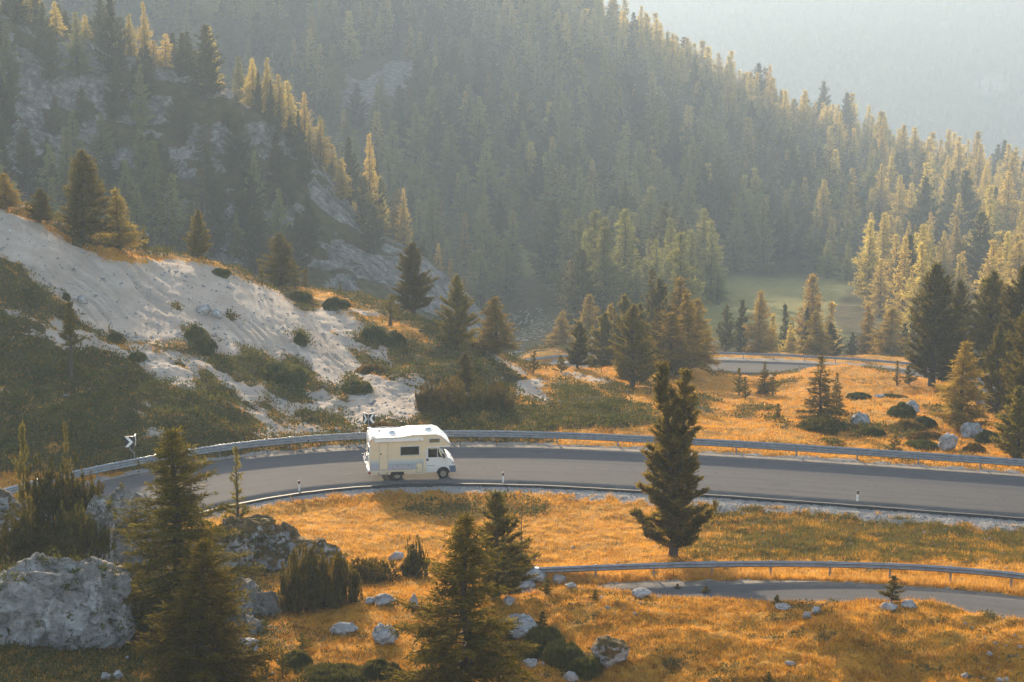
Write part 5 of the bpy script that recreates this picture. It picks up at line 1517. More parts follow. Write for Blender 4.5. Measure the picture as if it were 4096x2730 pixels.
# ------------------------------------------------------------------ shrubs
def shrub_np(seed, stems=120, brush=26, R=1.0, H=.9, eL=.12, eW=.034, upright=.55):
    """Many stems fanning out of one foot, each ending in an upright spire of needles."""
    rng = np.random.default_rng(seed)
    wood, A0, D0, L0 = [], [], [], []
    for i in range(stems):
        ph = rng.uniform(0, 6.283); q = math.sqrt(rng.random())
        edge = 1 + .30 * vnoise(np.array([math.cos(ph) * 1.7 + seed]), np.array([math.sin(ph) * 1.7]), seed=seed + 2)[0]
        q_ = q * edge
        foot = np.array([math.cos(ph), math.sin(ph), 0]) * q * R * .5
        lump = 1 + .45 * vnoise(np.array([math.cos(ph) * q * 2.4 + seed]), np.array([math.sin(ph) * q * 2.4]), seed=seed)[0]
        tip = np.array([math.cos(ph) * q_ * R, math.sin(ph) * q_ * R, H * (1 - .50 * q * q) * rng.uniform(.62, 1.12) * lump])
        mid = (foot + tip) * .5 + np.array([math.cos(ph), math.sin(ph), 0]) * R * .12 * q - np.array([0, 0, H * .12])
        if i % 2 == 0: wood.append(tube_np(np.stack([foot, mid, tip]), np.array([.016, .012, .006]) * R, 3))
        d = unit(unit(tip - mid) * (1 - upright) + np.array([0, 0, upright]) + rng.normal(0, .12, 3))
        A0.append(tip); D0.append(d); L0.append(R * rng.uniform(.14, .32))
        for k in range(2):
            b = mid + (tip - mid) * rng.uniform(.0, .85) + rng.normal(0, .10 * R, 3)
            A0.append(b); D0.append(unit(d + rng.normal(0, .25, 3))); L0.append(R * rng.uniform(.14, .26))
    A0, D0, L0 = np.array(A0), np.array(D0), np.array(L0)
    idx = np.repeat(np.arange(len(A0)), brush)
    u = rng.random(len(idx))
    p = A0[idx] - D0[idx] * (u * L0[idx])[:, None] + rng.normal(0, .012 * R, (len(idx), 3))
    rad = rng.normal(size=(len(idx), 3))
    a = D0[idx] * .85 + unit(rad) * (.35 + .35 * u)[:, None]
    return join(wood), diamonds(p, a, eL * rng.uniform(.7, 1.25, len(p)) * (1 - .3 * (1 - u)), eW, rng)
SHRUB = {}
def shrub_proto(key, leaf, **kw):
    (wv, wf), (cv, cf) = shrub_np(**kw)
    SHRUB[key] = dict(trunk=mesh_np("stems", wv, wf, [M['bark']], link=False), crown=mesh_np("foliage", cv, cf, [M[leaf]], link=False), H=np.percentile(cv[:, 2], 98), R=np.percentile(np.hypot(cv[:, 0], cv[:, 1]), 96))
shrub_proto('mugo_a', 'mugo', seed=1, stems=150, brush=26)
shrub_proto('mugo_b', 'mugo', seed=2, stems=140, brush=26, H=1.1)
shrub_proto('mugo_gold', 'mugo_gold', seed=3, stems=140, brush=26, H=1.05, eW=.036)
def cushion_np(seed, n=1500, R=1.0, H=.5, eL=.14, eW=.07, flat=.3):
    rng = np.random.default_rng(seed)
    ph = rng.uniform(0, 6.283, n); q = np.sqrt(rng.random(n))
    lump = 1 + .28 * vnoise(np.cos(ph) * q * 3 + seed, np.sin(ph) * q * 3, seed=seed)
    r = q * R * (1 + .16 * vnoise(np.cos(ph) * 2.2 + seed, np.sin(ph) * 2.2, seed=seed + 1))
    z = H * np.sqrt(np.clip(1 - q ** 2.6, 0, 1)) * lump * rng.uniform(.82, 1.03, n)
    p = np.stack([r * np.cos(ph), r * np.sin(ph), z], 1)
    nrm = unit(np.stack([p[:, 0] / R ** 2, p[:, 1] / R ** 2, (p[:, 2] + .1) / H ** 2 * .5], 1))
    a = nrm * .7 + rng.normal(0, .5, (n, 3)) + np.array([0, 0, flat])
    return diamonds(p - a * .03, a, eL * rng.uniform(.6, 1.3, n), eW * rng.uniform(.7, 1.3, n), rng)
def cushion_base(R, H, seed):
    """The dense inside of a cushion: twigs packed to a dome."""
    bm = bmesh.new(); bmesh.ops.create_icosphere(bm, subdivisions=3, radius=1.0)
    v = np.array([p.co[:] for p in bm.verts]); f = np.array([[q.index for q in fa.verts] for fa in bm.faces]); bm.free()
    v = v * (1 + .14 * fbm(v[:, 0] * 2 + seed, v[:, 1] * 2, v[:, 2] * 2, seed=seed))[:, None]
    return v * np.array([R * .92, R * .92, H * .86]), f
CUSH = {}
def cush_proto(key, leaf, R=1.0, H=.5, **kw):
    v, f = cushion_np(R=R, H=H, **kw)
    bv, bf = cushion_base(R, H, kw['seed'])
    CUSH[key] = dict(twigs=mesh_np("twigs", bv, bf, [M[leaf]], link=False), foliage=mesh_np("foliage", v, f, [M[leaf]], link=False), H=H, R=R)
cush_proto('heath_a', 'heath', seed=5, n=2600, H=.55)
cush_proto('heath_b', 'heath', seed=6, n=2600, H=.40)
cush_proto('heath_gold', 'heath_gold', seed=7, n=2600, H=.5)
cush_proto('juniper_a', 'juniper', seed=8, n=5200, H=.30, eL=.16, eW=.045, flat=.7)
cush_proto('juniper_b', 'juniper', seed=9, n=5200, H=.34, eL=.16, eW=.045, flat=.7)
def put_shrub(key, vx, vy, hw, hh, label, s=None, group=None, base=None, rz=None, cat=None, name=None):
    """Shrub filling the picture box centred at (vx, vy)."""
    src = SHRUB if key in SHRUB else CUSH
    p = base if base is not None else (ground_at(vx, vy + hh) if s is None else locate(vx, vy + hh, s, True))
    if base is None and s is not None: p = Vector((p[0], p[1], min(p[2] + 3, max(p[2], P(vx, vy + hh, s)[2]))))
    d = px_per_m(p); pr = src[key]
    R = hw / K / d; H = max(.35 * hh / K / d, 2 * hh / K / d - 1.5 * R * .24)
    nm = name or {'mugo': 'mountain_pine', 'heath': 'heath_cushion', 'juniper': 'juniper_mat'}[key.split('_')[0]]
    o = empty(nm, (p[0], p[1] + R * .3, p[2] - .05), rnd.uniform(0, 6.28) if rz is None else rz)
    for part in ('trunk', 'crown', 'twigs', 'foliage'):
        if part in pr:
            q = bpy.data.objects.new(pr[part].name.split('.')[0], pr[part]); COL.objects.link(q); q.parent = o
            q.scale = (R / pr['R'], R / pr['R'], H / pr['H'])
    return tag(o, label, cat or {'mugo': 'mountain pine', 'heath': 'heath', 'juniper': 'juniper'}[key.split('_')[0]], group)
for a in [('mugo_a', 130, 1135, 105, 84, "dense dark mountain pine thicket crowning the left rock", 21.6), ('mugo_b', 60, 1215, 80, 62, "dark mountain pine at the left edge beneath the sunlit sapling", 22.6), ('mugo_a', 175, 1215, 70, 62, "dark mountain pine hanging over the left rock's right flank", 22.3), ('mugo_b', 120, 1262, 80, 34, "lowest dark mountain pine spilling onto the pale slab", 23.2), ('mugo_a', 25, 1075, 46, 30, "dark mountain pine at the left edge above the thicket", 20.2), ('mugo_b', 135, 1315, 36, 30, "small olive mountain pine tuft growing on the pale slab's top", 23.4), ('mugo_gold', 215, 1150, 22, 34, "narrow mountain pine branches on the left rock's right rim", 20.6)]:
    put_shrub(*a)
for a in [('mugo_gold', 700, 1395, 68, 82, "big golden mountain pine thicket below the mossy outcrop, left half", 22.3), ('mugo_gold', 775, 1408, 62, 66, "big golden mountain pine thicket below the mossy outcrop, right half", 22.3), ('mugo_gold', 735, 1335, 42, 42, "golden mountain pine at the thicket's back, against the grey face", 21.2), ('mugo_gold', 840, 1312, 72, 36, "long low golden mountain pine brush at the meadow's edge", 20.6), ('mugo_b', 952, 1302, 34, 46, "dark upright mountain pine bush before the golden meadow", 20.3),
          ('mugo_b', 1188, 1300, 34, 32, "dark mountain pine at the thin spruce's foot", 20.2), ('mugo_a', 1160, 1355, 46, 30, "dark mountain pine under the dark stone pine's right side", 21.4), ('mugo_gold', 1268, 1352, 14, 12, "small golden pine bush between the rail end boulders", 21.6), ('mugo_a', 1880, 968, 52, 24, "dark undergrowth at the foot of the layered meadow spruce", None)]:
    put_shrub(*a)
for i, a in enumerate([('mugo_gold', 985, 948, 36, 38, "tall golden mountain pine at the left end of the thicket behind the rail"), ('mugo_gold', 1040, 950, 44, 42, "mountain pine in the thicket behind the rail, left of centre"), ('mugo_b', 1098, 948, 46, 42, "dark mountain pine in the thicket behind the rail, right of centre"), ('mugo_gold', 1148, 950, 34, 38, "mountain pine at the right end of the thicket behind the rail"), ('mugo_a', 1075, 920, 46, 26, "dark mountain pine at the back of the thicket behind the rail"), ('mugo_b', 1140, 918, 30, 22, "dark bush behind the thicket, beside the sandy knoll")]):
    put_shrub(*a, 12.9 if i < 4 else 12.0)
for a in [('juniper_a', 760, 1545, 92, 26, "wide dark juniper mat at the bottom edge, left of the feathery larch"), ('juniper_b', 870, 1535, 46, 22, "dark juniper mat close by the feathery larch's left side"), ('juniper_b', 678, 1512, 36, 18, "small juniper mat below the pine sapling"), ('juniper_a', 1252, 1470, 52, 28, "dark juniper mat just right of the long white boulder"), ('juniper_b', 1290, 1500, 46, 26, "dark juniper mat left of the grass-capped boulder"), ('juniper_b', 1222, 1492, 42, 20, "juniper mat beside the feathery larch's right branches"), ('juniper_a', 1345, 1530, 44, 22, "olive juniper at the foot of the grass-capped boulder")]:
    put_shrub(*a)
for a in [('heath_a', 2076, 942, 32, 20, "round dark heath cushion left of a grey boulder on the meadow"), ('heath_gold', 2088, 976, 40, 17, "broad heath cushion, topmost of the stacked cushions by the rail"), ('heath_a', 2126, 966, 26, 15, "dark heath cushion at the right of the topmost broad one"), ('heath_gold', 2134, 997, 44, 15, "wide golden-topped heath cushion above the lowest one"), ('heath_b', 2120, 1016, 42, 14, "wide heath cushion, lowest of the stacked cushions by the rail"), ('heath_b', 1936, 977, 36, 14, "low dark heath between the spruce and the pale boulder"), ('heath_b', 2008, 988, 26, 12, "low dark heath right of the pale boulder"), ('heath_gold', 2240, 1028, 26, 13, "round heath cushion right of the pale upright boulder"), ('heath_b', 2052, 907, 34, 9, "flat dark heath patch on the meadow's rise"), ('heath_b', 2270, 1000, 26, 15, "dark heath beneath the large pale boulder's right side"), ('heath_b', 1975, 905, 30, 10, "dark brown heath patch beside the layered spruce's top"), ('heath_b', 1905, 1010, 44, 9, "thin dark heath strip just above the guard rail")]:
    put_shrub(*a)
for a in [('heath_a', 690, 779, 16, 15, "single round dark cushion in the middle right of the white scree"), ('heath_a', 448, 762, 24, 18, "dark cushion at the scree's foot, upper one of two"), ('heath_b', 470, 790, 26, 16, "dark cushion at the scree's foot, lower one of two"), ('heath_b', 262, 774, 18, 11, "small dark cushion right of the lone bare pine"), ('heath_b', 860, 762, 28, 18, "dark cushion on the grassy shoulder beneath the tiny pines"), ('heath_a', 905, 776, 30, 18, "brown heath cushion on the hill's right part"), ('heath_a', 770, 692, 32, 16, "dark heath cushion on the crest behind the tiny round pine"), ('heath_b', 688, 676, 28, 13, "dark heath cushion at the crest under the broad stone pine"), ('heath_b', 505, 622, 24, 11, "dark heath tuft just beneath the scree's crest"), ('heath_a', 152, 680, 10, 9, "small dark cushion beside the lone bare pine's top"), ('heath_b', 316, 815, 20, 12, "dark cushion below the scree, left of a larger heath patch"), ('heath_gold', 880, 980, 40, 16, "golden heath mat beside the guard rail above the camper"), ('heath_gold', 850, 845, 34, 14, "golden heath mat in the white runnel of the hill"), ('heath_b', 640, 850, 66, 30, "long dark heath island lying across the white scree"), ('heath_b', 820, 885, 36, 17, "dark heath island low on the white scree")]:
    put_shrub(*a)

# ------------------------------------------------------------------ ground cover nobody could count
rg = np.random.default_rng(31)
inview = (VX > -60) & (VX < 2420) & (VY > 350) & (VY < 1640) & (gy > 55) & (gy < 250)
nr_, nc_ = GX2.shape
def sample(weight, n):
    w = np.where(inview, weight, 0).astype(float)
    cell = np.outer(np.gradient(GY) / GY, np.gradient(GU)).ravel()
    w = w * cell
    i = rg.choice(len(w), n, p=w / w.sum())
    x = gx[i] + rg.uniform(-.5, .5, n) * .0016 * gy[i]; y = gy[i] + rg.uniform(-.5, .5, n) * np.gradient(GY)[i // nc_]
    return np.stack([x, y, h1(x, y)], 1), i
def blades(name, pts, per, hmin, hmax, wid, m, spread, lean=.45):
    n = len(pts)
    b = np.repeat(pts, per, 0) + np.concatenate([rg.normal(0, spread, (n * per, 2)), np.zeros((n * per, 1))], 1)
    b[:, 2] = h1(b[:, 0], b[:, 1]) - .02
    k = len(b)
    d = np.stack([rg.normal(0, lean, k), rg.normal(0, lean, k), np.ones(k)], 1)
    d = unit(d) * rg.uniform(hmin, hmax, (k, 1))
    ph = rg.uniform(0, 6.283, k); w = wid * rg.uniform(.6, 1.4, k)
    sx = np.stack([np.cos(ph) * w, np.sin(ph) * w, np.zeros(k)], 1)
    bend = np.stack([rg.normal(0, .3, k), rg.normal(0, .3, k), np.full(k, -.15)], 1) * np.linalg.norm(d, axis=1)[:, None] * .5
    V = np.stack([b - sx, b + sx, b + d + bend], 1).reshape(-1, 3)
    o = mesh_np(name, V, np.arange(len(V)).reshape(-1, 3), [m])
    return tag(o, kind="stuff")
bald = (1 - white) * (1 - gravel) * (dist_road > .25)
wgold = bald * (1 - .85 * heath)
near = gy < 110
p, _ = sample(wgold * near, 42000)
blades("grass", p, 5, .06, .26, .012, M['grass'], .09)
p, _ = sample(wgold * (gy >= 104) * sstep(-.1, .25, fbm(gx / 2.6, gy / 4.5, seed=143, octaves=3)), 3000)
blades("brown_grass", p, 5, .12, .36, .032, M['brown_grass'], .20)
p, _ = sample(wgold * (gy >= 104), 24000)
blades("grass", p, 5, .12, .34, .028, M['grass'], .20)
p, _ = sample(wgold * near * sstep(-.1, .3, fbm(gx / 1.3, gy / .9, seed=141, octaves=3)), 15000)
blades("brown_grass", p, 6, .08, .26, .013, M['brown_grass'], .08)
p, _ = sample(wgold * near * sstep(.0, .4, fbm(gx / 1.0, gy / .8, seed=142, octaves=3)), 4500)
blades("straw", p, 5, .14, .40, .009, M['straw'], .07)
p, _ = sample(wgold * near * sstep(.12, .35, fbm(gx / 1.8, gy / 1.1, seed=144, octaves=3)), 5000)
blades("weeds", p, 6, .06, .22, .016, M['green_grass'], .09, .6)
p, i_ = sample(bald * moss_bank, 9000)
blades("weeds", p, 6, .08, .38, .03, M['green_grass'], .14, .7)
p, _ = sample(bald * sstep(1.6, .4, dist_road) * (which != 2), 1300)
blades("verge_grass", p, 6, .08, .32, .014, M['grass'], .07)
p, _ = sample(wgold * near * (gy < 84), 320)
blades("grass_tussocks", p, 34, .16, .42, .010, M['straw'], .085, .55)
p, _ = sample(wgold * near * (gy < 84), 520)
blades("brown_tussocks", p, 34, .12, .34, .012, M['brown_grass'], .10, .6)
p, _ = sample((which == 1) * (side > 0) * sstep(.2, .5, dist_road) * sstep(2.6, 1.6, dist_road) * (VX > 1240), 420)
blades("tall_verge_grass", p, 22, .25, .62, .009, M['straw'], .10, .3)
p, _ = sample(wgold * (gy > 84) * (gy < 106), 900)
blades("grass_tussocks", p, 24, .14, .40, .012, M['straw'], .10, .5)
p, _ = sample(wgold * (gy > 112) * (VX > 1250), 900)
blades("grass_tussocks", p, 16, .16, .45, .022, M['straw'], .18, .5)
def clumps(name, pts, n_per, R, H, eL, eW, m):
    n = len(pts); k = n * n_per
    ph = rg.uniform(0, 6.283, k); q = np.sqrt(rg.random(k)); r = np.repeat(R * rg.uniform(.6, 1.5, n), n_per); hh = np.repeat(H * rg.uniform(.5, 1.5, n), n_per)
    c = np.repeat(pts, n_per, 0)
    pos = np.stack([c[:, 0] + np.cos(ph) * q * r, c[:, 1] + np.sin(ph) * q * r, np.zeros(k)], 1)
    pos[:, 2] = h1(pos[:, 0], pos[:, 1]) + hh * np.sqrt(np.clip(1 - q * q, 0, 1)) * rg.uniform(.4, 1, k) - .03
    a = np.stack([np.cos(ph) * q, np.sin(ph) * q, np.full(k, .8)], 1) + rg.normal(0, .5, (k, 3))
    v, f = diamonds(pos, a, eL * rg.uniform(.6, 1.4, k), eW * rg.uniform(.6, 1.4, k), rg)
    return tag(mesh_np(name, v, f, [m]), kind="stuff")
p, _ = sample(bald * heath * (gy > 100) * (1 - moss_bank), 9000)
clumps("heath_cover", p, 16, .62, .42, .22, .10, M['heath'])
p, _ = sample(bald * heath * (gy > 100) * (1 - moss_bank) * (1 - isle), 1700)
clumps("golden_heath_cover", p, 14, .5, .34, .22, .09, M['heath_gold'])
p, _ = sample(bald * heath * (gy > 100) * hillreg * (1 - moss_bank), 520)
clumps("shrub_cover", p, 70, .95, .62, .22, .10, M['heath'])
p, _ = sample(bald * heath * (gy < 92) * (1 - moss_bank), 3000)
clumps("ground_cover", p, 12, .28, .16, .13, .05, M['heath'])
p, _ = sample(bald * np.clip(heath + rim, 0, 1) * (gy > 100), 6000)
blades("rough_grass", p, 5, .10, .34, .03, M['grass'], .16)
# loose stones
def stones(name, pts, rmin, rmax, m):
    n = len(pts)
    o6 = np.array([[1, 0, 0], [-1, 0, 0], [0, 1, 0], [0, -1, 0], [0, 0, 1], [0, 0, -1], ], float)
    fc = np.array([[0, 2, 4], [2, 1, 4], [1, 3, 4], [3, 0, 4], [2, 0, 5], [1, 2, 5], [3, 1, 5], [0, 3, 5]])
    s = rmin + (rmax - rmin) * rg.random(n) ** 3
    v = o6[None] * rg.uniform(.6, 1.2, (n, 6, 1)) * s[:, None, None] * np.array([1.2, 1.0, .75])
    th = rg.uniform(0, 6.283, n); c_, s_ = np.cos(th)[:, None], np.sin(th)[:, None]
    v = np.stack([v[:, :, 0] * c_ - v[:, :, 1] * s_, v[:, :, 0] * s_ + v[:, :, 1] * c_, v[:, :, 2]], 2) + pts[:, None, :]
    f = (fc[None] + (np.arange(n) * 6)[:, None, None]).reshape(-1, 3)
    return tag(mesh_np(name, v.reshape(-1, 3), f, [m], attrs={"moss": np.zeros(n * 6)}), kind="stuff")
p, _ = sample(gravel * (gy < 130) * (dist_road > .2), 7000)
stones("gravel", p, .02, .10, M['rock'])
p, _ = sample(white * (gy > 100), 4500)
stones("loose_stones", p, .04, .24, M['rock'])
p, _ = sample(wgold * (gy < 84) * sstep(.1, .4, fbm(gx / 5, gy / 5, seed=131)) , 260)
stones("loose_stones", p, .05, .22, M['rock'])
p, _ = sample(moss_bank * (dist_road > .5), 900)
stones("loose_stones", p, .03, .16, M['rock'])
p, _ = sample(bald * moss_bank, 3500)
blades("brown_grass", p, 6, .08, .34, .016, M['brown_grass'], .10)
p, _ = sample(bald * moss_bank * sstep(.1, .3, fbm(gx / 1.2, gy / 1.2, seed=151)), 1500)
blades("grass", p, 8, .10, .40, .014, M['grass'], .10)
p, _ = sample(bald * (gy > 84) * (gy < 108), 700)
stones("loose_stones", p, .03, .14, M['rock'])
# ------------------------------------------------------------------ guard rails
def beam_profile(waves, h, depth):
    """Closed cross-section (towards the road, up) of a corrugated beam."""
    n = 6 * waves
    zz = np.linspace(0, h, n + 1)
    xx = depth * (.5 - .5 * np.cos(zz / h * waves * 2 * math.pi))
    xx = np.clip((xx / depth - .5) * 1.5 + .5, 0, 1) * depth
    front = list(zip(xx, zz)); back = [(x - .012, z) for x, z in front][::-1]
    return front + back
def guard_rail(name, path, spacing, waves, h, top, label, m_beam, seg_posts=1, depth=.085, end_cap=False):
    """path(s) gives base point, along and towards-road direction; s runs in metres."""
    L, f = path
    n = int(L / spacing)
    root = empty(name, f(0)[0])
    o0 = Vector(f(0)[0])
    tag(root, label, "guard rail")
    prof = beam_profile(waves, h, depth)
    np_ = len(prof)
    post_me = None
    for k in range(n):
        V = []
        sub = 4
        for j in range(sub + 1):
            s = (k + j / sub) * spacing
            if j == 0: s += .006
            if j == sub: s -= .006
            b, t, r = f(s)
            # each beam laps 4 mm over its neighbour
            for x, z in prof: V.append(Vector(b) - o0 + r * (x + .06) + Vector((0, 0, top - h + z)))
        F = []
        for j in range(sub):
            for q in range(np_):
                F.append([j * np_ + q, j * np_ + (q + 1) % np_, (j + 1) * np_ + (q + 1) % np_, (j + 1) * np_ + q])
        mesh_np("beam", np.array([tuple(v) for v in V]), np.array(F), [m_beam], parent=root, smooth=False)
    for k in range(n + 1):
        b, t, r = f(k * spacing)
        if post_me is None:
            mb = MB(); mb.box((0, .035, top / 2 - .2), (.10, .06, top + .42)); mb.box((0, -.035, top - h / 2), (.14, .09, h * .6))
            p = mb.build("post", M['post_steel'], root); post_me = p.data
        else:
            p = bpy.data.objects.new("post", post_me); COL.objects.link(p); p.parent = root
        p.location = Vector(b) - o0
        p.rotation_euler = (0, 0, math.atan2(-r.x, r.y) + math.pi)
    if end_cap:
        b, t, r = f(0)
        mb = MB()
        for j in range(7):
            a = j / 6 * math.pi
        mb.lathe([(.001, 0), (.16, 0), (.16, h), (.001, h)], 'Z', 14)
        e = mb.build("end_cap", M['end_cap'], root)
        e.location = r * .10 - t * .10 + Vector((0, 0, top - h))
    return root
M['end_cap'] = plain("end_cap_steel", (.50, .56, .60), .5, .3)
M['post_steel'] = plain("post_steel", (.24, .26, .28), .5, .6)
def from_road(r, off, s0, s1, ground=True):
    def f(s):
        p = r.at(s0 + s, off); q = r.at(s0 + s + .1, off)
        t = (q - p); t.z = 0; t.normalize()
        z = float(h1(p.x, p.y)[0])
        return Vector((p.x, p.y, r.at(s0 + s, off).z - .05)), t, Vector((t.y, -t.x, 0)) * (1 if off > 0 else -1)
    return (s1 - s0, f)
class Curve:
    def __init__(self, pts):
        self.a = np.array([tuple(p) for p in catmull(pts, .4)])
        for _ in range(30): self.a[1:-1] = .5 * self.a[1:-1] + .25 * (self.a[:-2] + self.a[2:])
        self.s = np.concatenate([[0], np.cumsum(np.linalg.norm(np.diff(self.a, axis=0), axis=1))])
    def at(self, s): return Vector([np.interp(s, self.s, self.a[:, i]) for i in range(3)])
rp = Curve([Vector(PZ(*q)) for q in [(1236, 1339, -24.95), (1385, 1333, -24.75), (1515, 1328, -24.6), (1650, 1325, -24.5), (1790, 1324, -24.4), (1920, 1326, -24.3), (2060, 1330, -24.15), (2190, 1338, -24.0), (2320, 1350, -23.85), (2440, 1366, -23.7), (2560, 1386, -23.5)]])
def f_near(s):
    p = rp.at(s); q = rp.at(s + .1); t = q - p; t.z = 0; t.normalize()
    return p, t, Vector((t.y, -t.x, 0))
guard_rail("guard_rail", (rp.s[-1], f_near), 2.85, 2, .31, .80, "single-wave bluish guard rail with rounded end beside the lower road", M['steel'], end_cap=True)
guard_rail("guard_rail", from_road(road_mid, road_mid.w / 2 + .85, 1.5, road_mid.s[-1] - 3), 4.0, 3, .50, .83, "long triple-wave guard rail curving behind the camper", M['steel'])
guard_rail("guard_rail", from_road(road_far, road_far.w / 2 + .8, 1.0, road_far.s[-1] - 1), 3.8, 2, .32, .78, "distant guard rail along the far road beyond the meadow", M['steel'])

# ------------------------------------------------------------------ delineator posts and chevron signs
def delineator(vx, by, label, z=None):
    p = ground_at(vx, by)
    o = empty("delineator_post", p)
    tag(o, label, "road post", "white road posts with black tops")
    mb = MB(); mb.prism([(-.06, -.15), (.06, -.15), (.06, .66), (-.06, .62)], -.05, .05, .012); mb.build("shaft", M['white_plastic'], o)
    mb = MB(); mb.prism([(-.0605, .623), (.0605, .663), (.0605, .90), (-.0605, .86)], -.0505, .0505, .012); mb.build("top", M['sign_black'], o)
    mb = MB(); mb.box((0, -.053, .75), (.05, .006, .12)); mb.build("reflector", M['reflector'], o)
M['reflector'] = plain("reflector", (.25, .06, .03), .3)
delineator(688, 1135, "white road post with black top left of the camper")
delineator(1156, 1117, "white road post with black top right of the camper")
delineator(1970, 1160, "white road post with black top above the dark weedy bank")
delineator(1770, 874, "small far road post at the far road's lower edge")

def chevron_plate(o, w, h, yaw, off, flip=False):
    """Black plate with one white chevron standing 3 mm proud."""
    R = Matrix.Translation(off) @ Matrix.Rotation(yaw, 4, 'Z')
    mb = MB(); mb.box((0, 0, 0), (w, .025, h), bevel=.006)
    p = mb.build("plate", M['sign_black'], o); p.matrix_local = R
    k = -1 if flip else 1
    a = .40 * w
    x0, x1 = -.485 * w, .46 * w
    prof = [(x0, h * .47), (x0 + a, h * .47), (x1, 0), (x0 + a, -h * .47), (x0, -h * .47), (x1 - a, 0)]
    prof = [(k * x, z) for x, z in prof]
    mb = MB()
    mb.prism([prof[0], prof[1], prof[2], prof[5]], -.020, -.0155); mb.prism([prof[5], prof[2], prof[3], prof[4]], -.020, -.0155)
    q = mb.build("chevron", M['sign_white'], p)
    mb = MB(); mb.box((0, 0, h / 2 + .008), (w, .04, .018)); mb.build("rim", M['sign_rim'], p)
M['sign_rim'] = plain("sign_rim", (.40, .37, .33), .5, .3)
def chevron_sign(base, plates, post, label):
    o = empty("chevron_sign", base)
    tag(o, label, "road sign")
    mb = MB(); mb.tube(post, .03, 8); mb.build("post", M['post_steel'], o)
    for p in plates: chevron_plate(o, *p)
    return o
# on the camper's road
b = road_mid.at(float(road_mid.s[np.argmin(np.hypot(*(np.array(project(*(np.array([tuple(road_mid.at(s, road_mid.w / 2 + 1.05)) for s in road_mid.s]).T))) - np.array([[302], [1073]]))))]), road_mid.w / 2 + 1.05)
chevron_sign(b, [(.60, .74, -.10, (-.34, .10, 1.78), False), (.55, .70, 1.62, (.0, .36, 1.84), False)], [(0, 0, -.2), (0, 0, .95), (-.03, .0, 1.12), (-.16, .02, 1.22), (-.28, .06, 1.3), (-.30, .13, 1.5), (-.30, .13, 2.0)], "black chevron sign on a bent post above the guard rail at the left")
b = road_mid.at(float(road_mid.s[np.argmin(np.hypot(*(np.array(project(*(np.array([tuple(road_mid.at(s, road_mid.w / 2 + 1.1)) for s in road_mid.s]).T))) - np.array([[838], [1006]]))))]), road_mid.w / 2 + 1.1)
chevron_sign(b, [(.62, .74, -.95, (-.36, .24, 1.62), False), (.62, .74, .95, (.10, .24, 1.62), True)], [(0, 0, -.2), (0, 0, .9), (-.02, .0, 1.05), (-.12, .0, 1.15), (-.13, .06, 1.95)], "folded double chevron sign rising behind the camper's roof")
b = Vector(PZ(1176, 852, -38.4))
chevron_sign(b, [(.95, .95, -.1, (0, -.05, 1.95), False)], [(0, 0, -.2), (0, .02, 2.3)], "white chevron sign peeking over the hill's end at the far road")
b = Vector(PZ(1366, 826, -38.4))
chevron_sign(b, [(.86, 1.1, -.1, (-.12, -.05, 2.55), False), (.6, 1.1, 1.3, (.32, .2, 2.55), False)], [(0, 0, -.2), (-.08, .02, 2.9)], "small chevron sign on a pole beside the knoll's trees at the far road")
# ------------------------------------------------------------------ the camper
def gloss(name, col, rough=.35, spec=.5, metal=0.0, coat=0.0, var=.05, dirt=True):
    t = NT(name); v = t.coord("Object")
    n = t.noise(v, 2.2, 5, .6)
    c0 = t.ramp(n, [(.3, tuple(c * (1 - var) for c in col)), (.7, tuple(min(1, c * (1 + var)) for c in col))])
    if dirt:
        sp = t.n("ShaderNodeSeparateXYZ"); t.link(v, sp.inputs[0])
        dz = t.math('MULTIPLY', t.mapr(sp.outputs[2], .45, 1.0, .32, 0), t.mapr(n, .3, .7, .5, 1.2))
        c0 = t.mix(dz, c0, (.30, .25, .19))
    return t.principled(c0, rough, metal, spec)
M['cream'] = gloss("cream_panel", (.74, .61, .40))
M['white_roof'] = gloss("white_roof", (.80, .775, .72), .45, dirt=False)
M['cab_white'] = gloss("cab_white", (.76, .74, .69), .3)
M['gasket'] = gloss("gasket", (.30, .27, .22), .7, .3, dirt=False)
M['rubber'] = gloss("rubber", (.016, .016, .017), .75, .3, dirt=False)
M['wheel_steel'] = gloss("wheel_steel", (.34, .29, .23), .5, .5, .5, dirt=False)
M['bumper'] = gloss("bumper_plastic", (.115, .15, .20), .55, .4, dirt=False)
M['red_lens'] = gloss("red_lens", (.30, .012, .012), .2, .5, dirt=False)
M['amber'] = gloss("amber_lens", (.65, .20, .04), .3, .5, dirt=False)
M['lamp'] = gloss("headlamp_glass", (.50, .48, .44), .12, .6, dirt=False)
M['dark_glass'] = gloss("tinted_window", (.022, .022, .017), .06, .6, dirt=False)
M['blind'] = gloss("tan_blind_behind_glass", (.17, .125, .05), .12, .5, dirt=False)
M['frame_grey'] = gloss("window_frame", (.50, .50, .52), .45, dirt=False)
M['seat'] = gloss("seat_fabric", (.06, .045, .04), .9, .2, dirt=False)
t = NT("cab_glass")
gl = t.n("ShaderNodeBsdfGlossy"); gl.inputs["Roughness"].default_value = .03; gl.inputs["Color"].default_value = (.9, .93, .95, 1)
tp = t.n("ShaderNodeBsdfTransparent"); tp.inputs[0].default_value = (.62, .66, .64, 1)
fr = t.n("ShaderNodeFresnel"); fr.inputs[0].default_value = 1.5
mx = t.n("ShaderNodeMixShader"); t.link(fr.outputs[0], mx.inputs[0]); t.link(tp.outputs[0], mx.inputs[1]); t.link(gl.outputs[0], mx.inputs[2]); t.link(mx.outputs[0], t.out.inputs[0])
M['cab_glass'] = t.m
t = NT("blue_fade"); v = t.coord("Object"); sp = t.n("ShaderNodeSeparateXYZ"); t.link(v, sp.inputs[0])
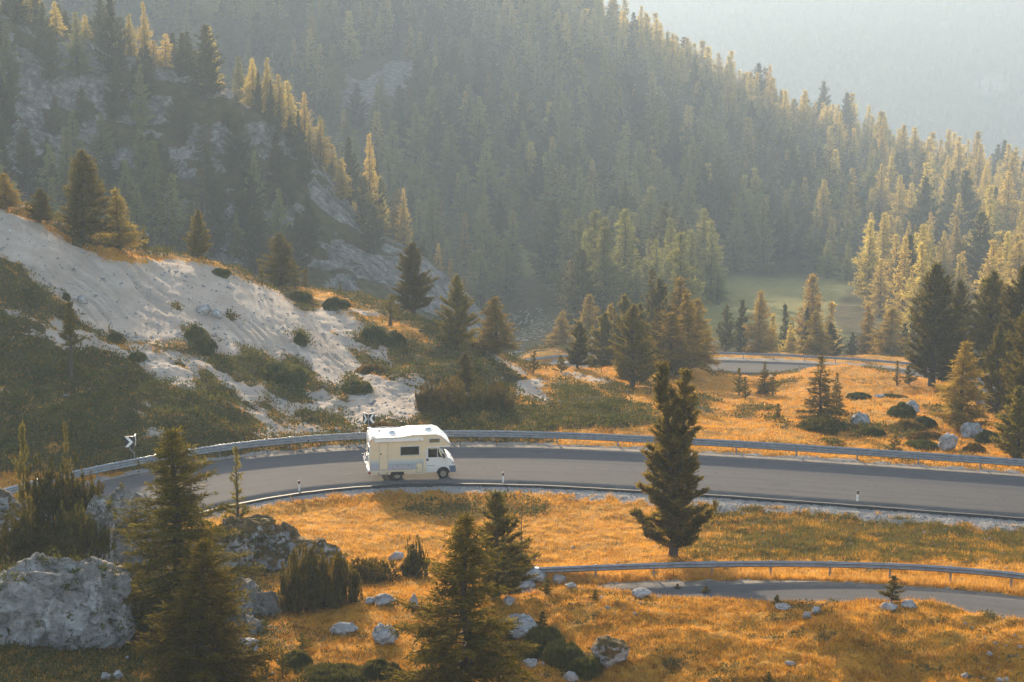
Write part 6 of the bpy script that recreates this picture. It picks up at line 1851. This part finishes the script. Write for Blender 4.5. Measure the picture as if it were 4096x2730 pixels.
fade = t.ramp(t.mapr(sp.outputs[2], .72, 1.52), [(0, (.44, .42, .44)), (.36, (.45, .43, .45)), (.47, (.36, .42, .48)), (.62, (.44, .49, .48)), (1.0, (.70, .63, .48))])
M['stripe'] = t.principled(fade, .35)

def build_camper():
    A = Vector(PZ(912.7, 1103.3, ZR - .28)); B = Vector(PZ(1017.5, 1098.6, ZR - .28))
    for _ in range(6):                                   # set both wheels on the road
        for q, (vx, vy) in ((A, (912.7, 1103.3)), (B, (1017.5, 1098.6))):
            off, z, run = road_mid.near([q.x], [q.y]); q[:] = PZ(vx, vy, float(z[0]))
    f = (B - A).normalized()
    bank = math.atan(road_mid.bank)
    yaw = math.atan2(f.y, f.x)
    Rm = Matrix.Rotation(yaw, 4, 'Z') @ Matrix.Rotation(bank, 4, 'X')
    org = A - (Rm @ Vector((1.8, -.95, 0)))
    print('camper wheelbase', (B - A).length, 'yaw', math.degrees(yaw), 'at', org)
    c = empty("camper_van", org)
    c.rotation_euler = Rm.to_euler()
    tag(c, "cream white camper van with overcab bunk and blue fade stripe driving on the bend", "camper van")
    W = 1.08
    mb = MB()
    mb.prism([(0, .60), (0, 2.72), (.05, 2.88), (.16, 2.95), (2.25, 2.96), (2.75, 3.08), (4.32, 3.08), (4.66, 2.97), (5.28, 2.38), (5.28, 2.27), (3.74, 2.21), (3.66, 2.1), (3.66, .60)], -W, W, .035, 2)
    body = mb.build("body", M['cream'], c)
    # roof skin, 12 mm proud, with the step over the bunk
    mb = MB()
    top = [(-.012, 2.55), (-.012, 2.74), (.04, 2.90), (.15, 2.975), (2.05, 2.985), (2.30, 3.03), (2.75, 3.105), (4.34, 3.105), (4.69, 2.99), (5.31, 2.39), (5.31, 2.25)]
    inner = [(x + (.03 if i < 3 else (-.03 if i > 7 else 0)), z - (.035 if 1 < i < 9 else 0)) for i, (x, z) in enumerate(top)]
    for i in range(len(top) - 1):
        mb.prism([top[i], top[i + 1], inner[i + 1], inner[i]], -W - .025, W + .025)
    mb.build("roof", M['white_roof'], c)
    mb = MB()
    for s in (-1, 1):
        pts = [(-.012, s * (W + .02), 2.62), (.0, s * (W + .02), 2.76), (.15, s * (W + .02), 2.955), (2.05, s * (W + .02), 2.965), (2.75, s * (W + .02), 3.08), (4.33, s * (W + .02), 3.08), (4.67, s * (W + .02), 2.97), (5.29, s * (W + .02), 2.38)]
        mb.tube(pts, .035, 6)
        mb.tube([(.0, s * (W + .012), .66), (.0, s * (W + .012), 2.72)], .028, 6)
    mb.build("edge_trim", M['white_roof'], c, smooth=True)
    mb = MB(); mb.prism([(3.72, 2.185), (5.30, 2.20), (5.30, 2.275), (3.72, 2.235)], -W - .012, W + .012, .01); mb.build("bunk_lip", M['white_roof'], c)
    for s in (-1, 1):
        y0, y1 = (-W - .006, -W + .02) if s < 0 else (W - .02, W + .006)
        mb = MB()
        mb.prism([(.03, .735), (3.52, .735), (3.52, 1.50), (.03, 1.50)], y0, y1); mb.build("stripe", M['stripe'], c)
        # skirt with wheel arch
        arch = [(1.8 + .47 * math.cos(a), .36 + .47 * math.sin(a)) for a in np.linspace(math.radians(18), math.radians(162), 12)]
        y0, y1 = (-W - .018, -W + .06) if s < 0 else (W - .06, W + .018)
        mb = MB()
        lo = [(.02, .70), (.02, .46), (1.80 - .47, .44)]
        # left, over and right of the arch as butted strips
        mb.prism([(.02, .46), (1.33, .44), (1.345, .505), (1.345, .73), (.02, .73)], y0, y1)
        for i in range(len(arch) - 1):
            (xa, za), (xb, zb) = arch[len(arch) - 1 - i], arch[len(arch) - 2 - i]
            if zb > .72 and za > .72: continue
            mb.prism([(xa, min(za, .729)), (xb, min(zb, .729)), (xb, .73), (xa, .73)], y0, y1)
        mb.prism([(2.26, .50), (2.55, .42), (3.64, .42), (3.64, .73), (2.26, .73)], y0, y1)
        mb.build("skirt", M['cream'], c)
        mb = MB(); mb.prism([(1.8 + .46 * math.cos(a), .36 + .46 * math.sin(a)) for a in np.linspace(0, math.pi, 14)], *((-W + .05, -W + .07) if s < 0 else (W - .07, W - .05)))
        mb.build("wheel_well", M['rubber'], c)
    # fittings of the near (right) side
    def panel(name, x0, x1, z0, z1, m, out=.014, r=.05, gask=True, parent=None):
        def rr(a, b, cc, d, r):
            P_ = []
            for cx_, cz_, a0 in ((b - r, d - r, 0), (a + r, d - r, 90), (a + r, cc + r, 180), (b - r, cc + r, 270)):
                for k in range(4):
                    q = math.radians(a0 + k * 30); P_.append((cx_ + r * math.cos(q), cz_ + r * math.sin(q)))
            return P_
        if gask:
            mb = MB(); mb.prism(rr(x0 - .022, x1 + .022, z0 - .022, z1 + .022, r + .02), -W - out * .7, -W + .01)
            g = mb.build(name, M['gasket'], c)
            mb = MB(); mb.prism(rr(x0, x1, z0, z1, r), -W - out, -W + .01); mb.build("leaf_panel", m, g)
            return g
        mb = MB(); mb.prism(rr(x0, x1, z0, z1, r), -W - out, -W + .01)
        return mb.build(name, m, parent or c)
    d = panel("door", .63, 1.17, .80, 2.62, M['cream'])
    mb = MB(); mb.lathe([(.001, -.04), (.045, -.04), (.05, -.02), (.05, 0)], 'Y', 14, (.72, -W - .014, 1.86)); mb.build("handle", M['black_plastic'], d)
    l = panel("locker_door", 1.52, 2.78, .78, 1.08, M['stripe'])
    mb = MB()
    for x in (1.80, 2.52): mb.lathe([(.001, -.03), (.032, -.03), (.032, 0)], 'Y', 10, (x, -W - .014, 1.02))
    mb.build("lock", M['black_plastic'], l)
    l = panel("locker_door", 3.06, 3.44, .52, 1.14, M['cream'], .026)
    mb = MB(); mb.lathe([(.001, -.03), (.03, -.03), (.03, 0)], 'Y', 10, (3.10, -W - .026, .83)); mb.build("lock", M['black_plastic'], l)
    def window(x0, x1, z0, z1, m, y=-W, face=-1):
        mb = MB(); mb.box(((x0 + x1) / 2, y + face * .010, (z0 + z1) / 2), (x1 - x0 + .09, .03, z1 - z0 + .09), bevel=.012)
        w = mb.build("window", M['frame_grey'], c)
        mb = MB(); mb.box(((x0 + x1) / 2, y + face * .018, (z0 + z1) / 2), (x1 - x0, .03, z1 - z0), bevel=.008); mb.build("pane", m, w)
        return w
    w = window(2.02, 3.22, 1.74, 2.30, M['dark_glass'])
    mb = MB(); mb.box((2.62, -W - .036, 1.765), (1.0, .012, .02)); mb.build("stay", M['gasket'], w)
    window(3.92, 4.58, 2.54, 2.78, M['blind'])
    window(2.02, 3.22, 1.74, 2.30, M['dark_glass'], W, 1)
    window(3.92, 4.58, 2.54, 2.78, M['blind'], W, 1)
    mb = MB(); mb.box((-.012, -.42, 1.95), (.03, .95, .74), bevel=.012); w = mb.build("rear_window", M['frame_grey'], c)
    mb = MB(); mb.box((-.020, -.42, 1.95), (.03, .86, .64), bevel=.008); mb.build("pane", M['dark_glass'], w)
    mb = MB(); mb.box((-.008, 0, 1.12), (.02, 2.06, .74)); mb.build("rear_stripe", M['stripe'], c)
    mb = MB(); mb.prism([(.30, 2.70), (3.50, 2.70), (3.50, 2.84), (3.44, 2.88), (.36, 2.88), (.30, 2.84)], -W - .15, -W - .01, .015); aw = mb.build("awning", M['white_roof'], c)
    mb = MB(); mb.box((3.26, -W - .152, 2.77), (.16, .006, .03)); mb.build("maker_mark", M['red_lens'], aw)
    mb = MB(); mb.box((.08, -W - .012, 2.74), (.07, .02, .05)); mb.build("marker_light", M['amber'], c)
    # roof gear
    def vent(x, y, z):
        mb = MB(); mb.box((x, y, z + .02), (.52, .50, .05), bevel=.02)
        v_ = mb.build("roof_vent", M['white_roof'], c)
        mb = MB(); mb.lathe([(.21, 0), (.20, .04), (.14, .09), (.001, .11)], 'Z', 12, (x, y, z + .045)); mb.build("dome", M['frame_grey'], v_, smooth=True)
    vent(1.55, .0, 2.985); vent(3.95, .05, 3.105)
    mb = MB()
    mb.box((.17, .98, 3.03), (.26, .14, .16), bevel=.03); mb.box((.22, -.94, 3.02), (.34, .16, .10), bevel=.03)
    mb.tube([(.17, .95, 3.07), (.2, -.92, 3.05)], .045, 8)
    mb.build("rack_bar", M['white_roof'], c, smooth=False)
    mb = MB(); mb.tube([(.3, 1.0, 3.08), (2.1, 1.0, 3.08), (2.2, 1.0, 3.03)], .032, 8); mb.tube([(.3, -.98, 3.06), (2.2, -.98, 3.07), (2.3, -.98, 3.04)], .022, 8)
    for x in (1.1, 2.0): mb.tube([(x, 1.0, 2.98), (x, 1.0, 3.08)], .02, 6)
    for x in (1.2, 2.0): mb.tube([(x, -.98, 2.98), (x, -.98, 3.06)], .016, 6)
    mb.build("roof_rail", M['steel'], c, smooth=True)
    mb = MB(); mb.tube([(.75, .35, 2.98), (.75, .35, 3.06)], .03, 8); mb.lathe([(.05, 0), (.05, .06), (.001, .07)], 'Z', 10, (.75, .35, 3.05)); mb.build("aerial", M['black_plastic'], c)
    # folded bicycle rack on the tail
    mb = MB()
    for y in (-.45, .45):
        mb.tube([(-.06, y, 1.75), (-.12, y, 1.2), (-.20, y, .88)], .018, 6); mb.tube([(-.06, y, 1.75), (-.02, y, 1.8)], .018, 6)
    mb.tube([(-.10, -.62, 1.5), (-.10, .62, 1.5)], .016, 6)
    rk = mb.build("bicycle_rack", M['steel'], c, smooth=True)
    for i, (x, z) in enumerate(((-.22, 1.46), (-.27, 1.26), (-.24, 1.08), (-.20, .93))):
        mb = MB(); mb.box((x, -.05 + .16 * (i % 2), z), (.07, 1.15 - .22 * (i % 2), .05), Matrix.Rotation(.5, 4, 'Y'), .012); mb.build("channel", M['white_plastic'], rk)
    mb = MB(); mb.tube([(-.15, .2, 1.62), (-.36, .3, 1.5)], .02, 6); mb.box((-.36, .3, 1.49), (.08, .1, .06)); mb.tube([(-.2, -.3, 1.1), (-.34, -.36, 1.0)], .016, 6); mb.build("clamp", M['black_plastic'], rk)
    mb = MB(); mb.box((-.07, 0, .69), (.16, 2.14, .16), bevel=.03); mb.box((-.03, 0, .53), (.06, 2.0, .12), bevel=.01); rb = mb.build("rear_bumper", M['white_roof'], c)
    for s in (-1, 1):
        mb = MB(); mb.box((-.02, s * 1.0, .60), (.17, .20, .15), bevel=.015); mb.build("tail_light", M['red_lens'], c)
    mb = MB(); mb.box((.85, -W - .0, .47), (.62, .10, .05), bevel=.01); mb.box((.58, -W, .53), (.07, .10, .18), bevel=.01); mb.box((1.12, -W, .53), (.07, .10, .18), bevel=.01); mb.build("entry_step", M['gasket'], c)
    # floor and chassis
    mb = MB(); mb.box((2.6, 0, .52), (5.1, 1.5, .14)); mb.box((1.8, 0, .36), (.10, 1.7, .10)); mb.box((4.84, 0, .36), (.10, 1.6, .10)); mb.build("chassis", M['rubber'], c)
    # cab
    Wc = .985
    fa = [(4.84 + .45 * math.cos(a), .36 + .45 * math.sin(a)) for a in np.linspace(math.radians(166), math.radians(14), 12)]
    for s in (-1, 1):
        y0, y1 = (-Wc, -Wc + .07) if s < 0 else (Wc - .07, Wc)
        mb = MB()
        mb.prism([(3.66, .46), (4.38, .46), (4.40, .48), (4.40, 1.46), (3.66, 1.46)], y0, y1)
        for i in range(len(fa) - 1):
            (xa, za), (xb, zb) = fa[i], fa[i + 1]
            xa = max(xa, 4.40)
            mb.prism([(xa, za), (xb, zb), (xb, 1.46 if xb < 5.1 else 1.40 - (xb - 5.1) * .1), (xa, 1.46 if xa < 5.1 else 1.40 - (xa - 5.1) * .1)], y0, y1)
        mb.build("cab_side", M['cab_white'], c)
        mb = MB()
        mb.prism([(3.66, 1.46), (3.84, 1.46), (3.84, 2.20), (3.66, 2.20)], y0, y1)
        mb.prism([(5.02, 1.46), (5.14, 1.46), (4.52, 2.215), (4.40, 2.215)], y0 * .985, y1 * .985)
        mb.prism([(4.44, 1.461), (4.48, 1.461), (4.48, 2.09), (4.44, 2.14)], y0 * .992, y1 * .992)
        mb.prism([(3.841, 2.10), (4.50, 2.10), (4.41, 2.205), (3.841, 2.205)], y0 * .995, y1 * .995)
        mb.build("cab_pillar", M['cab_white'], c)
        mb = MB(); mb.prism([(3.845, 1.47), (4.437, 1.47), (4.437, 2.095), (3.845, 2.095)], s * (Wc - .04) - .003, s * (Wc - .04) + .003); mb.build("side_window", M['cab_glass'], c)
        mb = MB(); mb.prism([(4.485, 1.47), (5.01, 1.47), (4.50, 2.09), (4.485, 2.09)], s * (Wc - .045) - .003, s * (Wc - .045) + .003); mb.build("quarter_window", M['cab_glass'], c)
        mb = MB(); mb.prism([(4.84 + .44 * math.cos(a), .36 + .44 * math.sin(a)) for a in np.linspace(0, math.pi, 14)], *((-Wc + .08, -Wc + .1) if s < 0 else (Wc - .1, Wc - .08))); mb.build("wheel_well", M['rubber'], c)
        y = s * Wc
        mb = MB(); mb.box((3.80, y + s * .012, 1.33), (.15, .03, .13), bevel=.01); mb.build("door_handle", M['black_plastic'], c)
        mb = MB()
        mb.box((3.70, y + s * .002, 1.0), (.012, .006, .9)); mb.box((4.97, y + s * .002, 1.16), (.010, .006, .56)); mb.box((4.02, y + s * .004, .92), (.5, .012, .035)); mb.build("door_seam", M['gasket'], c)
        mb = MB(); mb.box((4.86, y + s * .15, 1.60), (.10, .20, .30), bevel=.03); mb.tube([(4.90, y, 1.50), (4.88, y + s * .1, 1.52)], .025, 6); mb.build("mirror", M['black_plastic'], c)
        mb = MB(); mb.prism([(5.27, .42), (5.66, .42), (5.68, .62), (5.64, .88), (5.20, .86), (5.27, .66)], *((-Wc - .012, -Wc + .3) if s < 0 else (Wc - .3, Wc + .012)), .015); mb.build("bumper_corner", M['bumper'], c)
        mb = MB(); mb.prism([(5.40, 1.0), (5.60, .97), (5.57, 1.12), (5.44, 1.17)], *((-Wc - .004, -Wc + .36) if s < 0 else (Wc - .36, Wc + .004)), .01); mb.build("headlight", M['lamp'], c)
        mb = MB(); mb.box((5.08, y + s * .008, 1.12), (.05, .012, .03)); mb.build("side_lamp", M['amber'], c)
    mb = MB(); mb.prism([(4.98, .95), (4.98, 1.455), (5.10, 1.465), (5.26, 1.40), (5.42, 1.28), (5.55, 1.13), (5.60, .96), (5.60, .80), (5.3, .8)], -Wc + .005, Wc - .005, .03); mb.build("bonnet", M['cab_white'], c)
    mb = MB(); mb.prism([(5.50, .40), (5.69, .42), (5.71, .62), (5.66, .84), (5.50, .84)], -Wc + .29, Wc - .29, .015); mb.build("bumper", M['bumper'], c)
    mb = MB(); mb.box((5.585, 0, .99), (.03, .9, .16), bevel=.01); mb.build("grille", M['black_plastic'], c)
    v_ = np.array([(5.125, -Wc + .10, 1.475), (5.125, Wc - .10, 1.475), (4.505, Wc - .12, 2.205), (4.505, -Wc + .12, 2.205)])
    mesh_np("windscreen", v_, np.array([[0, 1, 2, 3]]), [M['cab_glass']], parent=c)
    mb = MB()
    for y in (-.55, .15): mb.tube([(5.13, y, 1.49), (5.02, y + .5, 1.62)], .012, 5)
    mb.build("wiper", M['black_plastic'], c)
    mb = MB(); mb.box((4.3, 0, .62), (1.25, 1.8, .06)); mb.box((4.90, 0, 1.30), (.30, 1.78, .26), bevel=.05); mb.box((3.70, 0, 1.4), (.05, 1.78, 1.5)); mb.build("dashboard", M['black_plastic'], c)
    for y in (-.42, .42):
        mb = MB(); mb.box((4.10, y, 1.0), (.50, .50, .16), bevel=.05); mb.box((3.86, y, 1.42), (.14, .48, .78), Matrix.Rotation(-.14, 4, 'Y'), .05); mb.box((3.80, y, 1.88), (.10, .28, .18), bevel=.04); mb.box((4.1, y, .78), (.4, .4, .3)); mb.build("seat", M['seat'], c)
    mb = MB()
    ring = [(4.62 + .10 * math.cos(a), .42 + .20 * math.sin(a), 1.46 + .17 * math.cos(a)) for a in np.linspace(0, 2 * math.pi, 18)]
    mb.tube(ring, .016, 6, False); mb.tube([(4.62, .42, 1.46), (4.78, .42, 1.34)], .02, 6); mb.tube([(4.62, .24, 1.46), (4.62, .60, 1.46)], .012, 5); mb.build("steering_wheel", M['black_plastic'], c)
    # wheels
    for x in (1.8, 4.84):
        for s in (-1, 1):
            y = s * (.95 if x < 3 else .90)
            mb = MB(); mb.lathe([(.20, -.09), (.30, -.10), (.335, -.085), (.35, -.04), (.35, .04), (.335, .085), (.30, .10), (.20, .09)], 'Y', 28, (0, 0, 0))
            w_ = mb.build("wheel", M['rubber'], c, smooth=True); w_.location = (x, y, .35)
            mb = MB(); mb.lathe([(.205, s * .085), (.195, s * .06), (.17, s * .045), (.14, s * .06), (.11, s * .062), (.10, s * .075), (.07, s * .075), (.065, s * .10), (.001, s * .105)], 'Y', 24)
            for k in range(8):
                a = k * math.pi / 4
                mb.box((.155 * math.cos(a), s * .052, .155 * math.sin(a)), (.02, .012, .035), Matrix.Rotation(-a, 4, 'Y'))
            mb.build("rim", M['wheel_steel'], w_)
    return c
camper = build_camper()

# the driver: one continuous seated figure behind the wheel (left-hand seat)
def skin_chain(name, joints, edges, radii, m, parent=None, root=0):
    me = bpy.data.meshes.new(name); me.from_pydata(joints, edges, [])
    o = bpy.data.objects.new(name, me); COL.objects.link(o)
    sk = o.modifiers.new("skin", 'SKIN'); sk.use_smooth_shade = True
    if not me.skin_vertices: me.attributes  # layer is made with the modifier
    lay = me.skin_vertices[0] if me.skin_vertices else None
    if lay is None:
        bpy.context.view_layer.objects.active = o
    for i, r in enumerate(radii):
        me.skin_vertices[0].data[i].radius = r if isinstance(r, tuple) else (r, r)
    me.skin_vertices[0].data[root].use_root = True
    ss = o.modifiers.new("sub", 'SUBSURF'); ss.levels = 1; ss.render_levels = 2
    me.materials.append(m)
    return o
t = NT("driver_cloth_and_skin"); v = t.coord("Object"); sp = t.n("ShaderNodeSeparateXYZ"); t.link(v, sp.inputs[0])
head_ = t.mapr(sp.outputs[2], .66, .67); hand_ = t.mapr(sp.outputs[0], .40, .41)
hand_ = t.math('MULTIPLY', hand_, t.mapr(sp.outputs[2], .25, .26))
col = t.mix(t.math('MAXIMUM', head_, hand_), (.10, .12, .17), (.50, .30, .21))
M['driver'] = t.principled(col, .8)
J = [(0, 0, 0), (-.02, 0, .18), (-.05, 0, .42), (-.04, 0, .58), (-.02, 0, .68), (0, 0, .78), (.015, 0, .90),
     (-.04, .18, .53), (.10, .25, .34), (.36, .19, .38), (.45, .16, .42), (-.04, -.18, .53), (.10, -.25, .34), (.36, -.19, .38), (.45, -.16, .42),
     (.06, .10, -.01), (.46, .12, .04), (.56, .12, -.34), (.66, .12, -.36), (.06, -.10, -.01), (.46, -.12, .04), (.56, -.12, -.34), (.66, -.12, -.36)]
E = [(0, 1), (1, 2), (2, 3), (3, 4), (4, 5), (5, 6), (3, 7), (7, 8), (8, 9), (9, 10), (3, 11), (11, 12), (12, 13), (13, 14), (0, 15), (15, 16), (16, 17), (17, 18), (0, 19), (19, 20), (20, 21), (21, 22)]
RJ = [(.16, .13), (.15, .11), (.18, .12), (.10, .09), (.055, .055), (.09, .085), (.085, .08), .065, .05, .038, .04, .065, .05, .038, .04, .095, .07, .05, .04, .095, .07, .05, .04]
try:
    dr = skin_chain("person", J, E, RJ, M['driver'])
    Mw = Matrix.Translation(camper.location) @ camper.rotation_euler.to_matrix().to_4x4()
    dr.location = Mw @ Vector((4.08, .42, 1.12)); dr.rotation_euler = camper.rotation_euler
    tag(dr, "driver in dark top sitting behind the camper's steering wheel", "person")
    mb = MB(); mb.lathe([(.098, -.02), (.100, .03), (.085, .08), (.05, .105), (.001, .112)], 'Z', 14, (-.012, 0, .86)); mb.build("hair", M['seat'], dr, smooth=True)
    # fingers closed round the rim
    for s in (1, -1):
        mb = MB()
        for k in range(4): mb.tube([(.45, s * .16, .405 + k * .014), (.50, s * .168, .41 + k * .016), (.52, s * .145, .412 + k * .016), (.49, s * .13, .41 + k * .015)], [.009, .009, .008, .007], 5)
        mb.tube([(.45, s * .15, .44), (.48, s * .12, .46), (.51, s * .13, .462)], [.011, .010, .008], 5)
        mb.build("fingers", M['driver'], dr)
except Exception as e:
    print('driver', e)
